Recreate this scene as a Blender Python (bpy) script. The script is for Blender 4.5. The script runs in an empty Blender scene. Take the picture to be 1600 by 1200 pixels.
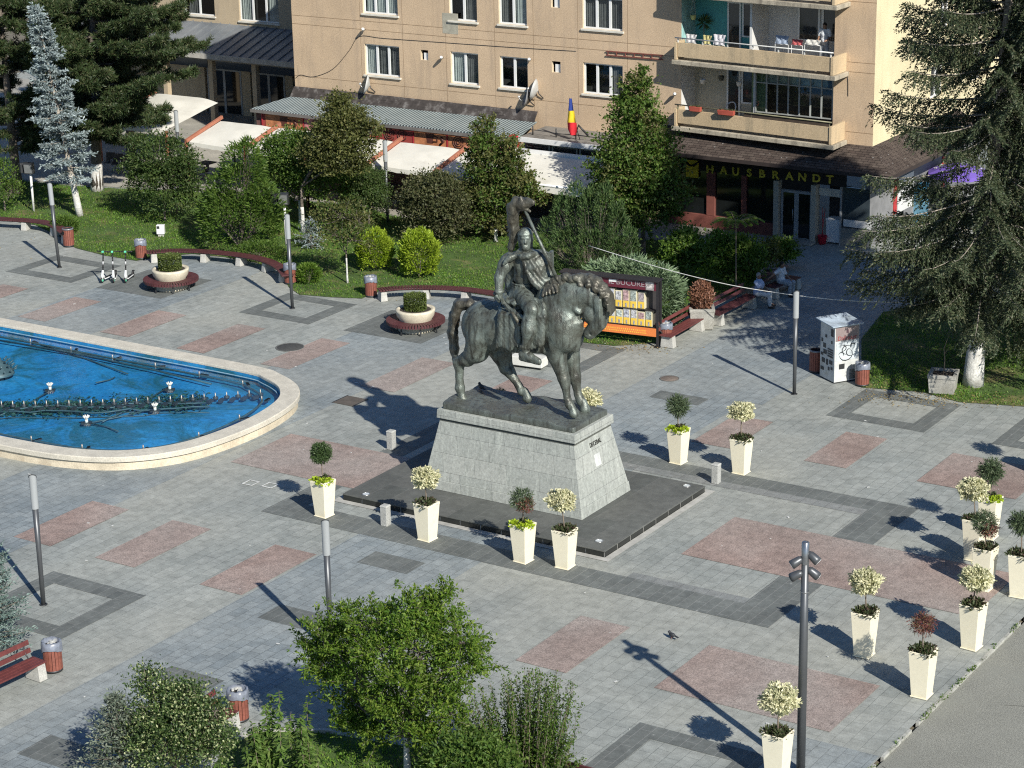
import bpy, math, random
import numpy as np
from mathutils import Vector, Matrix

random.seed(7)
C = bpy.context.scene.collection
PI = math.pi
SC = bpy.context.scene

# ------------------------------------------------------------------ camera
F_PX = 3540.4577
RX, RY, RZ = math.radians(18.00789896), math.radians(-1.19753545), math.radians(-33.06492078)
def _rot():
    cx, sx, cy, sy, cz, sz = math.cos(RX), math.sin(RX), math.cos(RY), math.sin(RY), math.cos(RZ), math.sin(RZ)
    Rz = np.array([[cz, -sz, 0], [sz, cz, 0], [0, 0, 1]])
    base = np.array([[1, 0, 0], [0, 0, -1], [0, 1, 0.]])
    Rp = np.array([[1, 0, 0], [0, cx, -sx], [0, sx, cx]])
    Rr = np.array([[cy, -sy, 0], [sy, cy, 0], [0, 0, 1]])
    return Rr @ Rp @ base @ Rz
RM = _rot()
CAM = np.array([29.62605639, -50.02548298, 24.0])
def ray(x, y): return RM.T @ np.array([(x - 800) / F_PX, (y - 600) / F_PX, 1.])
def W(x, y, z=0.0):
    """measured point of the photograph at height z -> metres in the square"""
    d = ray(x, y); return CAM + d * ((z - CAM[2]) / d[2])
def onY(x, y, Y):
    d = ray(x, y); return CAM + d * ((Y - CAM[1]) / d[1])
def onX(x, y, X):
    d = ray(x, y); return CAM + d * ((X - CAM[0]) / d[0])
def HT(x, y, xt, yt):
    P = W(x, y); d = ray(xt, yt); b = P[:2] - CAM[:2]
    return CAM[2] + d[2] * (np.dot(b, d[:2]) / np.dot(d[:2], d[:2]))

# ------------------------------------------------------------------ tagging
def tag(o, label=None, cat=None, group=None, kind=None):
    if label: o['label'] = label
    if cat: o['category'] = cat
    if group: o['group'] = group
    if kind: o['kind'] = kind
    return o
def thing(name, label, cat, loc=(0, 0, 0), rz=0.0, group=None):
    o = bpy.data.objects.new(name, None); C.objects.link(o)
    o.empty_display_size = .2
    o.location = [float(v) for v in loc]; o.rotation_euler = (0, 0, rz)
    return tag(o, label, cat, group)
def copy_tree(o, parent=None):
    c = o.copy(); C.objects.link(c); c.parent = parent
    for ch in [k for k in o.children]: copy_tree(ch, c)
    return c
def root_loc(o):
    v = Vector((0, 0, 0))
    while o is not None:
        v += o.location; o = o.parent
    return v

# ------------------------------------------------------------------ mesh builder
class MB:
    def __init__(s): s.v = []; s.f = []; s.m = []; s.s = []
    def add(s, vs, fs, mat=0, smooth=False):
        n = len(s.v); s.v.extend([tuple(map(float, p)) for p in vs])
        for f in fs: s.f.append([i + n for i in f]); s.m.append(mat); s.s.append(smooth)
        return s
    def bx(s, x0, x1, y0, y1, z0, z1, mat=0):
        return s.add([(x0, y0, z0), (x1, y0, z0), (x1, y1, z0), (x0, y1, z0), (x0, y0, z1), (x1, y0, z1), (x1, y1, z1), (x0, y1, z1)],
                     [(0, 3, 2, 1), (4, 5, 6, 7), (0, 1, 5, 4), (1, 2, 6, 5), (2, 3, 7, 6), (3, 0, 4, 7)], mat)
    def box(s, c, d, rz=0.0, mat=0, M=None):
        x, y, z = d[0] / 2, d[1] / 2, d[2] / 2
        vs = [Vector(p) for p in [(-x, -y, -z), (x, -y, -z), (x, y, -z), (-x, y, -z), (-x, -y, z), (x, -y, z), (x, y, z), (-x, y, z)]]
        R = M if M is not None else Matrix.Rotation(rz, 3, 'Z')
        vs = [R @ p + Vector([float(q) for q in c]) for p in vs]
        return s.add(vs, [(0, 3, 2, 1), (4, 5, 6, 7), (0, 1, 5, 4), (1, 2, 6, 5), (2, 3, 7, 6), (3, 0, 4, 7)], mat)
    def beam(s, a, b, w, h, mat=0):
        a, b = Vector([float(q) for q in a]), Vector([float(q) for q in b]); d = (b - a)
        L = d.length; d.normalize()
        up = Vector((0, 0, 1)) if abs(d.z) < .95 else Vector((0, 1, 0))
        sd = d.cross(up).normalized(); u2 = sd.cross(d)
        R = Matrix((d, sd, u2)).transposed()
        return s.box((a + b) / 2, (L, w, h), M=R, mat=mat)
    def frustum(s, c, b, t, z0, z1, mat=0):
        x, y = c
        vs = [(x - b[0], y - b[1], z0), (x + b[0], y - b[1], z0), (x + b[0], y + b[1], z0), (x - b[0], y + b[1], z0),
              (x - t[0], y - t[1], z1), (x + t[0], y - t[1], z1), (x + t[0], y + t[1], z1), (x - t[0], y + t[1], z1)]
        return s.add(vs, [(0, 3, 2, 1), (4, 5, 6, 7), (0, 1, 5, 4), (1, 2, 6, 5), (2, 3, 7, 6), (3, 0, 4, 7)], mat)
    def quad(s, a, b, c, d, mat=0): return s.add([a, b, c, d], [(0, 1, 2, 3)], mat)
    def prism(s, poly, z0, z1, mat=0, bottom=True):
        n = len(poly)
        area = sum(poly[i][0] * poly[(i + 1) % n][1] - poly[(i + 1) % n][0] * poly[i][1] for i in range(n))
        if area < 0: poly = poly[::-1]
        vs = [(p[0], p[1], z0) for p in poly] + [(p[0], p[1], z1) for p in poly]
        fs = [tuple(range(n, 2 * n))]
        if bottom: fs.append(tuple(range(n - 1, -1, -1)))
        fs += [(i, (i + 1) % n, n + (i + 1) % n, n + i) for i in range(n)]
        return s.add(vs, fs, mat)
    def sheet(s, poly, z, mat=0):
        n = len(poly)
        area = sum(poly[i][0] * poly[(i + 1) % n][1] - poly[(i + 1) % n][0] * poly[i][1] for i in range(n))
        if area < 0: poly = poly[::-1]
        return s.add([(p[0], p[1], z) for p in poly], [tuple(range(n))], mat)
    def tube(s, pts, rad, n=8, mat=0, smooth=True, cap=True, squash=None):
        pts = [Vector([float(q) for q in p]) for p in pts]
        if not hasattr(rad, '__len__'): rad = [rad] * len(pts)
        vs = []; fs = []
        up = None
        for i, p in enumerate(pts):
            d = (pts[min(i + 1, len(pts) - 1)] - pts[max(i - 1, 0)])
            if d.length < 1e-9: d = Vector((0, 0, 1))
            d.normalize()
            if up is None:
                up = Vector((0, 0, 1)) if abs(d.z) < .9 else Vector((1, 0, 0))
            a = d.cross(up)
            if a.length < 1e-6: a = d.orthogonal()
            a.normalize(); b = a.cross(d).normalized(); up = b
            for k in range(n):
                t = 2 * PI * k / n
                vs.append(p + (a * math.cos(t) + b * math.sin(t)) * rad[i])
        for i in range(len(pts) - 1):
            for k in range(n):
                fs.append((i * n + k, i * n + (k + 1) % n, (i + 1) * n + (k + 1) % n, (i + 1) * n + k))
        if cap:
            fs.append(tuple(range(n - 1, -1, -1))); fs.append(tuple((len(pts) - 1) * n + k for k in range(n)))
        n0 = len(s.f)
        s.add(vs, fs, mat, smooth)
        if cap: s.s[-1] = False; s.s[-2] = False
        return s
    def lathe(s, prof, c=(0, 0, 0), n=24, mat=0, smooth=True, close=False):
        vs = []; fs = []
        for r, z in prof:
            for k in range(n):
                t = 2 * PI * k / n
                vs.append((c[0] + r * math.cos(t), c[1] + r * math.sin(t), c[2] + z))
        m = len(prof)
        for i in range(m - 1):
            for k in range(n):
                fs.append((i * n + k, i * n + (k + 1) % n, (i + 1) * n + (k + 1) % n, (i + 1) * n + k))
        if close:
            fs.append(tuple(range(n - 1, -1, -1))); fs.append(tuple((m - 1) * n + k for k in range(n)))
        return s.add(vs, fs, mat, smooth)
    def ball(s, c, r, n=10, m=6, mat=0):
        if not hasattr(r, '__len__'): r = (r, r, r)
        prof = []
        vs = []; fs = []
        for i in range(m + 1):
            a = -PI / 2 + PI * i / m
            for k in range(n):
                t = 2 * PI * k / n
                vs.append((c[0] + r[0] * math.cos(a) * math.cos(t), c[1] + r[1] * math.cos(a) * math.sin(t), c[2] + r[2] * math.sin(a)))
        for i in range(m):
            for k in range(n):
                fs.append((i * n + k, i * n + (k + 1) % n, (i + 1) * n + (k + 1) % n, (i + 1) * n + k))
        return s.add(vs, fs, mat, True)
    def build(s, name, mats, parent=None, world=False, bevel=0.0, label=None):
        me = bpy.data.meshes.new(name)
        vs = s.v
        if world and parent is not None:
            o = root_loc(parent); vs = [(p[0] - o.x, p[1] - o.y, p[2] - o.z) for p in vs]
        me.from_pydata(vs, [], s.f)
        if not isinstance(mats, (list, tuple)): mats = [mats]
        for m in mats: me.materials.append(m)
        me.polygons.foreach_set('material_index', s.m); me.polygons.foreach_set('use_smooth', s.s)
        me.validate(); me.update()
        o = bpy.data.objects.new(name, me); C.objects.link(o)
        if parent is not None: o.parent = parent
        if bevel:
            b = o.modifiers.new('bevel', 'BEVEL'); b.width = bevel; b.segments = 2; b.limit_method = 'ANGLE'; b.angle_limit = math.radians(40)
        if label: o['label'] = label
        return o

def np_mesh(name, V, Q, mat, parent=None, smooth=False, tris=False):
    me = bpy.data.meshes.new(name)
    V = np.asarray(V, dtype=np.float32); Q = np.asarray(Q, dtype=np.int32)
    k = Q.shape[1]
    me.vertices.add(len(V)); me.vertices.foreach_set('co', V.ravel())
    me.loops.add(Q.size); me.loops.foreach_set('vertex_index', Q.ravel())
    me.polygons.add(len(Q)); me.polygons.foreach_set('loop_start', np.arange(0, Q.size, k, dtype=np.int32))
    me.polygons.foreach_set('use_smooth', np.full(len(Q), smooth))
    me.update(calc_edges=True); me.validate()
    for m in (mat if isinstance(mat, (list, tuple)) else [mat]): me.materials.append(m)
    o = bpy.data.objects.new(name, me); C.objects.link(o)
    if parent is not None: o.parent = parent
    return o

def text(name, body, size, ext, m, parent, loc, rot, align='CENTER', sx=1.0, bold=0.0):
    cu = bpy.data.curves.new('lettering', 'FONT'); cu.body = body; cu.size = size; cu.extrude = ext; cu.offset = bold
    cu.align_x = align; cu.align_y = 'CENTER'; cu.resolution_u = 3
    tmp = bpy.data.objects.new('lettering', cu)
    me = bpy.data.meshes.new_from_object(tmp)
    bpy.data.objects.remove(tmp); bpy.data.curves.remove(cu)
    me.materials.clear(); me.materials.append(m)
    o = bpy.data.objects.new(name, me); C.objects.link(o)
    if parent is not None: o.parent = parent
    o.location = [float(v) for v in loc]; o.rotation_euler = rot; o.scale = (sx, 1, 1)
    return o

# ------------------------------------------------------------------ materials
_mats = {}
class NT:
    def __init__(s, name):
        s.m = bpy.data.materials.new(name); s.m.use_nodes = True
        s.t = s.m.node_tree; s.n = s.t.nodes; s.l = s.t.links
        s.b = s.n['Principled BSDF']; s.out = s.n['Material Output']
    def new(s, t, **kw):
        n = s.n.new(t)
        for k, v in kw.items(): setattr(n, k, v)
        return n
    def link(s, a, b): s.l.new(a, b)
    def pos(s, kind='Object'):
        return s.new('ShaderNodeTexCoord').outputs[kind]
    def mapping(s, vec, scale=(1, 1, 1), rot=(0, 0, 0), loc=(0, 0, 0)):
        n = s.new('ShaderNodeMapping'); s.link(vec, n.inputs['Vector'])
        n.inputs['Scale'].default_value = scale; n.inputs['Rotation'].default_value = rot; n.inputs['Location'].default_value = loc
        return n.outputs[0]
    def noise(s, vec, scale, detail=4, rough=.6, dist=0):
        n = s.new('ShaderNodeTexNoise'); s.link(vec, n.inputs['Vector'])
        n.inputs['Scale'].default_value = scale; n.inputs['Detail'].default_value = detail; n.inputs['Roughness'].default_value = rough
        n.inputs['Distortion'].default_value = dist
        return n.outputs['Fac']
    def ramp(s, fac, stops, interp='LINEAR'):
        n = s.new('ShaderNodeValToRGB'); s.link(fac, n.inputs[0]); cr = n.color_ramp; cr.interpolation = interp
        while len(cr.elements) < len(stops): cr.elements.new(.5)
        for e, (p, c) in zip(cr.elements, stops):
            e.position = p; e.color = (c, c, c, 1) if not hasattr(c, '__len__') else (*c, 1)
        return n.outputs['Color']
    def mix(s, fac, a, b, mode='MIX'):
        n = s.new('ShaderNodeMix', data_type='RGBA', blend_type=mode)
        for sock, v in ((n.inputs['Factor'], fac), (n.inputs[6], a), (n.inputs[7], b)):
            if isinstance(v, (int, float)): sock.default_value = v if sock.type == 'VALUE' else (v, v, v, 1)
            elif isinstance(v, (tuple, list)): sock.default_value = (*v, 1)
            else: s.link(v, sock)
        return n.outputs[2]
    def math(s, op, a, b=0.0):
        n = s.new('ShaderNodeMath', operation=op)
        for i, v in enumerate((a, b)):
            if isinstance(v, (int, float)): n.inputs[i].default_value = v
            else: s.link(v, n.inputs[i])
        return n.outputs[0]
    def bump(s, h, strength=.3, dist=.02):
        n = s.new('ShaderNodeBump'); n.inputs['Strength'].default_value = strength; n.inputs['Distance'].default_value = dist
        s.link(h, n.inputs['Height']); s.link(n.outputs[0], s.b.inputs['Normal'])
    def set(s, col=None, rough=None, metal=None, spec=None):
        for k, v in (('Base Color', col), ('Roughness', rough), ('Metallic', metal), ('Specular IOR Level', spec)):
            if v is None: continue
            if isinstance(v, (int, float)): s.b.inputs[k].default_value = v
            elif isinstance(v, (tuple, list)): s.b.inputs[k].default_value = (*v, 1)
            else: s.link(v, s.b.inputs[k])
        return s.m

def M(name, col, rough=.7, metal=0.0, var=.25, vs=3.0, grain=.15, gs=60.0, bump=.0, bs=40.0, spec=.4, stain=None, ss=1.2, streak=False):
    """plain procedural paint/stone: colour broken up by blotches, grain and optional stain"""
    if name in _mats: return _mats[name]
    t = NT(name); p = t.pos()
    a = t.noise(p, vs, 5, .6); g = t.noise(p, gs, 2, .5)
    c1 = tuple(min(1, q * (1 + var * .6)) for q in col); c0 = tuple(q * (1 - var) for q in col)
    c = t.ramp(a, [(.3, c0), (.7, c1)])
    c = t.mix(1.0, c, t.ramp(g, [(.3, 1 - grain), (.7, 1 + grain * .5)]), 'MULTIPLY')
    if stain:
        v = t.mapping(p, (3, 3, .35)) if streak else p
        sN = t.noise(v, ss, 6, .65)
        c = t.mix(t.ramp(sN, [(.52, 0.0), (.72, 1.0)]), c, stain)
    t.set(c, rough, metal, spec)
    if bump: t.bump(t.noise(p, bs, 4, .6), bump, .02)
    _mats[name] = t.m; return t.m

def LEAF(name, c0, c1, c2=None, tr=.28, rough=.5, stops=None):
    """leaf colour varies leaf by leaf (random per island) and in broad patches"""
    if name in _mats: return _mats[name]
    t = NT(name)
    g = t.new('ShaderNodeNewGeometry')
    stops_in = stops
    stops = [(0, c0), (1, c1)] if c2 is None else [(0, c0), (.6, c1), (1, c2)]
    col = t.ramp(g.outputs['Random Per Island'], st_) if (st_ := stops_in) else t.ramp(g.outputs['Random Per Island'], stops)
    n = t.noise(t.pos(), 1.3, 3, .6)
    col = t.mix(1.0, col, t.ramp(n, [(.3, .72), (.7, 1.25)]), 'MULTIPLY')
    t.set(col, rough, 0, .3)
    tl = t.new('ShaderNodeBsdfTranslucent'); t.link(t.mix(1.0, col, (1.0, 1.15, .55), 'MULTIPLY'), tl.inputs[0])
    mx = t.new('ShaderNodeMixShader'); mx.inputs[0].default_value = tr
    t.link(t.b.outputs[0], mx.inputs[1]); t.link(tl.outputs[0], mx.inputs[2]); t.link(mx.outputs[0], t.out.inputs[0])
    _mats[name] = t.m; return t.m

def PAVE(name, ca, cb, mortar, bw=.42, rh=.28, ms=.008, contrast=.35, tint=None, rot=PI / 2, spk=.3, bumps=.35, off=.5, warp=.06):
    t = NT(name); p = t.pos()
    w = t.noise(p, 2.0, 2, .5)
    nz = t.new('ShaderNodeTexNoise'); t.link(p, nz.inputs['Vector']); nz.inputs['Scale'].default_value = 1.7; nz.inputs['Detail'].default_value = 3
    va = t.new('ShaderNodeVectorMath', operation='MULTIPLY_ADD'); t.link(nz.outputs['Color'], va.inputs[0]); va.inputs[1].default_value = (warp, warp, 0); t.link(p, va.inputs[2])
    pv = t.mapping(va.outputs[0], (1, 1, 1), (0, 0, rot))
    b = t.new('ShaderNodeTexBrick'); t.link(pv, b.inputs['Vector'])
    b.inputs['Scale'].default_value = 1; b.inputs['Brick Width'].default_value = bw; b.inputs['Row Height'].default_value = rh
    b.inputs['Mortar Size'].default_value = ms; b.inputs['Mortar Smooth'].default_value = .3; b.inputs['Bias'].default_value = 0
    b.inputs['Color1'].default_value = (*ca, 1); b.inputs['Color2'].default_value = (*cb, 1); b.inputs['Mortar'].default_value = (*mortar, 1)
    b.offset = off
    c = b.outputs['Color']
    big = t.noise(p, .33, 5, .62)
    c = t.mix(1.0, c, t.ramp(big, [(.28, 1 - contrast), (.72, 1 + contrast * .45)]), 'MULTIPLY')
    if tint: c = t.mix(t.ramp(t.noise(p, .17, 3, .5), [(.42, 0.), (.62, .55)]), c, tint)
    mid = t.noise(p, 3.2, 6, .72)
    c = t.mix(1.0, c, t.ramp(mid, [(.3, .74), (.7, 1.18)]), 'MULTIPLY')
    fine = t.noise(p, 38, 3, .7)
    c = t.mix(1.0, c, t.ramp(fine, [(.3, 1 - spk), (.7, 1 + spk * .6)]), 'MULTIPLY')
    # old spots of gum and droppings
    vo = t.new('ShaderNodeTexVoronoi'); t.link(p, vo.inputs['Vector']); vo.inputs['Scale'].default_value = 1.1
    spot = t.ramp(vo.outputs['Distance'], [(.02, 1.), (.045, 0.)])
    c = t.mix(t.math('MULTIPLY', spot, .5), c, (.5, .5, .47))
    t.set(c, .75, 0, .35)
    h = t.math('ADD', t.math('MULTIPLY', t.math('SUBTRACT', 1.0, b.outputs['Fac']), 1.0), t.math('MULTIPLY', mid, .9))
    t.bump(h, bumps, .02)
    return t.m
EXPOSURE = 0.46
DENOISE = False
# ------------------------------------------------------------------ camera, world, sun
cam_d = bpy.data.cameras.new('camera'); cam = bpy.data.objects.new('camera', cam_d); C.objects.link(cam)
cam_d.sensor_width = 36; cam_d.lens = F_PX / 1600 * 36; cam_d.clip_start = 1; cam_d.clip_end = 2000
m4 = Matrix.Identity(4)
for i in range(3):
    m4[i][0] = RM[0][i]; m4[i][1] = -RM[1][i]; m4[i][2] = -RM[2][i]; m4[i][3] = CAM[i]
cam.matrix_world = m4
SC.camera = cam
SUN_EL = math.radians(34.5)
SUN_DIR = Vector((.86 * math.cos(SUN_EL), -.51 * math.cos(SUN_EL), math.sin(SUN_EL))).normalized()
wd = bpy.data.worlds.new('World'); SC.world = wd; wd.use_nodes = True
bg = wd.node_tree.nodes['Background']; sk = wd.node_tree.nodes.new('ShaderNodeTexSky')
sk.sky_type = 'NISHITA'; sk.sun_disc = False; sk.sun_elevation = SUN_EL; sk.sun_rotation = math.atan2(.86, -.51)
sk.air_density = 1.0; sk.dust_density = 0.2; sk.ozone_density = 7.0
wd.node_tree.links.new(sk.outputs[0], bg.inputs[0]); bg.inputs[1].default_value = .078
sd = bpy.data.lights.new('sun', 'SUN'); sd.energy = 5.0; sd.angle = math.radians(.55); sd.color = (1.0, .962, .885)
so = bpy.data.objects.new('sun', sd); C.objects.link(so); so.rotation_euler = (-SUN_DIR).to_track_quat('-Z', 'Y').to_euler()
SC.view_settings.view_transform = 'Standard'; SC.view_settings.look = 'None'; SC.view_settings.exposure = EXPOSURE; SC.view_settings.gamma = 1
SC.cycles.max_bounces = 6; SC.cycles.transparent_max_bounces = 12
SC.cycles.sample_clamp_indirect = 4.0; SC.cycles.use_denoising = DENOISE; SC.cycles.filter_width = 1.15

# ------------------------------------------------------------------ ground and paving
def struct(name, mb, mat, bevel=0):
    return tag(mb.build(name, mat, bevel=bevel), kind='structure')
pv_pale = PAVE('paving_pale', (.275, .292, .27), (.33, .345, .318), (.175, .187, .175), .54, .36, .009, .22, (.345, .34, .29))
pv_blue = PAVE('paving_blue', (.225, .257, .265), (.285, .315, .315), (.13, .145, .15), .50, .33, .010, .28, (.30, .31, .285))
pv_red = PAVE('paving_red', (.325, .24, .205), (.365, .275, .235), (.265, .20, .175), .60, .36, .008, .3, (.33, .31, .28), spk=.6, bumps=.2)
pv_dark = PAVE('paving_dark', (.128, .138, .130), (.155, .165, .153), (.25, .25, .235), .9, .30, .007, .25, None, spk=.2, bumps=.15, warp=.01)
pv_mid = PAVE('paving_mid', (.21, .22, .21), (.25, .255, .24), (.15, .15, .15), .9, .4, .008, .2)
conc = M('terrace_concrete', (.36, .34, .29), .85, var=.3, vs=.6, grain=.3, gs=30, bump=.1)
asph = M('asphalt', (.265, .262, .222), .85, var=.14, vs=.35, grain=.6, gs=45, bump=.4, bs=60, stain=(.22, .222, .19), ss=.5)
dirt = M('ground_earth', (.16, .14, .10), .95, var=.3)

struct('ground', MB().sheet([(-900, -900), (900, -900), (900, 1100), (-900, 1100)], -.16), dirt)
struct('pavement', MB().sheet([(-70, -40), (11.345, -40), (11.345, 60), (-70, 60)], 0), pv_pale)
struct('road', MB().sheet([(11.42, -60), (40, -60), (40, 9.5), (11.42, 9.5)], -.07), asph)
struct('side_street', MB().sheet([(11.42, 9.5), (60, 9.5), (60, 90), (11.42, 90)], -.066), pv_mid)
kerb_m = M('kerb_stone', (.40, .395, .35), .8, var=.4, vs=2, grain=.3, stain=(.14, .145, .10), ss=2.2)
kb = MB(); y = -40.0
while y < 9.3:
    L = 1.0; j = random.uniform(-.008, .008)
    kb.bx(11.345 + j, 11.42 + j, y, y + L * random.choice((1, 1, .6)) - .012, -.16, .008 + random.uniform(-.006, .006)); y += L
struct('kerb', kb, kerb_m)

def rects(name, lst, z, mat):
    b = MB()
    for x0, x1, y0, y1 in lst: b.sheet([(x0, y0), (x1, y0), (x1, y1), (x0, y1)], z)
    return struct(name, b, mat)
rects('pavement_blue_strips', [(-7.0, -2.8, -40, 34), (-19.2, -14.7, -40, 22), (-31.9, -27.6, -40, 20), (9.0, 11.30, -16, -7), (-2.8, -2.2, 14, 34)], .004, pv_blue)
def ring(x0, x1, y0, y1, w):
    return [(x0, x1, y0, y0 + w), (x0, x1, y1 - w, y1), (x0, x0 + w, y0 + w, y1 - w), (x1 - w, x1, y0 + w, y1 - w)]
dk = []
for a in ((-12.7, -9.32, -11.7, -8.42), (-36.95, -33.3, 14.25, 17.25), (-24.6, -21.23, 14.2, 17.26), (-12.6, -9.23, 14.1, 17.22),
          (.07, 3.5, 14.06, 17.2), (5.74, 9.15, 14.1, 17.2), (5.82, 9.2, -11.6, -8.26), (-49.3, -45.9, 14.25, 17.25)): dk += ring(*a, .62)
dk += [(-10.57, 6.0, -1.95, -.86), (4.75, 6.0, -.86, 7.75), (-10.57, 4.75, 6.95, 7.75), (-10.57, -9.7, -.86, 6.95)]
dk += [(-5.8, -4.1, -3.7, -2.78), (-5.8, -4.1, -8.04, -7.05), (-5.8, -4.1, -12.4, -11.45), (-5.75, -4.1, -16.9, -15.8), (-5.87, -4.02, 12.9, 13.7)]
dk += [(-31.9, -28.5, 14.2, 17.3), (-19.6, -16.1, 14.2, 17.3)]
rects('pavement_dark_bands', dk, .008, pv_dark)
rects('pavement_mid_border', [(-9.7, 4.75, 6.5, 6.95), (1.2, 4.75, -.86, -.5)], .008, pv_mid)
rects('pavement_red_panels', [(-15.5, -14.05, -7.1, -3.8), (-12.37, -10.92, -7.1, -3.8), (-8.57, -7.1, -7.1, -3.8), (1.45, 2.93, -6.86, -3.7),
      (5.19, 9.84, -6.48, -3.64), (-14.08, -9.27, .92, 3.97), (1.69, 10.2, 1.29, 4.53), (1.34, 2.75, 9.8, 12.9), (5.04, 8.14, 9.84, 12.7),
      (-2.5, -1.1, 9.66, 12.6), (-35.6, -34.2, 9.6, 12.75), (-31.7, -30.3, 9.6, 12.75), (-27.5, -26.1, 9.6, 12.9), (-23.6, -22.3, 9.4, 12.95),
      (-19.7, -18.4, 9.4, 13.0), (-15.1, -13.66, 9.1, 12.85), (-11.0, -9.6, 9.5, 12.8)], .012, pv_red)
rects('monument_kerb_strip', [(-9.25, .22, -.22, 0.0), (0.0, .22, 0.0, 6.1), (-9.25, 0.0, 5.9, 6.1), (-9.25, -9.03, 0.0, 5.9)], .016, M('light_joint', (.42, .41, .37), .8))

def pxs(lst, z=0): return [tuple(W(x, y, z)[:2]) for x, y in lst]
lawn_m = M('lawn_soil', (.065, .115, .022), .95, var=.35, vs=.8, grain=.5, gs=35, bump=.5, bs=30, stain=(.20, .16, .07), ss=.7)
LAWN_A = pxs([(-90, 334), (0, 343), (55, 352), (103, 374), (118, 388), (165, 400), (213, 408), (238, 403), (300, 397), (350, 402), (400, 411), (437, 424),
              (452, 450), (468, 461), (520, 465), (566, 467), (585, 458), (640, 450), (700, 453), (770, 464), (850, 500), (905, 535), (960, 541), (1030, 536),
              (1040, 508), (1075, 490), (1120, 470), (1175, 448), (1206, 432), (1190, 402), (1150, 384), (1060, 378), (960, 372), (800, 362), (690, 350), (612, 338),
              (560, 322), (430, 312), (300, 300), (200, 296), (100, 290), (-90, 270)])
LAWN_B = pxs([(1346, 606), (1440, 613), (1500, 629), (1560, 633), (1660, 640), (1760, 560), (1700, 470), (1500, 470), (1380, 488), (1346, 530)])
LAWN_C = pxs([(280, 1280), (362, 1156), (400, 1142), (520, 1148), (640, 1168), (868, 1200), (960, 1290)])
lb = MB()
for p in (LAWN_A, LAWN_B, LAWN_C): lb.sheet(p, .02)
struct('lawn', lb, lawn_m)
struct('terrace', MB().sheet(pxs([(-90, 268), (100, 288), (200, 294), (300, 298), (430, 310), (560, 320), (612, 336), (690, 348), (800, 360), (960, 370), (1060, 376), (1150, 382), (1215, 388)]) +
       [(-7.0, 37), (-60, 50), (-75, 45)], .016), conc)

rg_ = np.random.RandomState(4); b = MB()
for (xa, ya, xb, yb) in ((11.5, -7.3, 14.2, -8.4), (14.2, -8.4, 17.5, -8.1), (12.6, -3.0, 16.8, -1.2), (13.4, -8.2, 13.0, -11.5), (15.5, 1.5, 13.2, 6.0)):
    pts = []; k = 14
    for i in range(k + 1):
        u = i / k; pts.append((xa + (xb - xa) * u + rg_.normal() * .05, ya + (yb - ya) * u + rg_.normal() * .05))
    for (x0, y0), (x1, y1) in zip(pts, pts[1:]):
        d = Vector((x1 - x0, y1 - y0)).normalized() * .009; b.sheet([(x0 - d.y, y0 + d.x), (x0 + d.y, y0 - d.x), (x1 + d.y, y1 - d.x), (x1 - d.y, y1 + d.x)], -.0655)
struct('road_cracks', b, M('crack_dark', (.09, .09, .078), .95))
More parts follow.
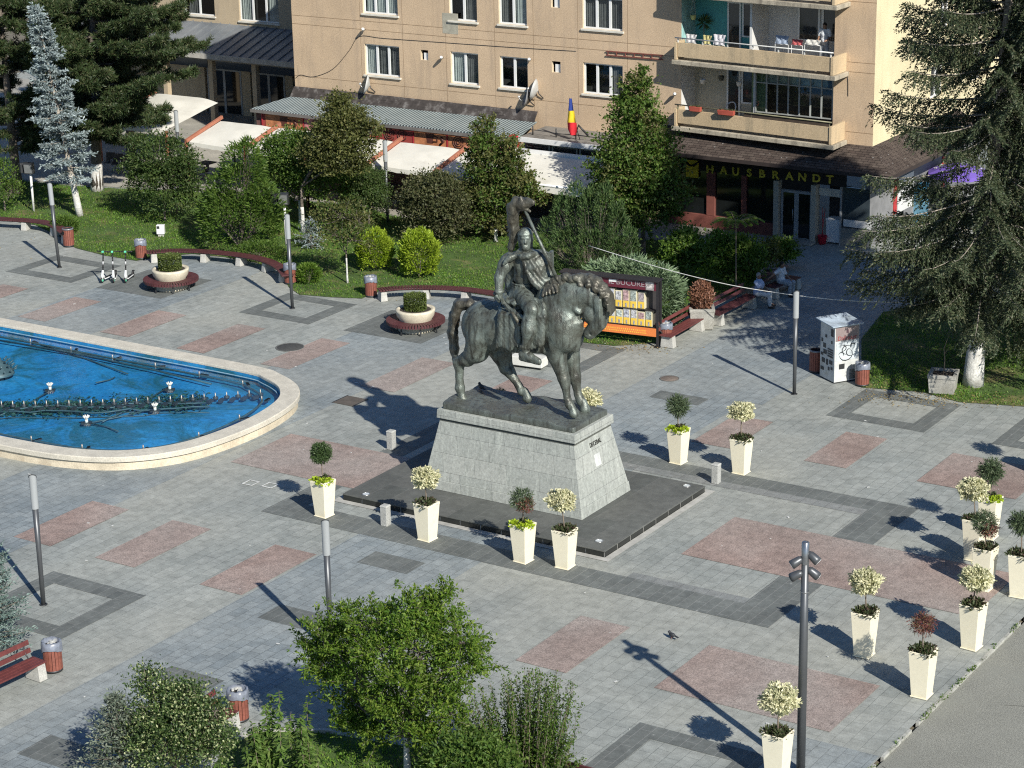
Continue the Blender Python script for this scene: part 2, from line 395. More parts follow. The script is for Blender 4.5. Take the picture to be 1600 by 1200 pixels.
# ------------------------------------------------------------------ sculpting with signed distance fields
import openvdb
class SDF:
    def __init__(s, lo, hi, vox):
        s.vox = vox; s.lo = np.array(lo, float); n = np.ceil((np.array(hi, float) - s.lo) / vox).astype(int) + 1; s.n = n
        s.ax = [s.lo[i] + np.arange(n[i]) * vox for i in range(3)]
        s.D = np.full(n, 1.0, np.float32)
    def _sub(s, lo, hi):
        i0 = np.clip(np.floor((lo - s.lo) / s.vox).astype(int), 0, s.n); i1 = np.clip(np.ceil((hi - s.lo) / s.vox).astype(int) + 1, 0, s.n)
        sl = tuple(slice(a, b) for a, b in zip(i0, i1))
        X, Y, Z = np.meshgrid(s.ax[0][sl[0]], s.ax[1][sl[1]], s.ax[2][sl[2]], indexing='ij', sparse=True)
        return sl, X, Y, Z
    def _join(s, sl, d, k, op):
        d = d.astype(np.float32); o = s.D[sl]
        if o.size == 0: return
        if op == 'add':
            if k > 0:
                h = np.clip(.5 + .5 * (o - d) / k, 0, 1); s.D[sl] = o * (1 - h) + d * h - k * h * (1 - h)
            else: s.D[sl] = np.minimum(o, d)
        else:
            if k > 0:
                d = -d; h = np.clip(.5 - .5 * (o - d) / k, 0, 1); s.D[sl] = o * (1 - h) + d * h + k * h * (1 - h)
            else: s.D[sl] = np.maximum(o, -d)
    def cone(s, a, b, ra, rb, k=.08, op='add', sq=None):
        a = np.array(a, float); b = np.array(b, float); m = max(ra, rb) + k * 1.5 + s.vox * 3
        sl, X, Y, Z = s._sub(np.minimum(a, b) - m, np.maximum(a, b) + m)
        ba = b - a; L = max(1e-9, ba @ ba)
        t = np.clip(((X - a[0]) * ba[0] + (Y - a[1]) * ba[1] + (Z - a[2]) * ba[2]) / L, 0, 1)
        d = np.sqrt((X - a[0] - t * ba[0]) ** 2 + (Y - a[1] - t * ba[1]) ** 2 + (Z - a[2] - t * ba[2]) ** 2) - (ra + (rb - ra) * t)
        s._join(sl, d, k, op); return s
    def chain(s, pts, rad, k=.08):
        for i in range(len(pts) - 1): s.cone(pts[i], pts[i + 1], rad[i], rad[i + 1], k)
        return s
    def ell(s, c, r, k=.1, R=None, op='add'):
        c = np.array(c, float); r = np.array(r, float); m = r.max() + k * 1.5 + s.vox * 3
        sl, X, Y, Z = s._sub(c - m, c + m)
        x, y, z = X - c[0], Y - c[1], Z - c[2]
        if R is not None:
            R = np.array(R, float)
            x, y, z = (R[0][0] * x + R[0][1] * y + R[0][2] * z), (R[1][0] * x + R[1][1] * y + R[1][2] * z), (R[2][0] * x + R[2][1] * y + R[2][2] * z)
        k0 = np.sqrt((x / r[0]) ** 2 + (y / r[1]) ** 2 + (z / r[2]) ** 2) + 1e-9
        k1 = np.sqrt((x / r[0] ** 2) ** 2 + (y / r[1] ** 2) ** 2 + (z / r[2] ** 2) ** 2) + 1e-9
        s._join(sl, k0 * (k0 - 1) / k1, k, op); return s
    def slab(s, pts, half, thick, k=.03):
        """cloth: a strip of flattened cones; pts centre line, half = half widths (vector), thick radius"""
        for i in range(len(pts) - 1):
            for u in np.linspace(-1, 1, 9):
                a = np.array(pts[i]) + np.array(half[i]) * u; b = np.array(pts[i + 1]) + np.array(half[i + 1]) * u
                s.cone(a, b, thick * (1 + .35 * math.cos(u * 9.4)), thick * (1 + .35 * math.cos(u * 9.4)), k)
        return s
    def mesh(s, name, mat, parent=None, off=(0, 0, 0), wob=0.0, wf=6.0, seed=0):
        D = s.D
        if wob:
            X, Y, Z = np.meshgrid(*s.ax, indexing='ij', sparse=True)
            r = np.random.RandomState(seed); n = 0
            for i in range(5):
                kx, ky, kz = r.uniform(-1, 1, 3) * wf * (1 + i * .8); ph = r.uniform(0, 6.28)
                n = n + np.sin(kx * X + ky * Y + kz * Z + ph) / (1 + i * .5)
            D = (D + wob * n).astype(np.float32)
        g = openvdb.FloatGrid(1.0); g.copyFromArray(np.ascontiguousarray(D))
        P, Q = g.convertToQuads(0.0)
        P = np.asarray(P) * s.vox + s.lo - np.array(off)
        Q = np.asarray(Q)[:, ::-1]
        return np_mesh(name, P, Q, mat, parent, smooth=True)

def bronze(name, base, pat, dark):
    t = NT(name); p = t.pos()
    n1 = t.noise(p, 1.6, 6, .65); st = t.noise(t.mapping(p, (4, 4, .5)), 2.0, 5, .6); f = t.noise(p, 30, 3, .6)
    c = t.mix(t.ramp(n1, [(.38, 0.), (.62, 1.)]), base, pat)
    c = t.mix(t.ramp(st, [(.48, 0.), (.66, .85)]), c, dark)
    c = t.mix(t.ramp(t.noise(p, 3.7, 6, .7), [(.62, 0.), (.74, .5)]), c, (.21, .23, .205))
    c = t.mix(1.0, c, t.ramp(f, [(.3, .8), (.7, 1.15)]), 'MULTIPLY')
    t.set(c, .42, .35, .5)
    t.bump(t.math('ADD', t.noise(p, 7, 5, .6), t.math('MULTIPLY', f, .35)), .5, .05)
    return t.m
brz = bronze('bronze_patina', (.088, .091, .073), (.178, .208, .181), (.026, .023, .018))
brz_brown = bronze('bronze_brown', (.085, .075, .055), (.138, .138, .110), (.030, .025, .018))
brz_base = bronze('bronze_base', (.10, .105, .092), (.15, .17, .15), (.06, .06, .052))

# ------------------------------------------------------------------ monument platform and pedestal
PF = thing('monument_platform', 'low dark stone platform with black tiled edge under the monument', 'platform', (-4.5, 2.95, 0))
plt = PAVE('platform_slabs', (.10, .105, .095), (.125, .127, .115), (.16, .16, .15), 1.6, .75, .007, .25, None, spk=.2, bumps=.1)
MB().bx(-9.03, 0, 0, 5.9, .17, .205).build('top_slab', plt, PF, True, bevel=.006)
tile_m = M('black_tile', (.022, .024, .022), .25, var=.3, vs=1, grain=.1)
jt = M('pale_joint', (.60, .59, .55), .8)
b = MB().bx(-9.0, -.03, .03, 5.87, 0, .17); b.build('core', jt, PF, True)
b = MB(); L = [-9.012 + .7 * i for i in range(14)]
for x in L:
    w = min(.69, -.018 - x)
    if w > .1: b.bx(x, x + w - .02, .012, .028, .0, .166); b.bx(x, x + w, 5.872, 5.888, .0, .166)
y = .03
while y < 5.8:
    w = min(.72, 5.87 - y); b.bx(-.028, -.012, y, y + w - .03, 0, .166); b.bx(-9.018, -9.002, y, y + w - .012, 0, .166); y += .73
b.build('edge_tiles', tile_m, PF, True)
lens_m = M('lamp_glass', (.55, .58, .58), .15, var=.05)
steel = M('brushed_steel', (.42, .42, .41), .35, .8, var=.1)
for i, (x, y) in enumerate(((572, 772), (1073, 759), (936, 845), (683, 762))):
    q = W(x, y, .205)
    t_ = thing('ground_light', ['round recessed ground light at the left corner of the dark platform', 'round recessed ground light at the right corner of the dark platform',
                                'round recessed ground light at the near corner of the dark platform', ''][i] or 'x', 'ground light', (q[0], q[1], .205), group='recessed lights in the platform') if i < 3 else None
    if t_:
        MB().lathe([(.13, 0), (.13, .012), (.10, .014), (.10, .004)], n=20).build('rim', steel, t_)
        MB().lathe([(.0, .008), (.10, .008)], n=20).build('glass', lens_m, t_)

PD = thing('stone_pedestal', 'tapered grey stone pedestal with carved name carrying the bronze horseman', 'pedestal', (-4.52, 3.07, .205))
def ashlar(name, ca, cb, bw, rh):
    t = NT(name); p = t.pos()
    sx = t.new('ShaderNodeSeparateXYZ'); t.link(p, sx.inputs[0]); cx = t.new('ShaderNodeCombineXYZ')
    t.link(t.math('ADD', sx.outputs[0], sx.outputs[1]), cx.inputs[0]); t.link(sx.outputs[2], cx.inputs[1])
    b = t.new('ShaderNodeTexBrick'); t.link(cx.outputs[0], b.inputs['Vector']); b.inputs['Scale'].default_value = 1
    b.inputs['Brick Width'].default_value = bw; b.inputs['Row Height'].default_value = rh; b.inputs['Mortar Size'].default_value = .008; b.inputs['Mortar Smooth'].default_value = .4
    b.inputs['Color1'].default_value = (*ca, 1); b.inputs['Color2'].default_value = (*cb, 1); b.inputs['Mortar'].default_value = (.20, .205, .19, 1)
    st = t.noise(t.mapping(p, (5, 5, .45)), 1.6, 6, .7)
    c = t.mix(t.ramp(st, [(.50, 0.), (.68, .65)]), b.outputs['Color'], (.43, .45, .40))
    st2 = t.noise(t.mapping(p, (4, 4, .35), loc=(7, 3, 2)), 1.8, 6, .7)
    c = t.mix(t.ramp(st2, [(.55, 0.), (.72, .6)]), c, (.15, .165, .145))
    n = t.noise(p, 14, 5, .75)
    c = t.mix(1.0, c, t.ramp(n, [(.3, .72), (.7, 1.2)]), 'MULTIPLY')
    t.set(c, .8, 0, .3); t.bump(t.math('ADD', t.math('SUBTRACT', 1.0, b.outputs['Fac']), t.math('MULTIPLY', n, .5)), .4, .03)
    return t.m
st_m = ashlar('pedestal_stone', (.30, .315, .285), (.35, .36, .325), 1.12, .56)
zt = 2.62
b = MB(); c0 = (0, 0); bt = (2.74, 1.36); tp = (2.30, 1.0)
b.frustum(c0, (2.78, 1.40), (2.74, 1.365), 0, .30); b.build('plinth_course', st_m, PD, bevel=.012)
MB().frustum(c0, (2.72, 1.345), (2.33, 1.04), .30, 2.06).build('die', st_m, PD, bevel=.012)
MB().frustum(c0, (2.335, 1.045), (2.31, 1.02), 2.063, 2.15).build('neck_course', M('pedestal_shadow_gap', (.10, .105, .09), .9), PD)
MB().frustum(c0, (2.40, 1.10), (2.385, 1.085), 2.15, 2.415).build('cap', st_m, PD, bevel=.015)
# name on the right end face
fa = math.atan2(2.72 - 2.33, 1.76)
def endpt(z): return 2.72 + (2.33 - 2.72) * (z - .3) / 1.76 + .004
text('lettering', 'DECEBAL', .19, .012, M('dark_letter', (.035, .035, .03), .5, .4), PD, (endpt(1.84), .05, 1.84), (PI / 2 - fa, 0, PI / 2), sx=.8)
MB().box((endpt(1.36) - .002, .0, 1.36), (.022, .30, .36), M=Matrix.Rotation(-fa, 3, 'Y')).build('plaque', M('white_marble', (.62, .63, .60), .5), PD, bevel=.004)

# ------------------------------------------------------------------ equestrian statue (bronze), sculpted on the plane of the horse
ST = thing('equestrian_statue', 'green bronze statue of a bearded rider with wolf headed standard on a bowing horse', 'statue', (-4.52, 3.07, zt))
YC = 3.05
def S(px, py, dy=0.0): return onY(px, py, YC + dy)
def R_(px): return px / 52.0
LO = np.array([-7.3, 1.4, 2.5]); HI = np.array([-1.6, 4.7, 8.6])
# cast base
g = SDF((-7.0, 1.85, 2.45), (-2.0, 4.3, 3.1), .035)
P0 = S(0, 0)
X, Y, Z = np.meshgrid(*g.ax, indexing='ij', sparse=True)
top = 2.80 + .05 * np.sin(X * 1.7 + 1) + .035 * np.sin(Y * 3.1 + X) + .02 * np.sin(X * 6 + Y * 4)
dd = np.maximum(np.maximum(np.abs(X + 4.52) - 2.27, np.abs(Y - 3.07) - .97), np.maximum(2.6 - Z, Z - top))
g.D = dd.astype(np.float32)
g.mesh('cast_base', brz_base, ST, ST.location)
# horse
h = SDF((-7.4, 1.9, 2.7), (-1.7, 4.3, 7.0), .03)
dN, dF = -.42, .42
h.ell(S(757, 505), (R_(30), .62, R_(32)), .2)                       # hindquarters
h.ell(S(748, 510, -.2), (R_(27), .45, R_(30)), .2); h.ell(S(748, 510, .2), (R_(27), .45, R_(30)), .2)
h.cone(S(770, 508), S(862, 505), .76, .74, .25)                     # barrel
h.ell(S(875, 500), (R_(30), .56, R_(46)), .25)                      # shoulders
h.ell(S(880, 510, -.3), (R_(26), .38, R_(38)), .2); h.ell(S(880, 510, .3), (R_(26), .38, R_(38)), .2)
h.ell(S(893, 525), (R_(18), .42, R_(24)), .15)                       # breast
h.cone(S(868, 465), S(896, 460), .54, .47, .25); h.cone(S(896, 460), S(922, 459), .47, .38, .2); h.cone(S(922, 459), S(943, 470), .37, .30, .12)
h.cone(S(890, 482), S(910, 468), .42, .36, .15)
# head, bowed
h.cone(S(940, 470, -.03), S(945, 488, -.07), .32, .29, .05); h.cone(S(945, 488, -.07), S(935, 504, -.09), .29, .235, .05); h.cone(S(935, 504, -.09), S(923, 519, -.11), .235, .185, .04); h.ell(S(921.5, 521, -.11), (.19, .18, .165), .03)
h.ell(S(926, 490, -.08), (.32, .27, .32), .03); h.cone(S(940, 505, -.30), S(926, 516, -.27), .045, .045, .05)
h.ell(S(948, 493, -.32), (.085, .06, .06), .03); h.ell(S(948, 493, .2), (.07, .05, .06), .03)      # brows
h.ell(S(945, 497, -.345), (.05, .035, .045), .012); h.ell(S(945, 500, -.37), (.06, .03, .02), .01, op='sub')
h.ell(S(922, 523, -.28), (.04, .04, .05), .01, op='sub')
h.cone(S(912, 517, -.26), S(920, 526, -.27), .022, .022, .01, 'sub')
for sd in (-1, 1):
    h.cone(S(950, 477, sd * .2 - .05), S(960, 486, sd * .28 - .05), .095, .03, .03)
for dy in np.linspace(-.65, .45, 12): h.cone(S(914, 496, dy), S(909, 524, dy), .045, .06, .03, 'sub')
# legs
def leg(pts, rad, dy):
    P = [S(x, y, d) for (x, y), d in zip(pts, dy)]; h.chain(P, [R_(r) for r in rad], .07)
    return P
leg([(874, 525), (870, 556), (881, 592), (883, 600), (886.5, 622), (889.5, 631), (893, 640)], [19, 14, 9.2, 7.6, 5.2, 6.6, 4.4], [-.36] * 7)
leg([(890, 530), (893, 558), (898, 588), (899, 595), (903, 616), (907.5, 626), (911, 633)], [17, 12, 8.8, 7.2, 5.2, 6.4, 4.4], [.36] * 7)
leg([(752, 525), (745, 548), (731, 560), (717, 566), (718, 586), (718.5, 606), (721, 618)], [24, 19, 12, 9.2, 5.6, 6.8, 4.6], [-.36] * 7)
h.cone(S(716, 566, -.36), S(711, 558, -.36), R_(6.5), R_(4), .05)
leg([(768, 528), (783, 552), (791, 575), (796, 581), (810, 602), (815, 611), (820, 616)], [22, 16, 10.5, 8.4, 5.6, 6.8, 4.6], [.32] * 7)
h.cone(S(792, 577, .32), S(787, 572, .32), R_(6), R_(4), .05)
for (x, y), dy in (((894.5, 641), -.36), ((912, 634.5), .36), ((721.6, 622), -.36), ((822, 617.5), .32)):
    q = S(x, y, dy); h.cone(q + np.array([.0, 0, .11]), q + np.array([.045, 0, -.08]), .10, .155, .02)
    h.cone(q + np.array([-.05, 0, .15]), q + np.array([-.03, 0, .12]), .10, .10, .02)
# muscle relief on the near side
h.cone(S(768, 520, -.62), S(772, 545, -.52), .10, .08, .12); h.cone(S(868, 495, -.50), S(886, 538, -.46), .12, .12, .3)
h.cone(S(735, 500, -.5), S(738, 540, -.5), .12, .10, .15); h.cone(S(905, 505, -.25), S(900, 545, -.2), .12, .10, .12)
h.cone(S(790, 545, -.45), S(850, 548, -.45), .10, .10, .2)
h.cone(S(882, 470, -.42), S(905, 488, -.36), .07, .06, .08)
h.mesh('horse', brz, ST, ST.location, wob=.006, wf=7)
# mane: heavy locks along the crest, forelock
m = SDF((-4.6, 2.0, 5.2), (-1.5, 4.1, 7.6), .026)
crest = [(872, 443), (884, 441), (896, 440), (908, 438), (920, 439), (931, 444), (940, 452), (947, 462), (951, 473)]
m.chain([S(x, y, 0) for x, y in crest], [.15, .16, .17, .19, .20, .20, .19, .18, .15], .05)
for i, (x, y) in enumerate(crest[3:], 3):
    m.ell(S(x + (.8 if i > 4 else 0), y - 1, -.07), (.19, .20, .19), .06)
    for sd in (-1, 1):
        m.chain([S(x, y, sd * .1), S(x - 1 + (2 if i > 5 else 0), y + 7, sd * .25), S(x - 2, y + 13, sd * .27)], [.10, .08, .03], .03)
for dx, dz, r in ((858, 447, .16), (866, 441, .15), (874, 436, .14), (884, 433, .14), (893, 436, .14), (862, 455, .13), (879, 444, .16), (900, 434, .12)): m.ell(S(dx, dz, -.24), (r * 1.1, .13, r), .025); m.ell(S(dx + 2, dz + 1, .2), (r, .13, r), .025)
for u in np.linspace(0, 1, 5): m.chain([S(852 + u * 16, 452 - u * 6, -.42), S(848 + u * 22, 462 - u * 6, -.56)], [.09, .05], .02)
m.chain([S(951, 472, -.10), S(956, 482, -.12), S(954, 490, -.10)], [.13, .10, .05], .04)
m.chain([S(951, 472, .08), S(957, 483, .08), S(954, 492, .06)], [.12, .09, .04], .04)
m.mesh('mane', brz_brown, ST, ST.location, wob=.012, wf=16, seed=3)
# tail
tl = SDF((-7.5, 2.3, 3.3), (-5.6, 3.9, 6.2), .028)
for off, sh, rr in ((0, 0, 1.0), (-.13, 2.5, .8), (.12, -2, .85), (-.02, 5, .6), (.05, -4, .6)):
    tl.chain([S(744, 482, off * .3), S(733, 474 + abs(off) * 8, off * .6), S(718, 476, off), S(710 + sh * .6, 492, off * 1.3), S(707 + sh, 520, off * 1.4), S(709 + sh, 545, off), S(711 + sh * .5, 562, off * .4)],
             [.14, .17 * rr, .18 * rr, .16 * rr, .13 * rr, .10 * rr, .04], .035)
tl.mesh('tail', brz_brown, ST, ST.location, wob=.010, wf=14, seed=5)
# saddle cloth and fur skin
sc_ = SDF((-6.2, 1.95, 4.0), (-3.2, 4.2, 6.6), .03)
for sd in (-1, 1):
    for x0, x1, y1 in ((781, 812, 541),):
        for u in np.linspace(0, 1, 12):
            x = x0 + (x1 - x0) * u
            sc_.chain([S(x + 2, 478, sd * .25), S(x, 492, sd * .74), S(x - 1 - 2 * (1 - u), y1 - 3 * math.sin(u * 9), sd * .80)], [.07, .07 + .015 * math.sin(u * 20), .075], .03)
    for u in np.linspace(0, 1, 7):
        x = 834 + 16 * u
        sc_.chain([S(x, 470, sd * .45), S(x, 495, sd * .78), S(x - 2 + 2 * math.sin(u * 12), 538 + 4 * math.cos(u * 17), sd * .80)], [.09, .10, .08], .025)
sc_.ell(S(818, 466), (.75, .66, .16), .1)
sc_.mesh('saddle_cloth', brz, ST, ST.location, wob=.010, wf=20, seed=9)
# rider
FD = np.array([.52, -.85, 0.0])                                      # the way he faces
RT = np.array([-.85, -.52, 0.0])
r = SDF((-7.0, 1.7, 3.2), (-2.6, 4.4, 8.9), .024)
r.ell(S(821, 413), (.37, .33, .40), .1); r.ell(S(819, 434), (.31, .29, .30), .1); r.ell(S(821, 459), (.42, .42, .30), .1)
r.cone(S(797, 404, -.22), S(846, 403, .22), .19, .19, .12)
r.ell(S(815, 411) + FD * .22, (.19, .12, .15), .08); r.ell(S(829, 411) + FD * .22, (.19, .12, .15), .08)
r.ell(S(818, 431) + FD * .2, (.17, .10, .18), .06)
r.cone(S(820, 398), S(821, 384), .16, .145, .06)
hc = S(821, 372)
r.ell(hc, (.195, .20, .25), .04); r.ell(hc + FD * .06 + np.array([0, 0, -.10]), (.15, .16, .18), .05)
r.ell(hc + FD * .10 + np.array([0, 0, -.24]), (.13, .13, .13), .05)                       # beard
for u in np.linspace(-1, 1, 7): r.cone(hc + FD * (.17 - .06 * u * u) + RT * u * .12 + np.array([0, 0, -.17]), hc + FD * (.14 - .05 * u * u) + RT * u * .08 + np.array([0, 0, -.36]), .035, .02, .012)
r.cone(hc + FD * .19 + np.array([0, 0, .03]), hc + FD * .235 + np.array([0, 0, -.08]), .025, .042, .02)   # nose
r.cone(hc + FD * .19 + RT * .10 + np.array([0, 0, .05]), hc + FD * .20 - RT * .10 + np.array([0, 0, .05]), .03, .03, .02)   # brow
for sd in (-1, 1):
    r.ell(hc + FD * .215 + RT * sd * .07 + np.array([0, 0, -.005]), (.035, .035, .026), .012, op='sub')
    r.ell(hc + FD * .185 + RT * sd * .07 + np.array([0, 0, -.005]), (.03, .03, .024), .008)
    r.cone(hc + FD * .19 + RT * sd * .01 + np.array([0, 0, -.115]), hc + FD * .17 + RT * sd * .09 + np.array([0, 0, -.15]), .026, .016, .012)  # moustache
    r.ell(hc + RT * sd * .195 + np.array([0, 0, -.03]), (.04, .04, .07), .02)
r.cone(hc + FD * .20 + RT * .04 + np.array([0, 0, -.155]), hc + FD * .20 - RT * .04 + np.array([0, 0, -.155]), .012, .012, .008, 'sub')
r.ell(hc + np.array([0, 0, .14]), (.212, .212, .165), .03); r.ell(hc + FD * .02 + np.array([0, 0, .22]), (.16, .16, .09), .05)   # cap
for k in range(16):
    a = 2 * PI * k / 16; b_ = 2 * PI * (k + 1) / 16
    r.cone(hc + np.array([.2 * math.cos(a), .2 * math.sin(a), .13]), hc + np.array([.2 * math.cos(b_), .2 * math.sin(b_), .13]), .028, .028, .012)
for k in range(20):                                                   # hair at the nape
    a = math.atan2(-FD[1], -FD[0]) + (k / 19 - .5) * 2.9
    v = np.array([math.cos(a), math.sin(a), 0]); r.cone(hc + v * .18 + np.array([0, 0, .08]), hc + v * .17 + np.array([0, 0, -.26]), .045, .04, .015)
# right arm hanging, hand on the sword
ra = [S(791, 407, -.34), S(780, 434, -.55), S(780, 458, -.66)]
r.chain(ra, [.175, .15, .105], .05)
r.ell(S(789, 415, -.42), (.2, .17, .2), .08)
for k in range(12):
    a = 2 * PI * k / 12; r.ell(S(780, 455, -.65) + np.array([.105 * math.cos(a), .105 * math.sin(a), 0]), (.045, .045, .05), .02)
hp = S(780, 465, -.67); r.ell(hp, (.10, .09, .115), .04)
sw = (S(788, 474, -.70) - S(776, 461, -.66)); sw /= np.linalg.norm(sw)
nn = np.cross(sw, np.array([0, 1, 0])); nn /= np.linalg.norm(nn)
def grip(c, axis, out, spread, rad, fr, s=1):
    o2 = np.cross(axis, out)
    for i in range(4):
        b0 = c + axis * spread * (i - 1.5)
        pts = [b0 + (out * math.cos(t) + o2 * s * math.sin(t)) * rad * (1.25 if t < .5 else 1) for t in (-.3, .7, 1.7, 2.7)]
        r.chain(pts, [fr * 1.1, fr, fr * .95, fr * (.8 + .08 * (i == 1))], .01)
    th = [c - axis * spread * 2.0 - out * rad * .3, c - axis * spread * 2.2 + o2 * s * rad * .8, c - axis * spread * 1.0 + o2 * s * rad * 1.3 + out * rad * .3]
    r.chain(th, [fr * 1.2, fr * 1.05, fr * .8], .012)
grip(hp, sw, np.array([0, -1, 0]), .05, .10, .034)
# left arm and hand round the pole
la = [S(848, 404, .22), S(858, 438, .22), S(868, 437, -.05)]
r.chain(la, [.18, .15, .10], .05)
hl = S(871, 436, -.10); r.ell(hl, (.095, .10, .10), .04)
pd_ = S(820, 329, -.14) - S(870, 434, -.12); pd_ /= np.linalg.norm(pd_)
grip(hl, pd_, np.array([.3, -.95, 0]), .05, .09, .032, -1)
# tunic skirt with folds
for u in np.linspace(0, 1, 15):
    a = -PI * .95 + u * PI * 1.1
    ax = np.array([math.cos(a), math.sin(a) * .9, 0])
    r.chain([S(819, 447) + ax * .29, S(821, 460) + ax * .42, S(824, 473) + ax * (.60 + .05 * math.sin(u * 30)) + np.array([0, 0, -.04 * math.sin(u * 17)])], [.075, .085, .06], .035)
# belt
for k in range(28):
    a, b_ = 2 * PI * k / 28, 2 * PI * (k + 1) / 28
    for dz in (-.07, -.01, .05):
        r.cone(S(818, 444) + np.array([.33 * math.cos(a), .31 * math.sin(a), dz]), S(818, 444) + np.array([.33 * math.cos(b_), .31 * math.sin(b_), dz]), .035, .035, .004)
# legs
for sd in (-1, 1):
    r.chain([S(818, 463, sd * .28), S(830, 483, sd * .82), S(828, 515, sd * .92), S(821, 545, sd * .90)], [.27, .215, .20, .125], .06)
    r.ell(S(824, 512, sd * .95), (.19, .17, .36), .1); r.ell(S(832, 484, sd * .88), (.19, .17, .17), .06)
    r.chain([S(817, 553, sd * .90), S(828, 558, sd * .92), S(842, 564, sd * .95)], [.135, .125, .075], .05)
    r.cone(S(815, 559, sd * .90), S(842, 567, sd * .95), .09, .07, .04)
    for k in range(12):
        a = 2 * PI * k / 12
        r.ell(S(820.5, 541, sd * .90) + np.array([.13 * math.cos(a), .13 * math.sin(a), .015 * math.sin(3 * a)]), (.045, .045, .06), .02)
r.mesh('rider', brz, ST, ST.location, wob=.005, wf=9, seed=2)
# cloak
c = SDF((-7.0, 1.9, 4.6), (-2.9, 4.4, 8.0), .024)
for u in np.linspace(0, 1, 13):                                        # fall behind the right arm
    x = 792 + 26 * u; fo = .05 * math.sin(u * 22)
    c.chain([S(800 + 16 * u, 400, -.05 + .2 * u) - FD * .22, S(x - 1, 425, 0 + .1 * u) - FD * (.24 + fo), S(x - 1, 452, -.12 + .1 * u) - FD * (.2 + fo), S(x - 2, 475, -.22) - FD * .12], [.08, .06, .065 + fo * .4, .05], .03)
c.ell(S(804, 432, .12), (.30, .22, .62), .1); c.ell(S(843, 410, .12), (.36, .36, .38), .1); c.ell(S(838, 425, -.02), (.30, .26, .30), .12); c.cone(S(846, 405, .2), S(858, 438, .18), .22, .19, .08)
for off in (0, 1, 2):
    c.chain([S(816 + off * 5, 404 - off, -.36 + .03 * off), S(824 + off * 6, 424 - off * 3, -.38 + .05 * off), S(836 + off * 4, 443 - off * 5, -.34 + .06 * off), S(848 + off * 2, 452 - off * 6, -.24 + .05 * off), S(858, 444 - off * 3, -.05)], [.05, .075, .085, .09, .07], .03)
for u in np.linspace(0, 1, 8):
    c.chain([S(826 + 20 * u, 398, -.25 + .35 * u), S(834 + 20 * u, 425, -.28 + .35 * u), S(842 + 14 * u, 447, -.24 + .3 * u)], [.06, .07, .06], .04)
c.chain([S(806, 399, -.32), S(815, 402, -.40), S(826, 399, -.34), S(836, 397, -.1), S(828, 392, .12), S(813, 392, .05), S(806, 399, -.32)], [.085] * 7, .05)
for u in np.linspace(0, 1, 9):                                         # cape over the right shoulder
    c.chain([S(812 - 4 * u, 398, -.30 + .25 * u), S(796, 402 + 3 * math.sin(u * 9), -.50 + .45 * u), S(786 - 2 * u, 414 - 6 * u, -.62 + .5 * u)], [.07, .075, .045], .035)
c.ell(S(815, 403, -.43), (.075, .06, .075), .01)
c.mesh('cloak', brz, ST, ST.location, wob=.012, wf=11, seed=4)
# sword, curved blade
b = MB()
path = [S(774, 459, -.66), S(781, 466, -.67), S(788, 474, -.69), S(796, 483, -.74), S(805, 490, -.80), S(814, 495, -.86), S(823, 499, -.92)]
wd_ = [.05, .045, .05, .07, .075, .07, .02]
vs = []
for i, p in enumerate(path):
    d = path[min(i + 1, 6)] - path[max(i - 1, 0)]; d /= np.linalg.norm(d)
    up = np.cross(d, np.array([.3, -1, .1])); up /= np.linalg.norm(up); sd = np.cross(d, up)
    vs += [p + up * wd_[i], p + sd * .028, p - up * wd_[i], p - sd * .028]
fs = [(i * 4 + k, i * 4 + (k + 1) % 4, i * 4 + 4 + (k + 1) % 4, i * 4 + 4 + k) for i in range(6) for k in range(4)] + [(0, 1, 2, 3), (27, 26, 25, 24)]
b.add(vs, fs); b.ball(S(774, 459, -.66), .07); b.beam(S(784, 466, -.69), S(787, 475, -.69), .1, .05)
b.build('sword', brz, ST, True)
b = MB(); b.tube([S(800, 488, -.84), S(806, 497, -.86), S(811, 506, -.86)], [.05, .055, .045], 8); b.ball(S(811, 506, -.86), .06); b.build('scabbard', brz_brown, ST, True)
# wolf headed standard
sg = MB().tube([S(873, 441, -.10), S(845, 381, -.12), S(820, 328, -.14)], [.055, .05, .045], 8)
stn = sg.build('standard_pole', brz, ST, True)
w = SDF((-6.2, 2.2, 5.6), (-3.6, 3.8, 9.6), .022)
w.chain([S(816, 319, -.12), S(808, 317, -.12), S(802, 326, -.10), S(801, 342, -.06), S(803, 356, 0), S(803, 370, .05), S(799, 386, .1), S(796, 398, .12)], [.16, .18, .19, .165, .15, .13, .09, .04], .05)
w.chain([S(815, 319, -.12), S(824, 317, -.14), S(833, 316, -.16)], [.19, .14, .075], .04)
w.chain([S(819, 325, -.13), S(828, 330, -.15)], [.07, .035], .03)
w.ell(S(834, 315, -.16), (.07, .06, .05), .02)
for sd in (-1, 1):
    w.cone(S(815, 311, -.12 + sd * .10), S(813, 305.5, -.12 + sd * .13), .065, .015, .02)
    w.ell(S(823, 314, -.14 + sd * .13), (.035, .03, .03), .01, op='sub'); w.cone(S(821, 312, -.14 + sd * .1), S(827, 314, -.15 + sd * .08), .03, .02, .02)
for k in range(5): w.cone(S(826 + k * 1.6, 318.5, -.20), S(826.5 + k * 1.6, 321, -.20), .015, .004, .004)
for k in range(9): w.cone(S(806 - min(k, 3) * 2, 315 + k * 6, -.12 + k * .02) , S(800 - min(k, 3) * 2.2, 316 + k * 6.5, -.1 + k * .02), .05, .03, .02)
w.mesh('wolf_standard', brz_brown, ST, ST.location, wob=.010, wf=16, seed=8)
b = MB(); b.box(S(861, 408, .30), (.10, .30, .58), rz=.3); b.build('shield_edge', brz, ST, True, bevel=.02)

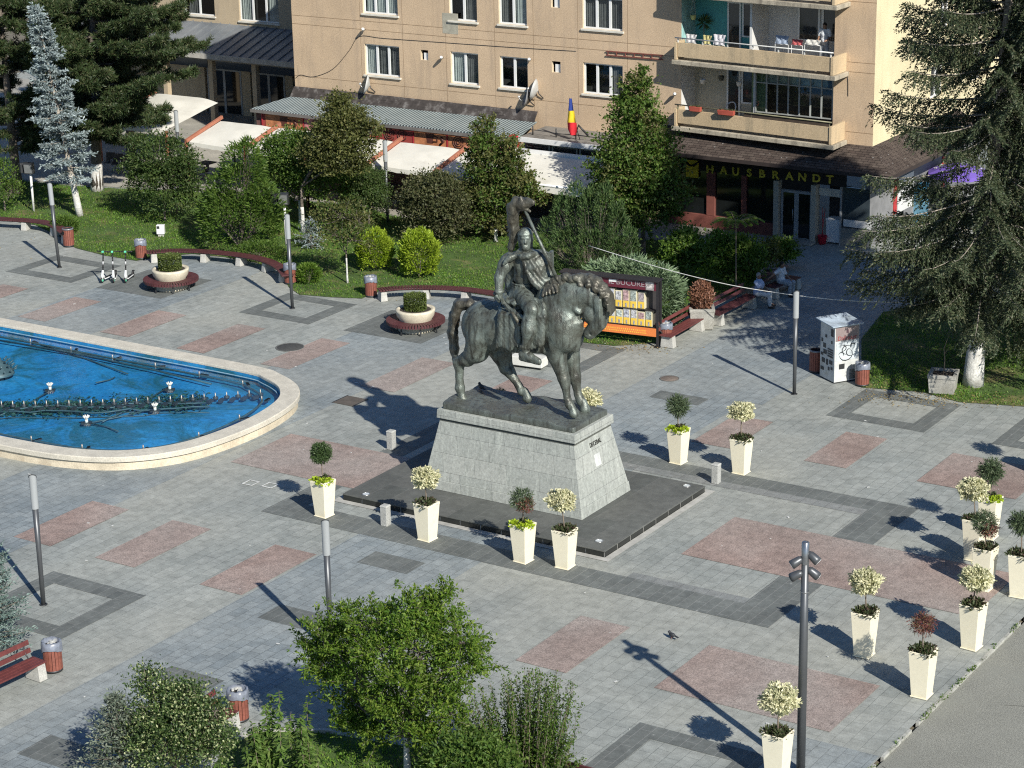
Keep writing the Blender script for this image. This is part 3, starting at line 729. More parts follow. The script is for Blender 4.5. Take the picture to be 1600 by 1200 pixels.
def bird(name, label, loc, rz, col, group=None):
    t_ = thing(name, label, 'pigeon', loc, rz, group)
    b = MB(); b.ball((0, 0, .13), (.13, .075, .07), 10, 6); b.ball((.11, 0, .19), (.05, .045, .05), 8, 5)
    b.tube([(.08, 0, .16), (.11, 0, .19)], [.05, .04], 8); b.add([(-.08, -.05, .13), (-.08, .05, .13), (-.27, .045, .10), (-.27, -.045, .10), (-.26, 0, .12)], [(0, 1, 2, 3), (0, 1, 4)])
    b.build('body', col, t_)
    MB().tube([(.15, 0, .19), (.19, 0, .18)], [.012, .003], 5).build('beak', steel, t_)
    for sd in (-1, 1): MB().tube([(0, sd * .03, .09), (.01, sd * .03, 0), (.05, sd * .03, .005)], [.008, .008, .006], 5).build('leg', M('bird_leg', (.35, .12, .09), .6), t_)
    return t_
dark_feather = M('dark_feather', (.035, .037, .042), .6, var=.3, vs=8)
q = S(752, 614, .62); bird('pigeon', 'dark pigeon standing on the bronze base beside the rear hooves', (q[0], q[1], 2.79), 2.6, dark_feather)
q = W(1050, 998); t_ = bird('pigeon', 'black and white pigeon on the open paving right of the leafy tree', (q[0], q[1], .012), 2.9, dark_feather)
MB().ball((.02, -.02, .135), (.10, .07, .062), 8, 5).build('white_wing', M('white_feather', (.6, .6, .57), .6), t_); t_.scale = (.8, .8, .8)
# ------------------------------------------------------------------ leaves
def rnd(seed): return np.random.RandomState(seed)
def unit(v): return v / (np.linalg.norm(v, axis=-1, keepdims=True) + 1e-9)
def leaf_geo(P, D, L, Wd, rg, N=None, fold=0.0):
    """every leaf a diamond: base, left, tip, right"""
    n = len(P); D = unit(D)
    if N is None: N = unit(rg.normal(size=(n, 3)) + np.array([0, 0, .7]))
    Sd = unit(np.cross(D, N)); N2 = np.cross(Sd, D)
    L = np.broadcast_to(L, (n,))[:, None]; Wd = np.broadcast_to(Wd, (n,))[:, None]
    mid = P + D * L * .48 + N2 * L * fold
    V = np.stack([P, mid + Sd * Wd * .5, P + D * L, mid - Sd * Wd * .5], 1).reshape(-1, 3)
    return V
def leaf_obj(name, Vs, mat, parent):
    V = np.concatenate(Vs); Q = np.arange(len(V)).reshape(-1, 4)
    return np_mesh(name, V, Q, mat, parent)
def sph(rg, n): return unit(rg.normal(size=(n, 3)))

lm_cream = LEAF('leaf_cream', (.34, .35, .20), (.62, .58, .38), (.72, .68, .48), .2)
lm_ball = LEAF('leaf_ball_green', (.035, .065, .022), (.075, .115, .04), None, .15)
lm_spiky = LEAF('leaf_blue_green', (.05, .08, .04), (.10, .13, .065), None, .15)
lm_redball = LEAF('leaf_dark_red', (.10, .035, .03), (.19, .07, .055), (.10, .10, .04), .2)
lm_lime = LEAF('leaf_lime', (.30, .42, .02), (.48, .58, .05), None, .3)
lm_low = LEAF('leaf_low_dark', (.035, .05, .02), (.07, .09, .035), (.09, .05, .045), .2)
bark_thin = M('thin_bark', (.20, .16, .12), .9, var=.3)
pot_m = M('cream_plastic', (.78, .72, .545), .5, var=.06, vs=1.5, grain=.04, gs=20, stain=(.66, .59, .42), ss=1.1)
soil_m = M('dark_soil', (.05, .04, .03), .95)

def ball_leaves(rg, c, rad, n, L, Wd, out=1.0, fill=.55, squash=1.0, lump=.18):
    u = sph(rg, n); ph = rg.uniform(0, 6.28, 4)
    lum = 1 + lump * (np.sin(u[:, 0] * 5 + ph[0]) * np.sin(u[:, 1] * 6 + ph[1]) + .6 * np.sin(u[:, 2] * 7 + ph[2]))
    r = rad * lum * rg.uniform(fill, 1, n) ** .6
    P = np.array(c) + u * r[:, None] * np.array([1, 1, squash])
    D = unit(u * out + rg.normal(size=(n, 3)) * .55)
    return leaf_geo(P, D, L * rg.uniform(.6, 1.25, n), Wd * rg.uniform(.7, 1.2, n), rg, unit(u + rg.normal(size=(n, 3)) * .6))

def potted_tree(x, y, label, kind, under, seed, hp=1.02, rz=0.0, stem=.85, rad=.33, tilt=(0, 0)):
    rg = rnd(seed)
    T = thing('potted_tree', label, 'potted tree', (x, y, .014), rz, 'clipped trees in tapered cream planters')
    b = MB(); w0, w1 = .195, .268
    b.frustum((0, 0), (w0 + .022, w0 + .022), (w0 + .022, w0 + .022), 0, .03)
    b.frustum((0, 0), (w0, w0), (w1, w1), .03, hp - .02)
    # open top: rim ring and sunk floor
    for sx, sy, ax, ay in ((0, 1, w1 + .004, .02), (0, -1, w1 + .004, .02), (1, 0, .02, w1 - .036), (-1, 0, .02, w1 - .036)):
        b.box((sx * (w1 - .016), sy * (w1 - .016), hp), (ax * 2, ay * 2, .07))
    b.build('planter', pot_m, T, bevel=.008)
    s = MB(); s.sheet([(-w1 + .03, -w1 + .03), (w1 - .03, -w1 + .03), (w1 - .03, w1 - .03), (-w1 + .03, w1 - .03)], hp - .015); s.build('soil', soil_m, T)
    cz = hp + stem; top = np.array([tilt[0], tilt[1], cz - rad * .3])
    MB().tube([(0, 0, hp - .05), (tilt[0] * .3 + rg.uniform(-.02, .02), tilt[1] * .3, hp + stem * .3), top, (top[0], top[1], cz + rad * .3)], [.022, .018, .016, .008], 6).build('stem', bark_thin, T)
    c = (tilt[0], tilt[1], cz); Vs = []
    if kind == 'cream':
        Vs = [ball_leaves(rg, c, rad, 2100, .085, .05, 1.0, .55, .74, .24), ball_leaves(rg, c, rad * .75, 900, .09, .06, .6, .1, .72, .14)]; mt = lm_cream
    elif kind == 'green':
        Vs = [ball_leaves(rg, c, rad * .92, 2300, .075, .024, 1.0, .5, 1.0, .14), ball_leaves(rg, c, rad * .7, 900, .09, .05, .6, .1, 1.0, .14)]; mt = lm_ball
    elif kind == 'spiky':
        Vs = [ball_leaves(rg, c, rad * .8, 1700, .15, .024, .7, .1, .95, .25)]; mt = lm_spiky
        u = sph(rg, 26); u[:, 2] = abs(u[:, 2])
        for v in u: Vs.append(leaf_geo(np.array(c) + v * rad * rg.uniform(.6, 1.1, (14, 1)), v + rg.normal(size=(14, 3)) * .5, .12, .02, rg))
    elif kind == 'red':
        Vs = [ball_leaves(rg, c, rad * .85, 1100, .11, .02, .6, .3, .85, .25)]; mt = lm_redball
    elif kind == 'mixed':
        Vs = [ball_leaves(rg, (c[0] - .05, c[1], c[2] + .04), rad * .85, 1200, .12, .022, .7, .4, .95, .2)]; mt = lm_spiky
    leaf_obj('crown', Vs, mt, T)
    if kind == 'mixed':
        leaf_obj('crown_browned', [ball_leaves(rg, (c[0] + .10, c[1] - .03, c[2] - .09), rad * .62, 600, .10, .022, .7, .4, .9, .2)], lm_redball, T)
    def tuft(cc, r_, n, L, Wd):
        u = sph(rg, n); u[:, 2] = abs(u[:, 2]) * .8
        P = np.array(cc) + u * r_ * rg.uniform(.4, 1, (n, 1)); return leaf_geo(P, unit(u + rg.normal(size=(n, 3)) * .5 + np.array([0, 0, .2])), L * rg.uniform(.7, 1.2, n), Wd, rg)
    U = []
    if under in ('lime', 'limered'):
        leaf_obj('lime_plants', [tuft((dx, dy, hp - .02), .14, 130, .10, .075) for dx, dy in ((-.17, -.13), (.13, -.18), (.18, .0))], lm_lime, T)
        leaf_obj('underplanting', [tuft((dx, dy, hp), .16, 150, .10, .04) for dx, dy in ((0, .1), (.08, -.02))], lm_low, T)
    else:
        leaf_obj('underplanting', [tuft((dx + rg.uniform(-.05, .05), dy, hp - .02), .17, 130, .10, .045) for dx, dy in ((-.15, -.1), (.12, -.15), (.1, .12), (-.08, .1), (0, 0))], lm_low, T)
    return T

PT = [((507, 812), 'green', 'lime', 'green ball tree with lime plants in cream planter, left of the dark platform', .85, .34),
      ((668, 849), 'cream', 'low', 'cream leaved ball tree in planter before the left end of the pedestal', .78, .36),
      ((818, 883), 'mixed', 'lime', 'green and brown ball tree over lime plants beside the near platform corner', .70, .34),
      ((883, 892), 'cream', 'low', 'cream leaved ball tree with dark plants standing nearest the platform corner', .85, .36),
      ((1060, 729), 'spiky', 'lime', 'spiky green tree over lime plants in planter right of the pedestal', .72, .34),
      ((1158, 745), 'cream', 'low', 'cream leaved ball tree with dark red plants beyond the right platform corner', .88, .34),
      ((919, 722), 'cream', 'low', 'cream leaved ball tree partly hidden behind the front hooves of the horse', .84, .36),
      ((783, 722), 'green', 'low', 'green ball tree seen under the belly of the bronze horse', .80, .36),
      ((1545, 846), 'spiky', 'lime', 'bluish spiky tree farthest back in the planter cluster by the road', .78, .36),
      ((1521, 880), 'cream', 'low', 'cream leaved ball tree leaning left in the planter cluster by the road', .86, .38),
      ((1537, 926), 'mixed', 'low', 'green ball tree with brown side in the middle of the roadside cluster', .66, .36),
      ((1592, 937), 'spiky', 'low', 'dark green tree in planter cut by the right picture edge', .86, .34),
      ((1518, 1018), 'cream', 'low', 'grey cream ball tree in planter below the roadside cluster', .70, .36),
      ((1350, 1030), 'cream', 'low', 'cream leaved ball tree in a planter right of the floodlight pole', .82, .36),
      ((1440, 1093), 'red', 'low', 'dark red leaved tree in planter standing close to the kerb', .70, .32),
      ((1214, 1226), 'cream', 'low', 'cream leaved ball tree in planter beside the foot of the floodlight pole', .82, .38),
      ((1640, 752), 'spiky', 'low', 'green tree in planter just beyond the right picture edge', .85, .36)]
for i, ((px_, py_), k, u, lab, stem, rad) in enumerate(PT):
    q = W(px_, py_ - 6); potted_tree(q[0], q[1], lab, k, u, 100 + i, stem=stem, rad=rad, rz=random.uniform(-.08, .08), tilt=(-.10, .02) if i in (3, 9) else (random.uniform(-.03, .03), 0), hp=1.08 if i < 8 else 1.16)

# ------------------------------------------------------------------ lamps
pole_m = M('grey_pole_paint', (.105, .11, .115), .4, .5, var=.1, grain=.05)
tube_m = M('milky_lamp_tube', (.31, .325, .325), .3, var=.06, grain=.03)
dark_m = M('dark_metal', (.05, .052, .055), .45, .4, var=.15)
def lamp_post(px_, py_, ht, label, lean=(0, 0)):
    q = W(px_, py_); T = thing('lamp_post', label, 'street lamp', (q[0], q[1], .01), 0, 'tube lamps on the square')
    s = ht * .735; lx, ly = lean
    MB().tube([(0, 0, 0), (lx * .5, ly * .5, s * .5), (lx * s / ht, ly * s / ht, s)], [.062, .066, .082], 14).build('pole', pole_m, T)
    MB().lathe([(.0, .0), (.11, 0), (.11, .015), (.07, .02)], n=16).build('base_plate', dark_m, T)
    b = MB(); n = 18; vs = []; c0 = Vector((lx * s / ht, ly * s / ht, s)); c1 = Vector((lx, ly, ht))
    for k in range(n):
        a = 2 * PI * k / n; vs.append((c0.x + .098 * math.cos(a), c0.y + .098 * math.sin(a), c0.z))
    for k in range(n):
        a = 2 * PI * k / n; vs.append((c1.x + .098 * math.cos(a), c1.y + .098 * math.sin(a), c1.z - .12 + .10 * math.cos(a + .9)))
    b.add(vs, [(k, (k + 1) % n, n + (k + 1) % n, n + k) for k in range(n)], 0, True)
    b.build('lamp_tube', tube_m, T)
    b = MB(); vs = []
    for dz in (0, .025):
        for k in range(n):
            a = 2 * PI * k / n; vs.append((c1.x + .108 * math.cos(a), c1.y + .108 * math.sin(a), c1.z - .12 + .105 * math.cos(a + .9) + dz))
    b.add(vs, [tuple(range(n))[::-1], tuple(range(n, 2 * n))] + [(k, (k + 1) % n, n + (k + 1) % n, n + k) for k in range(n)])
    b.build('cap', pole_m, T)
for a in ((68, 945, 3.72, 'tube lamp on a dark pole in the pale square at lower left', (0, .02)), (518, 1022, 3.66, 'tube lamp on dark pole rising behind the leafy foreground tree'),
          (93, 418, 3.6, 'tube lamp on a leaning dark pole beside the parked scooters', (-.10, -.06)), (457, 482, 3.75, 'tube lamp in the framed paving square before the curved bench', (-.03, 0)),
          (1241, 616, 3.62, 'tube lamp standing alone left of the sticker covered machine'), (606, 347, 3.7, 'tube lamp at the terrace edge before the white canopies'),
          (283, 300, 3.9, 'tube lamp half hidden behind the bush by the terrace frame')): lamp_post(*a)

# tall pole with four floodlights
q = W(1251, 1206); FP = thing('floodlight_pole', 'tall dark pole with four spotlights standing at the front right', 'floodlight pole', (q[0], q[1], .01))
hF = HT(1251, 1206, 1255.5, 848)
MB().tube([(0, 0, 0), (0, 0, hF * .5), (0, 0, hF)], [.10, .098, .075], 18).build('pole', pole_m, FP)
MB().lathe([(.16, 0), (.16, .02), (.10, .03)], n=18).build('base_plate', dark_m, FP)
MB().lathe([(.104, 0), (.108, .01), (.104, .02)], (0, 0, hF * .79), n=18).build('collar', steel, FP)
MB().lathe([(.085, -.5), (.085, 0), (.06, .02), (0, .02)], (0, 0, hF), n=18).build('pole_top', M('bright_pole_top', (.30, .31, .32), .25, .8), FP)
cvw = Vector((CAM[0] - q[0], CAM[1] - q[1], 0)).normalized(); lft = Vector((cvw.y, -cvw.x, 0)); lft = -lft if lft.dot(Vector((-.84, -.54, 0))) < 0 else lft
for sx, dz, tz in ((1, -.42, .75), (1, -.74, .25), (-1, -.30, -.9), (-1, -.66, -.9)):
    d = (lft * sx * .9 + Vector((0, 0, -.55 if sx > 0 else -.8)) + cvw * (.25 if dz > -.5 else -.1)).normalized()
    base = Vector((0, 0, hF + dz)) + lft * sx * .13
    hd = MB().tube([base - d * .10, base - d * .03, base + d * .12, base + d * .20], [.04, .085, .10, .103], 16).build('spotlight', pole_m, FP)
    MB().tube([base + d * .202, base + d * .21], [.09, .09], 16).build('glass', lens_m, hd)
    MB().beam(Vector((0, 0, hF + dz)), base, .05, .04).build('bracket', dark_m, hd)

# white-post floodlights on the lawn
def lawn_flood(px_, py_, ht, label, rz, off=0):
    q = W(px_, py_); T = thing('lawn_floodlight', label, 'floodlight', (q[0], q[1], .02), rz, 'floodlights on white lawn posts')
    MB().tube([(0, 0, 0), (0, 0, ht - .45)], [.055, .055], 10).build('post', M('white_paint', (.68, .68, .65), .6, var=.08), T)
    b = MB(); b.box((0, -.10, ht - .22), (.44, .26, .50), M=Matrix.Rotation(.12, 3, 'X')); b.build('lamp_housing', dark_m, T, bevel=.03)
    b = MB(); b.box((0, -.235, ht - .235), (.36, .012, .40), M=Matrix.Rotation(.12, 3, 'X')); b.build('lamp_face', M('dull_glass', (.16, .165, .16), .3), T)
    b = MB(); b.box((-.36, .02, ht - .24), (.34, .24, .46), rz=.9); b.build('second_housing', dark_m, T, bevel=.03)
lawn_flood(448, 391, 2.45, 'dark double floodlight on white post behind the middle curved bench', .45)
lawn_flood(53, 331, 2.25, 'dark floodlight on white post under the blue spruce', .3)

# ------------------------------------------------------------------ litter bins
slat_m = M('bin_slat_wood', (.235, .08, .055), .6, var=.3, vs=4, grain=.2, gs=25, stain=(.16, .05, .035), ss=2.0)
bag_m = M('grey_plastic_bag', (.19, .21, .25), .35, var=.3, vs=9)
def bin_(px_, py_, label, bag=True, slot=False, rz=0, sc=1.0, src=None):
    q = W(px_, py_ - 5)
    T = thing('litter_bin', label, 'litter bin', (q[0], q[1], .012), rz, 'red slatted litter bins')
    MB().lathe([(.0, .02), (.20, .02), (.205, .10), (.205, .76)], n=20).build('liner', dark_m, T)
    b = MB(); n = 18
    for k in range(n):
        a = 2 * PI * k / n
        b.box((.222 * math.cos(a), .222 * math.sin(a), .41), (.022, .068, .72), rz=a)
    b.build('slats', slat_m, T)
    MB().lathe([(.205, .02), (.238, .02), (.238, .07), (.205, .07)], n=24).build('base_ring', dark_m, T)
    MB().lathe([(.20, .74), (.24, .74), (.245, .80), (.20, .80)], n=24).build('rim', M('bin_rim', (.20, .21, .23), .4, .3), T)
    if bag:
        b = MB(); n = 26; rg = rnd(int(px_)); vs = []
        prof = [(.17, .70), (.205, .815), (.25, .80), (.258, .68), (.262, .58)]
        for r_, z in prof:
            for k in range(n): vs.append(((r_ + rg.uniform(-.008, .012)) * math.cos(2 * PI * k / n), (r_ + rg.uniform(-.008, .012)) * math.sin(2 * PI * k / n), z + rg.uniform(-.02, .02) - (.05 * math.sin(k * .5) if z < .6 else 0)))
        b.add(vs, [(i * n + k, i * n + (k + 1) % n, (i + 1) * n + (k + 1) % n, (i + 1) * n + k) for i in range(4) for k in range(n)], 0, True)
        b.build('bag', bag_m, T)
        b = MB()
        for k in range(7): b.box((rg.uniform(-.1, .1), rg.uniform(-.1, .1), .74 + rg.uniform(0, .06)), (.09, .06, .05), rz=rg.uniform(0, 3))
        b.build('rubbish', M('paper_rubbish', (.5, .5, .47), .8, var=.4, vs=10), T)
    if slot:
        a = -1.9 - rz
        MB().box((.236 * math.cos(a), .236 * math.sin(a), .62), (.012, .17, .13), rz=a).build('opening', M('black_hole', (.012, .012, .012), .8), T)
for a in ((108, 390, 'red slatted bin at the right end of the leftmost curved bench', False, True), (221, 409, 'red slatted bin with grey bag at left end of the middle curved bench', True, True),
          (454, 448, 'red slatted bin behind the lamp at right end of middle curved bench'), (580, 468, 'red slatted bin beside the left end of the third curved bench'),
          (1040, 543, 'red slatted bin between the book kiosk and the straight bench'), (1347, 607, 'red slatted bin with grey bag right of the sticker covered machine', True, True),
          (84, 1053, 'red slatted bin beside the foreground bench at lower left'), (374, 1130, 'red slatted bin beside the variegated bush at the bottom'),
          (1275, 586, 'dark red bin half hidden behind the sticker covered machine', False)): bin_(*a)

# ------------------------------------------------------------------ bollards
bol_m = M('bollard_stone', (.40, .40, .37), .85, var=.2, vs=4, grain=.35, gs=50)
for px_, py_, lab in ((612, 705, 'short square stone post in the shadow left of the pedestal'), (603, 824, 'short square stone post before the left platform edge'), (1119, 758, 'short square stone post at the right platform corner')):
    q = W(px_, py_ - 3); T = thing('stone_bollard', lab, 'bollard', (q[0], q[1], .012), 0, 'stone posts round the monument')
    MB().bx(-.11, .11, -.11, .11, 0, .58).build('shaft', bol_m, T, bevel=.012)
    MB().frustum((0, 0), (.125, .125), (.10, .10), .583, .625).build('cap', bol_m, T, bevel=.01)

# ------------------------------------------------------------------ benches
mar = M('maroon_slats', (.085, .028, .03), .5, var=.3, vs=5, grain=.2, gs=30)
mar_l = M('red_brown_slats', (.135, .038, .034), .5, var=.3, vs=5, grain=.2, gs=30)
con = M('bench_concrete', (.43, .42, .38), .85, var=.2, vs=3, grain=.2, gs=30)
def resample(pts, step):
    pts = [Vector([float(v) for v in p]) for p in pts]; out = [pts[0].copy()]; acc = 0
    for a, b in zip(pts, pts[1:]):
        d = (b - a).length; t = step - acc
        while t <= d: out.append(a.lerp(b, t / d)); t += step
        acc = (acc + d) % step if d + acc >= step else acc + d
    return out
def smooth_path(pts, n=8):
    P = [Vector([float(v) for v in p]) for p in pts]; P = [P[0] * 2 - P[1]] + P + [P[-1] * 2 - P[-2]]; out = []
    for i in range(1, len(P) - 2):
        for k in range(n):
            t = k / n; a, b, c, d = P[i - 1], P[i], P[i + 1], P[i + 2]
            out.append(.5 * ((2 * b) + (c - a) * t + (2 * a - 5 * b + 4 * c - d) * t * t + (3 * b - a - 3 * c + d) * t ** 3))
    out.append(P[-2]); return out
def curved_bench(path, label, blocks):
    P = smooth_path([W(x, y, .46) for x, y in path]); c = P[len(P) // 2]
    T = thing('curved_bench', label, 'bench', (c.x, c.y, 0.01), 0, 'curved slatted benches along the lawn')
    Rp = resample(P, .115); b = MB(); fr = MB()
    for i, p in enumerate(Rp):
        d = (Rp[min(i + 1, len(Rp) - 1)] - Rp[max(i - 1, 0)]).normalized(); a = math.atan2(d.y, d.x)
        b.box((p.x, p.y, .44), (.092, .50, .045), rz=a)
        if i: 
            for s in (-.16, .16):
                n_ = Vector((-d.y, d.x, 0)) * s; fr.beam(Rp[i - 1] + n_ - Vector((0, 0, .065)), p + n_ - Vector((0, 0, .065)), .04, .04)
    b.build('seat', mar, T, True); fr.build('seat_frame', dark_m, T, True)
    L = len(Rp)
    for f in blocks:
        i = min(L - 2, max(1, int(f * (L - 1)))); p = Rp[i]; d = (Rp[i + 1] - Rp[i - 1]).normalized(); a = math.atan2(d.y, d.x)
        bb = MB(); bb.frustum((0, 0), (.14, .24), (.11, .20), 0, .362)
        o = bb.build('support', con, T, bevel=.012); o.location = (p.x - T.location.x, p.y - T.location.y, 0); o.rotation_euler = (0, 0, a)
curved_bench([(-60, 335), (0, 341), (50, 344), (82, 350), (107, 366)], 'maroon curved bench at the far left in front of the blue spruce', (.2, .48, .75, .97))
curved_bench([(231, 393), (262, 391), (300, 391), (345, 394), (385, 399), (415, 406), (438, 417), (450, 430)], 'maroon curved bench in the middle behind the left round planter', (.03, .3, .5, .7, .93))
curved_bench([(593, 452), (622, 449), (660, 448), (700, 449), (735, 452), (775, 458), (800, 463)], 'maroon curved bench before the lawn behind the right round planter', (.03, .34, .63, .93))

def park_bench(c, ang, Ln, label, m=mar_l, back=True, blocks=(-.42, .42)):
    T = thing('park_bench', label, 'bench', (c[0], c[1], .012), ang, 'straight slatted park benches')
    b = MB()
    for y in (-.20, -.07, .06, .19): b.bx(-Ln / 2, Ln / 2, y - .055, y + .055, .43, .47)
    b.build('seat', m, T, bevel=.006)
    if back:
        b = MB()
        for z in (.62, .82): b.box((0, .29 + (z - .5) * .25, z), (Ln, .035, .12), M=Matrix.Rotation(-.25, 3, 'X'))
        b.build('backrest', m, T, bevel=.006)
        for f in blocks:
            MB().tube([(f * Ln, .18, .42), (f * Ln, .30, .55), (f * Ln, .40, .90)], .02, 6).build('back_bracket', dark_m, T)
    for f in blocks:
        bb = MB(); bb.frustum((f * Ln, -.02), (.13, .26), (.12, .22), 0, .43); bb.build('support', con, T, bevel=.01)
def ang_px(a, b, z=.46):
    p, q = W(*a, z), W(*b, z); return math.atan2(q[1] - p[1], q[0] - p[0]), np.linalg.norm(q - p), (p + q) / 2
a, L, c = ang_px((1042, 524), (1090, 497)); park_bench(c, a, L + .3, 'red brown bench with backrest right of the book kiosk')
a, L, c = ang_px((1118, 490), (1172, 462)); park_bench(c, a, L + .3, 'red brown bench in tree shade where the man in white trousers sits', mar)
a, L, c = ang_px((1203, 449), (1243, 432)); park_bench(c, a + 0, L, 'dark bench in shade where the man with spread arms sits', mar)
a, L, c = ang_px((-40, 1078), (62, 1030)); park_bench(c, a, L, 'red brown bench with backrest at the lower left picture edge', mar_l)
a, L, c = ang_px((318, 1136), (358, 1108)); park_bench(c, a, L, 'red brown bench end behind the variegated bush', mar_l, True)
a, L, c = ang_px((872, 1198), (960, 1222)); park_bench(c, a + PI, L, 'maroon bench at the bottom edge below the leafy shrub', mar, True)

# round planter benches
cream = M('cream_stone', (.60, .54, .41), .75, var=.2, vs=2.5, grain=.2, gs=30, stain=(.45, .40, .30), ss=2)
lm_hedge = LEAF('leaf_hedge', (.05, .075, .018), (.10, .135, .03), (.14, .17, .05), .25)
def round_bench(px_, py_, label, hw):
    q = W(px_, py_); T = thing('round_planter_bench', label, 'planter bench', (q[0], q[1], .012), 0, 'round planters ringed by a slatted bench')
    MB().lathe([(.0, .0), (.66, 0), (.66, .06), (.58, .1), (.58, .34), (.62, .44), (.70, .56), (.73, .72), (.74, .80), (.62, .81), (.58, .76), (.0, .74)], n=40).build('bowl', cream, T)
    b = MB()
    for k in range(60):
        a = 2 * PI * k / 60; b.box((.86 * math.cos(a), .86 * math.sin(a), .40), (.44, .072, .035), rz=a)
        t_ = 1.085; b.box((t_ * math.cos(a), t_ * math.sin(a), .36), (.03, .085, .10), rz=a)
    b.build('seat', mar, T)
    b = MB()
    for k in range(8):
        a = 2 * PI * k / 8; b.box((.93 * math.cos(a), .93 * math.sin(a), .19), (.04, .05, .38), rz=a)
    MB().lathe([(.66, .33), (1.05, .33), (1.05, .37), (.66, .37)], n=40).build('seat_frame', dark_m, T)
    b.build('legs', dark_m, T)
    MB().lathe([(0, .765), (.6, .765)], n=24).build('soil', soil_m, T)
    rg = rnd(int(px_)); n = 3800; P = rg.uniform(-1, 1, (n, 3)); P = P / np.maximum(1e-6, np.max(np.abs(P), 1, keepdims=True)) * rg.uniform(.75, 1.03, (n, 1))
    rr = np.linalg.norm(P[:, :2], axis=1, keepdims=True); P[:, :2] = P[:, :2] / np.maximum(rr, 1e-6) * np.minimum(rr, 1.0)
    P = P * np.array([hw, hw, .27]) + np.array([0, 0, 1.05]); D = unit(P - np.array([0, 0, .85]) + rg.normal(size=(n, 3)) * .3)
    leaf_obj('clipped_shrub', [leaf_geo(P, D, .07, .04, rg)], lm_hedge, T)
round_bench(268, 450, 'round cream planter bench with wide clipped shrub near the scooters', .42)
round_bench(650, 515, 'round cream planter bench with small clipped shrub left of the horse', .38)

# ------------------------------------------------------------------ scooters
blk = M('black_rubber', (.02, .02, .02), .6); grn = M('mint_green_paint', (.12, .55, .33), .4); wht = M('scooter_white', (.62, .63, .62), .4, var=.06)
def scooter(px_, py_, rz, label):
    q = W(px_, py_); T = thing('kick_scooter', label, 'electric scooter', (q[0], q[1], .012), rz, 'electric scooters parked in a row')
    b = MB(); b.box((.40, 0, .14), (.62, .16, .05)); b.build('deck', wht, T, bevel=.02)
    MB().box((.40, 0, .168), (.55, .13, .006)).build('grip_mat', blk, T)
    for x in (-.05, .82):  # wheels
        w = MB(); prof = [(-.03, .07), (-.025, .11), (0, .12), (.025, .11), (.03, .07)]; n = 16; vs = []
        for yy, r_ in prof:
            for k in range(n): vs.append((x + r_ * math.cos(2 * PI * k / n), yy, .12 + r_ * math.sin(2 * PI * k / n)))
        w.add(vs, [(i * n + k, i * n + (k + 1) % n, (i + 1) * n + (k + 1) % n, (i + 1) * n + k) for i in range(4) for k in range(n)], 0, True)
        wo = w.build('wheel', blk, T)
        MB().tube([(x, -.035, .12), (x, .035, .12)], .06, 12).build('hub', grn if x < 0 else blk, wo)
    b = MB(); b.tube([(.74, 0, .16), (.86, 0, .26), (.98, 0, .24)], [.04, .05, .03], 8); b.build('rear_mudguard', blk, T)
    MB().tube([(-.05, 0, .14), (-.02, 0, .30), (.06, 0, .50)], [.05, .055, .045], 10).build('front_fork', wht, T)
    b = MB()
    MB().tube([(.10, 0, .17), (.03, 0, .30)], [.05, .05], 8).build('neck', wht, T)
    for k in range(6):
        t0, t1 = k / 6, (k + 1) / 6; MB()
        p0 = Vector((.06, 0, .48)).lerp(Vector((.18, 0, 1.22)), t0); p1 = Vector((.06, 0, .48)).lerp(Vector((.18, 0, 1.22)), t1)
        b.tube([p0, p1], .030, 8, mat=1 if k == 2 else 0)
    b.build('stem', [blk, M('white_strip', (.5, .5, .5), .5)], T)
    hb = MB().tube([(.20, -.27, 1.24), (.18, 0, 1.25), (.20, .27, 1.24)], .018, 8).build('handlebar', blk, T)
    for s in (-1, 1): MB().tube([(.20, s * .17, 1.24), (.205, s * .28, 1.24)], .026, 8).build('grip', blk, hb)
    MB().box((.15, 0, 1.24), (.10, .09, .08)).build('display', grn, T, bevel=.02)
scooter(161, 442, 1.75, 'white and green scooter standing leftmost of the three parked scooters')
scooter(178, 442, 2.2, 'white and green scooter standing in the middle of the three')
scooter(197, 442, 1.95, 'white and green scooter standing nearest the round planter bench')
# ------------------------------------------------------------------ fountain
FO = thing('fountain', 'long rounded blue fountain pool with cream stone rim and rows of jets', 'fountain', (-24, 3, 0))
out_pts = [(-44, -2.5), (-30, -2.45), (-24, -2.43), (-20.7, -2.38), (-18.2, -2.10), (-16.35, -1.25), (-15.15, .45), (-14.78, 3.1), (-15.15, 5.5), (-16.05, 6.9), (-17.4, 7.7), (-18.9, 8.03), (-24.6, 8.05), (-30, 8.05), (-44, 8.0)]
OP = [(p.x, p.y) for p in smooth_path([(x, y, 0) for x, y in out_pts], 10)]
def inset(P, d):
    out = []
    for i, p in enumerate(P):
        a = P[max(i - 1, 0)]; b = P[min(i + 1, len(P) - 1)]; t = Vector((b[0] - a[0], b[1] - a[1])).normalized()
        out.append((p[0] - t.y * d, p[1] + t.x * d))
    return out
def wallstrip(b, P0, z0, P1, z1, mat=0):
    n = len(P0); vs = [(p[0], p[1], z0) for p in P0] + [(p[0], p[1], z1) for p in P1]
    b.add(vs, [(i, i + 1, n + i + 1, n + i) for i in range(n - 1)], mat, True)
trav = M('travertine', (.60, .52, .385), .75, var=.22, vs=2.0, grain=.2, gs=25, stain=(.42, .33, .22), ss=1.5)
rim_t = M('travertine_cap', (.55, .51, .42), .7, var=.15, vs=2.0, grain=.2, gs=25, stain=(.45, .42, .35), ss=1.5)
I1 = inset(OP, .62); E0 = inset(OP, .05); X0 = inset(OP, -.03)
b = MB(); wallstrip(b, E0, 0, E0, .26); b.build('rim_wall', trav, FO, True)
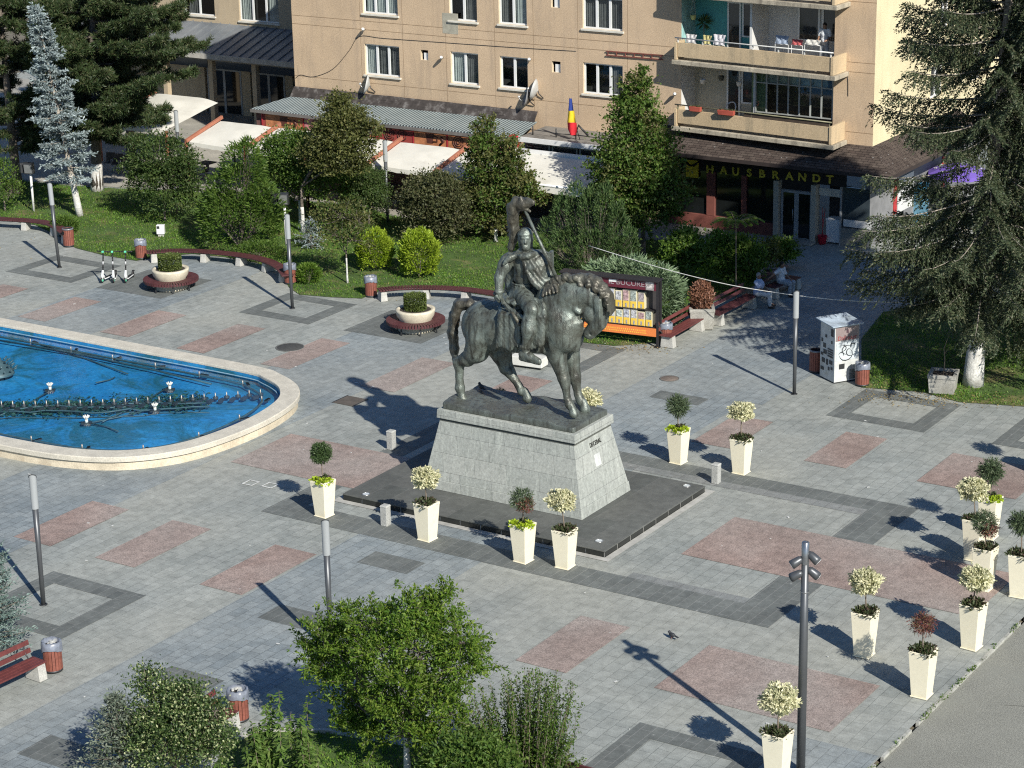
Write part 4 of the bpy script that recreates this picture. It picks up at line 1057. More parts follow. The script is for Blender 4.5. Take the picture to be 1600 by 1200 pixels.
b = MB(); wallstrip(b, inset(OP, .075), .255, inset(OP, .075), .295); wallstrip(b, E0, .26, inset(OP, .075), .256); b.build('rim_groove', M('dark_groove', (.05, .045, .04), .8), FO, True)  # dark recessed line between rim wall and cap stones
b = MB(); wallstrip(b, inset(OP, .075), .292, X0, .295); wallstrip(b, X0, .295, X0, .435); wallstrip(b, X0, .435, OP, .46); wallstrip(b, OP, .46, I1, .462); wallstrip(b, I1, .462, inset(OP, .63), .43); wallstrip(b, inset(OP, .63), .43, inset(OP, .63), .36); b.build('rim_cap', rim_t, FO, True)
def pool_mat():
    t = NT('pool_paint'); p = t.pos()
    n = t.noise(p, .45, 6, .65, .6); n2 = t.noise(p, 2.2, 5, .7)
    c = t.mix(t.ramp(n, [(.30, 0.), (.70, 1.)]), (.012, .15, .37), (.032, .265, .50))
    c = t.mix(t.ramp(t.noise(t.mapping(p, (1, 1.2, 1), loc=(3, 1, 0)), .38, 7, .72, .8), [(.46, 0.), (.58, .9)]), c, (.016, .105, .145))
    c = t.mix(t.ramp(n2, [(.56, 0.), (.72, .6)]), c, (.07, .17, .17))
    c = t.mix(1.0, c, t.ramp(t.noise(p, 7, 4, .75), [(.3, .72), (.7, 1.2)]), 'MULTIPLY')
    t.set(c, .6, 0, .2); return t.m
I2 = inset(OP, .63)
b = MB(); b.sheet(I2, .03); wallstrip(b, I2, .37, I2, .03); b.build('pool_floor', pool_mat(), FO, True)
t = NT('water'); gl = t.new('ShaderNodeBsdfGlossy'); gl.inputs['Roughness'].default_value = .03; gl.inputs[0].default_value = (1, 1, 1, 1)
tr = t.new('ShaderNodeBsdfTransparent'); tr.inputs[0].default_value = (.86, .96, 1, 1); fr = t.new('ShaderNodeLayerWeight'); fr.inputs[0].default_value = .5
bm_ = t.new('ShaderNodeBump'); bm_.inputs['Strength'].default_value = .22; bm_.inputs['Distance'].default_value = .03
t.link(t.noise(t.pos(), 4.5, 3, .6), bm_.inputs['Height']); t.link(bm_.outputs[0], gl.inputs['Normal']); t.link(bm_.outputs[0], fr.inputs['Normal'])
mx = t.new('ShaderNodeMixShader'); t.link(t.math('ADD', .02, t.math('MULTIPLY', t.math('POWER', fr.outputs['Facing'], 5.0), .8)), mx.inputs[0]); t.link(tr.outputs[0], mx.inputs[1]); t.link(gl.outputs[0], mx.inputs[2]); t.link(mx.outputs[0], t.out.inputs[0])
water_m = t.m
MB().sheet(inset(OP, .628), .25).build('water', water_m, FO, True)
pipe_m = M('dark_pipe', (.05, .095, .11), .5, .2, var=.3)
LP_ = [p for p in inset(OP, 1.25) if p[0] > -43]
MB().tube([(x, y, .22) for x, y in LP_], .04, 8).build('ring_pipe', pipe_m, FO, True)
MB().tube([(x, y, .235) for x, y in inset(OP, .68)], .025, 6).build('edge_cable', M('pale_cable', (.22, .33, .40), .5), FO, True)
noz_m = M('nozzle_brass', (.36, .33, .29), .45, .5)
nb = M('nozzle_base', (.03, .035, .04), .6)
Rq = resample([(x, y, 0) for x, y in LP_], 2.0)
for i, p in enumerate(Rq):
    if p.x < -33: continue
    o = MB().tube([(p.x, p.y, .2), (p.x, p.y, .37)], [.03, .022], 8).build('nozzle', noz_m, FO, True)
    MB().box((p.x + .15, p.y + .1, .22), (.34, .10, .06), rz=i * .7).build('floodlamp', nb, o, True)
for i in range(24):
    u = i / 20; q = W(2 + u * 352, 629 - 14 * u * u, .3)
    o = MB().tube([(q[0], q[1], .1), (q[0], q[1], .36)], [.026, .018], 8).build('jet', noz_m, FO, True)
    MB().lathe([(.0, .12), (.09, .12), (.10, .20), (.04, .24)], (q[0], q[1], 0), 10).build('jet_body', nb, o, True)
    MB().box((q[0] + .05, q[1] - .35, .17), (.13, .24, .09), rz=.3 * math.sin(i)).build('lamp', nb, o, True)
rg = rnd(5); b = MB()
for k in range(5):
    pts = []
    for i in range(14):
        u = i / 13; q = W(-5 + u * 330 + rg.uniform(-4, 4), 636 - 10 * u * u + k * 4 + rg.uniform(-3, 3), .1); pts.append((q[0], q[1], .04 + .10 * (k % 2) + rg.uniform(0, .05)))
    b.tube(pts, .022 + .012 * (k % 2), 5)
for (a, c_) in (((265, 606), (160, 660)), ((242, 640), (140, 662)), ((80, 612), (0, 650)), ((134, 662), (185, 675)), ((60, 540), (200, 585)), ((150, 600), (180, 590))):
    p, q = W(*a, .1), W(*c_, .1); b.tube([(p[0], p[1], .15), ((p[0] + q[0]) / 2, (p[1] + q[1]) / 2 + .2, .08), (q[0], q[1], .12)], .026, 5)
b.build('hoses', pipe_m, FO, True)
rg = rnd(15); n = 2600; u_ = rg.uniform(-.05, .92, n); qq = np.array([W(a * 352, 640 - 14 * a * a + rg.normal() * 6, .06) for a in u_]); leaf_obj('algae', [leaf_geo(np.stack([qq[:, 0], qq[:, 1], rg.uniform(.04, .16, n)], 1), rg.normal(size=(n, 3)) * np.array([1, 1, .3]), .16, .07, rg)], LEAF('leaf_algae', (.012, .05, .045), (.03, .085, .06), None, .1), FO).location = -FO.location
p, q = W(155, 600, .2), W(195, 577, .2)
MB().tube([W(-30, 527, .2), W(120, 552, .2), W(240, 578, .2), W(330, 600, .2)], .035, 8).build('cross_pipe', pipe_m, FO, True)
wh = M('white_nozzle', (.60, .60, .55), .5)
for x, y in ((78, 604), (265, 603), (135, 655), (242, 636)):
    q = W(x, y, .3); b = MB(); b.tube([(q[0], q[1], .1), (q[0], q[1], .30)], .05, 8)
    for k in range(7):
        a = 2 * PI * k / 7; b.tube([(q[0], q[1], .28), (q[0] + .10 * math.cos(a), q[1] + .10 * math.sin(a), .42)], [.02, .028], 6)
    b.build('flower_nozzle', wh, FO, True)
    MB().box((q[0], q[1], .17), (.34, .16, .06), rz=.6).build('nozzle_tray', nb, FO, True)
q = W(-2, 580, .3); b = MB(); b.lathe([(.55, .2), (.5, .34), (.42, .36), (.38, .48), (.3, .5), (.26, .62), (.15, .64), (.1, .8), (0, .82)], (q[0], q[1], 0), 18)
for lv, (r_, z) in enumerate(((.5, .34), (.4, .5), (.28, .64))):
    for k in range(14 - lv * 3):
        a = 2 * PI * k / (14 - lv * 3); b.tube([(q[0] + r_ * math.cos(a), q[1] + r_ * math.sin(a), z), (q[0] + (r_ + .16) * math.cos(a), q[1] + (r_ + .16) * math.sin(a), z + .10)], .022, 5)
b.build('central_cascade', pipe_m, FO, True)

# ------------------------------------------------------------------ book kiosk
p0, p1 = W(878, 527), W(1028, 544); ka = math.atan2(p1[1] - p0[1], p1[0] - p0[0]); KL = float(np.linalg.norm(p1 - p0))
KI = thing('book_kiosk', 'maroon roofed book display stand with yellow cases and orange banner behind the horse head', 'book kiosk', (p0[0], p0[1], .012), ka)
mar_k = M('kiosk_maroon', (.11, .018, .03), .5, var=.1); blk_k = M('kiosk_black', (.022, .02, .022), .5)
b = MB(); b.bx(-.05, KL + .05, -.10, .40, 2.44, 2.50); b.build('roof', blk_k, KI, bevel=.01)
MB().bx(0, KL, .0, .05, 2.10, 2.43).build('header_board', mar_k, KI)
for x in (.03, KL - .03):
    for y in (.03, .34): MB().bx(x - .035, x + .035, y - .035, y + .035, 0, 2.44).build('post', blk_k, KI)
    MB().bx(x - .1, x + .1, -.06, .12, 0, .03).build('foot', blk_k, KI)
MB().bx(.07, KL - .07, .33, .36, .4, 2.43).build('back_panel', M('kiosk_back', (.05, .045, .045), .7), KI)
for z in (.72, 1.345): MB().bx(.07, KL - .07, .06, .325, z - .02, z).build('shelf', blk_k, KI)
org = M('orange_banner', (.66, .19, .05), .5, var=.15, vs=.8)
bn = MB().bx(.07, KL - .07, -.01, .02, .40, .70).build('banner', org, KI)
yb = M('banner_yellow', (.80, .55, .05), .6)
t = NT('banner_lettering'); p = t.pos(); bt_ = t.new('ShaderNodeTexBrick'); mp_ = t.mapping(p, (1, 1, 1), (PI / 2, 0, 0)); t.link(mp_, bt_.inputs['Vector']); bt_.inputs['Scale'].default_value = 1
bt_.inputs['Brick Width'].default_value = .075; bt_.inputs['Row Height'].default_value = .09; bt_.inputs['Mortar Size'].default_value = .022; bt_.inputs['Color1'].default_value = (.80, .55, .05, 1); bt_.inputs['Color2'].default_value = (.78, .35, .04, 1); bt_.inputs['Mortar'].default_value = (.66, .19, .05, 1)
t.set(bt_.outputs['Color'], .6)
MB().bx(.45, KL - .45, -.016, -.011, .475, .635).build('banner_writing', t.m, bn)
grey_t = M('dull_letter', (.30, .25, .26), .6)
text('lettering', 'MINUNI   IL BUCURESTI', .26, .004, grey_t, KI, (KL * .56, -.006, 2.29), (PI / 2, 0, 0), sx=1.12)
MB().bx(KL * .50, KL * .575, -.012, -.006, 2.29, 2.39).build('white_sticker', M('paper_white', (.70, .70, .68), .7), KI)
MB().bx(KL - .46, KL - .16, -.012, -.006, 2.11, 2.42).build('picture_sticker', M('sticker_picture', (.45, .42, .40), .6, var=.95, vs=7, grain=.6), KI)
yel = M('case_yellow', (.74, .50, .07), .5, var=.08); cols = [(.62, .66, .62), (.62, .64, .66), (.42, .06, .06), (.12, .12, .13), (.42, .55, .45), (.14, .24, .15), (.66, .62, .5), (.35, .38, .50), (.16, .05, .08), (.70, .45, .15), (.5, .5, .52)]
for r_, (z0, z1) in enumerate(((1.35, 2.02), (.725, 1.31))):
    nC = int((KL - .2) / .285)
    for i in range(nC):
        if r_ == 0 and i >= nC - 1: continue
        x = .10 + i * .285 + (.0 if r_ else -.02); yf = .10 + (.05 if i == nC - 2 and r_ == 0 else 0); top = z1 - (.06 if i % 3 == 1 else 0)
        o = MB().bx(x, x + .255, yf, yf + .20, z0, top).build('display_case', M('case_cream', (.66, .60, .42), .5, var=.1), KI)
        MB().bx(x + .012, x + .243, yf - .012, yf - .002, z0 + .015, z0 + .25).build('yellow_label', yel, o)
        MB().bx(x + .10, x + .16, yf - .017, yf - .013, z0 + .03, z0 + .17).build('label_picture', M('label_grey', (.32, .32, .34), .6, var=.6, vs=12), o)
        cc = tuple(.45 * q_ + .30 for q_ in cols[(i * 3 + r_ * 5) % len(cols)])
        MB().bx(x + .025, x + .23, yf - .014, yf - .004, z0 + .27, top - .03).build('cover', M('cover_%d' % ((i * 3 + r_ * 5) % len(cols)), cc, .4, var=.75, vs=11, grain=.5, gs=30), o)

# ------------------------------------------------------------------ sticker covered machine
q = W(1303, 600); VM = thing('vending_machine', 'white vending cabinet covered with stickers and posters under the big spruce', 'vending machine', (q[0], q[1], .012), math.radians(57))
vw = M('cabinet_white', (.56, .57, .55), .5, var=.25, vs=2.5, grain=.1, stain=(.40, .38, .32), ss=1.6)
MB().bx(0, .96, 0, .92, .03, 2.0).build('cabinet', vw, VM, bevel=.01)
MB().bx(.02, .94, .02, .9, 0, .03).build('plinth', dark_m, VM)
b = MB(); b.box((.46, .46, 2.06), (1.22, 1.12, .03), M=Matrix.Rotation(.06, 3, 'X')); b.build('roof_sheet', M('pale_blue_sheet', (.42, .50, .57), .5, var=.5, vs=2.2, grain=.2), VM)
# front (faces -y local = lower right in the photo)
MB().bx(.03, .93, -.012, -.003, 1.48, 1.95).build('top_poster', M('poster_taupe', (.25, .20, .19), .5, var=.15), VM)
text('lettering', 'Dallmayr', .21, .003, M('letter_red_brown', (.30, .05, .05), .5), VM, (.48, -.014, 1.57), (PI / 2, 0, 0))
MB().prism([(.44, -.020), (.52, -.020), (.52, -.013), (.44, -.013)], 1.74, 1.86).build('crest', M('crest_dark', (.07, .04, .05), .5), VM)
b = MB(); rg = rnd(12)
MB().bx(.05, .91, -.010, -.003, .78, 1.44).build('drawing_panel', M('poster_pale', (.50, .54, .55), .5, var=.2), VM)
for cx_, cz_, r_ in ((.48, 1.14, .2), (.30, 1.22, .14), (.62, 1.05, .17), (.44, .98, .26), (.7, 1.26, .1), (.25, 1.0, .1)):
    a0 = rg.uniform(0, 6); b.tube([(cx_ + r_ * math.cos(a0 + t * .5), -.014, cz_ + r_ * .8 * math.sin(a0 + t * .5)) for t in range(9)], [.004, .012, .016, .018, .018, .016, .012, .008, .003], 5)
b.build('drawing', M('ink_black', (.03, .035, .04), .5), VM)
MB().bx(.18, .40, -.012, -.003, .48, .66).build('coin_slot', dark_m, VM)
MB().bx(.60, .90, -.010, -.003, .08, .42).build('torn_sticker', M('sticker_grey', (.22, .23, .22), .6, var=.6, vs=7), VM)
# left side: stickers
st_d = M('sticker_dark', (.05, .055, .06), .5, var=.6, vs=10)
for y0, z0, w, h in ((.08, 1.62, .16, .26), (.14, 1.36, .08, .10), (.10, .86, .34, .06), (.10, .95, .34, .05), (.10, 1.03, .34, .05), (.10, 1.11, .34, .05), (.50, .9, .2, .16), (.56, 1.12, .16, .16), (.72, .82, .14, .1), (.12, .62, .2, .14), (.4, .55, .12, .2), (.6, .58, .2, .16), (.1, .44, .12, .1), (.66, .3, .2, .12), (.5, 1.5, .1, .1), (.74, 1.3, .1, .12), (.3, .38, .1, .12)):
    MB().bx(-.012, -.003, y0, y0 + w, z0, z0 + h).build('sticker', st_d, VM)

# ------------------------------------------------------------------ covers, paint marks, concrete planters
for (x, y), r_, lab, col in (((453, 543), .52, 'dark round manhole cover on the paving right of the fountain', (.07, .07, .065)), ((1046, 592), .34, 'brown round manhole cover left of the lone tube lamp', (.20, .16, .13))):
    q = W(x, y); T = thing('manhole_cover', lab, 'manhole cover', (q[0], q[1], .012))
    m_ = M('cast_iron_%d' % x, col, .8, .1, var=.3, vs=8, grain=.3)
    MB().lathe([(0, .008), (r_ * .9, .008), (r_ * .92, .003)], n=28).build('lid', m_, T); MB().lathe([(r_ * .92, .002), (r_ * .92, .010), (r_, .010), (r_, 0)], n=28).build('frame', M('iron_frame', (.13, .13, .12), .8), T)
q = W(547, 627); T = thing('square_cover', 'dark square service plate on the paving left of the horse shadow', 'service cover', (q[0], q[1], .013)); MB().bx(-.42, .42, -.42, .42, 0, .006).build('plate', M('rust_plate', (.10, .085, .07), .8, var=.3), T); 
b = MB()
for f in (-.42, .42): b.bx(f - .02, f + .02, -.44, .44, 0, .009)
b.build('frame', dark_m, T)
wp = M('worn_white_paint', (.62, .62, .58), .8, var=.3, vs=9)
b = MB()
for (x, y) in ((392, 755), (422, 759)):
    q = W(x, y)
    for x0, x1, y0, y1 in ring(q[0] - .2, q[0] + .2, q[1] - .2, q[1] + .2, .05): b.sheet([(x0, y0), (x1, y0), (x1, y1), (x0, y1)], .018)
struct('pavement_markings', b, wp)
lit = M('litter_paper', (.60, .60, .57), .8, var=.2)
rg = rnd(77); b = MB()
for i in range(110):
    x, y = rg.uniform(-38, 11), rg.uniform(-16, 20)
    if -44 < x < -14.6 and -2.6 < y < 8.2 or -9.2 < x < .2 and -.1 < y < 6: continue
    s = rg.uniform(.015, .05); a = rg.uniform(0, 3)
    b.box((x, y, .022), (s * 2, s, .006), rz=a)
tag(b.build('paving_litter', lit), 'scattered scraps of pale litter lying over the paving', 'litter', kind='stuff')

cp_m = M('old_concrete', (.36, .35, .31), .9, var=.3, vs=2, grain=.3, gs=30, stain=(.20, .19, .16), ss=1.5)
def concrete_planter(px_, py_, label, w, h, rz):
    q = W(px_, py_); T = thing('concrete_planter', label, 'planter', (q[0], q[1], .012), rz, 'grey concrete planters')
    b = MB(); b.frustum((0, 0), (w * .9, w * .9), (w, w), .03, h - .06)
    for sx, sy, ax, ay in ((0, 1, w + .02, .06), (0, -1, w + .02, .06), (1, 0, .06, w - .08), (-1, 0, .06, w - .08)): b.box((sx * (w - .04), sy * (w - .04), h), (ax * 2, ay * 2, .12))
    b.build('trough', cp_m, T, bevel=.012); MB().sheet([(-w + .1, -w + .1), (w - .1, -w + .1), (w - .1, w - .1), (-w + .1, w - .1)], h - .02).build('soil', soil_m, T)
    return T
CP1 = concrete_planter(1473, 612, 'square concrete planter with a bare sapling before the white based spruce', .45, .62, .25)
MB().tube([(0, 0, .6), (.03, 0, 1.1), (-.02, .02, 1.5), (.12, 0, 1.95)], [.02, .016, .012, .005], 6).build('sapling', bark_thin, CP1)
MB().tube([(0, .01, 1.3), (.12, .05, 1.5), (.16, .1, 1.7)], [.01, .007, .003], 5).build('twig', bark_thin, CP1)
CP2 = concrete_planter(1096, 512, 'square concrete planter between the two shaded benches', .45, .75, .55)
CP3 = concrete_planter(1203, 452, 'grey concrete tub with yellowing plant between the seated men', .36, .7, .5)
# ------------------------------------------------------------------ buildings
F = 34.5
def stucco(name, col, stain, joint=True):
    t = NT(name); p = t.pos()
    c = t.mix(t.ramp(t.noise(p, .35, 6, .65), [(.3, 0.), (.7, 1.)]), tuple(q * .86 for q in col), tuple(q * 1.1 for q in col))
    st = t.noise(t.mapping(p, (1.6, 1.6, .22)), 1.3, 6, .7)
    c = t.mix(t.ramp(st, [(.50, 0.), (.70, .75)]), c, stain)
    c = t.mix(t.ramp(t.noise(p, 1.1, 4, .7), [(.60, 0.), (.68, .35)]), c, tuple(q * 1.15 for q in col))
    c = t.mix(1.0, c, t.ramp(t.noise(p, 20, 4, .75), [(.3, .72), (.7, 1.2)]), 'MULTIPLY')
    t.set(c, .9, 0, .2); t.bump(t.noise(p, 30, 4, .7), .35, .02)
    return t.m
tan = stucco('tan_stucco', (.53, .395, .262), (.38, .29, .205))
yel_w = stucco('pale_yellow_stucco', (.66, .57, .36), (.55, .47, .30))
par_m = stucco('parapet_stucco', (.52, .40, .25), (.30, .25, .17))
slab_m = M('weathered_slab', (.42, .37, .28), .9, var=.3, vs=1.5, grain=.3, gs=25, stain=(.15, .13, .10), ss=1.2, streak=True)
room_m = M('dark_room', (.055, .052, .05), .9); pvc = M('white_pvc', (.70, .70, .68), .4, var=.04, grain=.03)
sill_m = M('painted_sill', (.60, .57, .49), .7, var=.15)
cur_w = M('white_curtain', (.52, .52, .49), .9, var=.15, vs=4); cur_g = M('grey_curtain', (.16, .15, .145), .9, var=.3, vs=4)
t = NT('window_glass'); gl = t.new('ShaderNodeBsdfGlossy'); gl.inputs['Roughness'].default_value = .03; tr = t.new('ShaderNodeBsdfTransparent'); tr.inputs[0].default_value = (.72, .78, .78, 1)
fr = t.new('ShaderNodeLayerWeight'); fr.inputs[0].default_value = .5; mx = t.new('ShaderNodeMixShader'); t.link(t.math('ADD', .06, t.math('MULTIPLY', t.math('POWER', fr.outputs['Facing'], 5.0), .8)), mx.inputs[0]); t.link(tr.outputs[0], mx.inputs[1]); t.link(gl.outputs[0], mx.inputs[2]); t.link(mx.outputs[0], t.out.inputs[0])
glass = t.m
def holed(b, Y, x0, x1, z0, z1, holes, depth, mat=0, rmat=0):
    xs = sorted({x0, x1} | {h[0] for h in holes} | {h[1] for h in holes}); zs = sorted({z0, z1} | {h[2] for h in holes} | {h[3] for h in holes})
    for i in range(len(xs) - 1):
        for j in range(len(zs) - 1):
            cx, cz = (xs[i] + xs[i + 1]) / 2, (zs[j] + zs[j + 1]) / 2
            if any(h[0] < cx < h[1] and h[2] < cz < h[3] for h in holes): continue
            b.quad((xs[i], Y, zs[j]), (xs[i + 1], Y, zs[j]), (xs[i + 1], Y, zs[j + 1]), (xs[i], Y, zs[j + 1]), mat)
    for a, c, d, e in holes:
        b.quad((a, Y, d), (a, Y, e), (a, Y + depth, e), (a, Y + depth, d), rmat); b.quad((c, Y, e), (c, Y, d), (c, Y + depth, d), (c, Y + depth, e), rmat)
        b.quad((a, Y, d), (a, Y + depth, d), (c, Y + depth, d), (c, Y, d), rmat); b.quad((a, Y, e), (c, Y, e), (c, Y + depth, e), (a, Y + depth, e), rmat)
def curtain(b, x0, x1, z0, z1, Y, amp=.035, fr_=9):
    n = max(6, int((x1 - x0) * 26)); vs = []
    for i in range(n + 1):
        x = x0 + (x1 - x0) * i / n; y = Y + amp * math.sin(i * fr_ * .12 * 2) + .015 * math.sin(i * 1.7); vs += [(x, y, z0), (x, y, z1)]
    b.add(vs, [(2 * i, 2 * i + 2, 2 * i + 3, 2 * i + 1) for i in range(n)], 0, True)
def window(par, x0, x1, z0, z1, Y, lights, curt=None, sill=True, frame=pvc, fw=.07, world=True, open_=None):
    b = MB(); y0, y1 = Y + .10, Y + .16
    b.bx(x0, x1, y0, y1, z0, z0 + fw); b.bx(x0, x1, y0, y1, z1 - fw, z1); b.bx(x0, x0 + fw, y0, y1, z0 + fw, z1 - fw); b.bx(x1 - fw, x1, y0, y1, z0 + fw, z1 - fw)
    for i in range(1, lights):
        x = x0 + (x1 - x0) * i / lights; b.bx(x - fw * .85, x + fw * .85, y0, y1, z0 + fw, z1 - fw)
    w = b.build('window', frame, par, world)
    MB().quad((x0 + fw, y0 + .03, z0 + fw), (x1 - fw, y0 + .03, z0 + fw), (x1 - fw, y0 + .03, z1 - fw), (x0 + fw, y0 + .03, z1 - fw)).build('pane', glass, w, world)
    if sill: MB().bx(x0 - .06, x1 + .08, Y - .09, Y + .10, z0 - .09, z0 - .004).build('sill', sill_m, w, world, bevel=.01)
    if curt:
        for a, c, kind in curt:
            cb = MB(); curtain(cb, x0 + (x1 - x0) * a, x0 + (x1 - x0) * c, z0 + .02, z1 - .03, Y + .22); cb.build('curtain', cur_w if kind == 'w' else cur_g, w, world)
    return w
AB = thing('apartment_block', 'tan rendered apartment block with recessed balconies and pale yellow side wall', 'apartment block', (-22, F, 0))
X0_, X1_ = -37.4, -7.55
wins = [(-33.20, -31.22, 5.18, 6.62, 3), (-28.36, -26.86, 5.18, 6.62, 2), (-25.70, -24.22, 5.20, 6.62, 2), (-21.34, -19.34, 5.30, 6.67, 3)]
wins += [(a, c, d + 2.86, e + 2.86, l) for a, c, d, e, l in wins]; wins += [(a, c, d + 5.72, e + 5.72, l) for a, c, d, e, l in wins[:4]]
vents = [(-30.02, -29.60, 6.10, 6.57), (-22.95, -22.5, 6.10, 6.60), (-22.95, -22.5, 8.96, 9.46)]
LG0, LG1 = -16.45, -9.36
logs = [(LG0, LG1, 4.52, 7.02), (LG0, LG1, 7.36, 9.86), (LG0, LG1, 10.2, 12.7)]
holes = [(a, c, d, e) for a, c, d, e, l in wins] + vents
b = MB()
holed(b, F, X0_, LG0, 3.4, 13.5, holes, .16, 0, 1)
b.quad((LG1, F, 3.4), (X1_, F, 3.4), (X1_, F, 13.5), (LG1, F, 13.5))
for z0, z1 in ((3.4, 4.30), (7.02, 7.20), (9.86, 10.04), (12.7, 13.5)): b.quad((LG0, F, z0), (LG1, F, z0), (LG1, F, z1), (LG0, F, z1))
b.quad((X0_, F, 0), (X0_, F, 13.5), (X0_, F + 14, 13.5), (X0_, F + 14, 0)); b.quad((X0_, F, 13.5), (X1_, F, 13.5), (X1_, F + 14, 13.5), (X0_, F + 14, 13.5))
b.quad((X0_, F, 0), (LG0 - .6, F, 0), (LG0 - .6, F, 3.4), (X0_, F, 3.4))
b.build('front_wall', [tan, M('pale_reveal', (.58, .47, .32), .9, var=.15)], AB, True)
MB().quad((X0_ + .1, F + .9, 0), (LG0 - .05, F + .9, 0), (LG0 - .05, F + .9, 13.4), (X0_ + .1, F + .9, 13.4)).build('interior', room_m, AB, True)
# fine joints of the wall panels
b = MB()
for z in (4.78, 7.26, 7.66, 10.12, 10.5):
    b.bx(X0_, LG0 - .35, F - .004, F + .01, z, z + .022); b.bx(LG1 + .6, X1_, F - .004, F + .01, z, z + .022)
for x in (-33.4, -31.0, -28.6, -25.95, -23.9, -21.6, -19.1):
    b.bx(x, x + .016, F - .003, F + .01, 4.3, 13.4)
b.build('panel_joints', M('joint_brown', (.27, .185, .11), .9), AB, True)
MB().bx(-28.75, -27.9, F - .006, F + .01, 7.42, 8.35).build('repair_patch', M('grey_patch', (.36, .34, .27), .9, var=.2, vs=6), AB, True)
cset = [[(0, .34, 'w'), (.36, .62, 'g'), (.7, .98, 'g')], [(0.02, .45, 'w'), (.5, .98, 'g')], None, [(.62, 1, 'g')], [(.05, .95, 'w')], [(.5, .98, 'g')], [(0, .3, 'g'), (.55, .98, 'w')], [(0, .98, 'g')], None, None, None, None]
for (a, c, d, e, l), cs in zip(wins, cset): window(AB, a, c, d, e, F, l, cs)
for a, c, d, e in vents:
    MB().bx(a + .12, c, F + .10, F + .14, d, e - .14).build('vent_flap', pvc, AB, True)
# side wall
b = MB(); sh = [(41.2, 42.2, 8.0, 9.3), (40.4, 41.8, 5.2, 6.6), (45, 46.2, 5.2, 6.6), (45, 46.2, 8.1, 9.5)]
xs = []
def side(b, X, y0, y1, z0, z1, holes, depth):
    bb = MB(); holed(bb, 0, y0, y1, z0, z1, holes, depth)
    b.add([(X - p[1], p[0], p[2]) for p in bb.v], bb.f)
side(b, X1_, F, F + 14, 3.4, 13.5, sh, .15)
b.build('side_wall', yel_w, AB, True)
for y0, y1, z0, z1 in sh:
    w = MB(); 
    for q0, q1, r0, r1 in ((y0, y1, z0, z0 + .08), (y0, y1, z1 - .08, z1), (y0, y0 + .08, z0, z1), (y1 - .08, y1, z0, z1), ((y0 + y1) / 2 - .05, (y0 + y1) / 2 + .05, z0, z1)): w.bx(X1_ - .15, X1_ - .09 - .004 * (q1 - q0 < .2), q0, q1, r0, r1)
    wo = w.build('side_window', pvc, AB, True); MB().bx(X1_ - .135, X1_ - .125, y0, y1, z0, z1).build('pane', M('dark_pane', (.03, .035, .04), .08, spec=.8), wo, True)
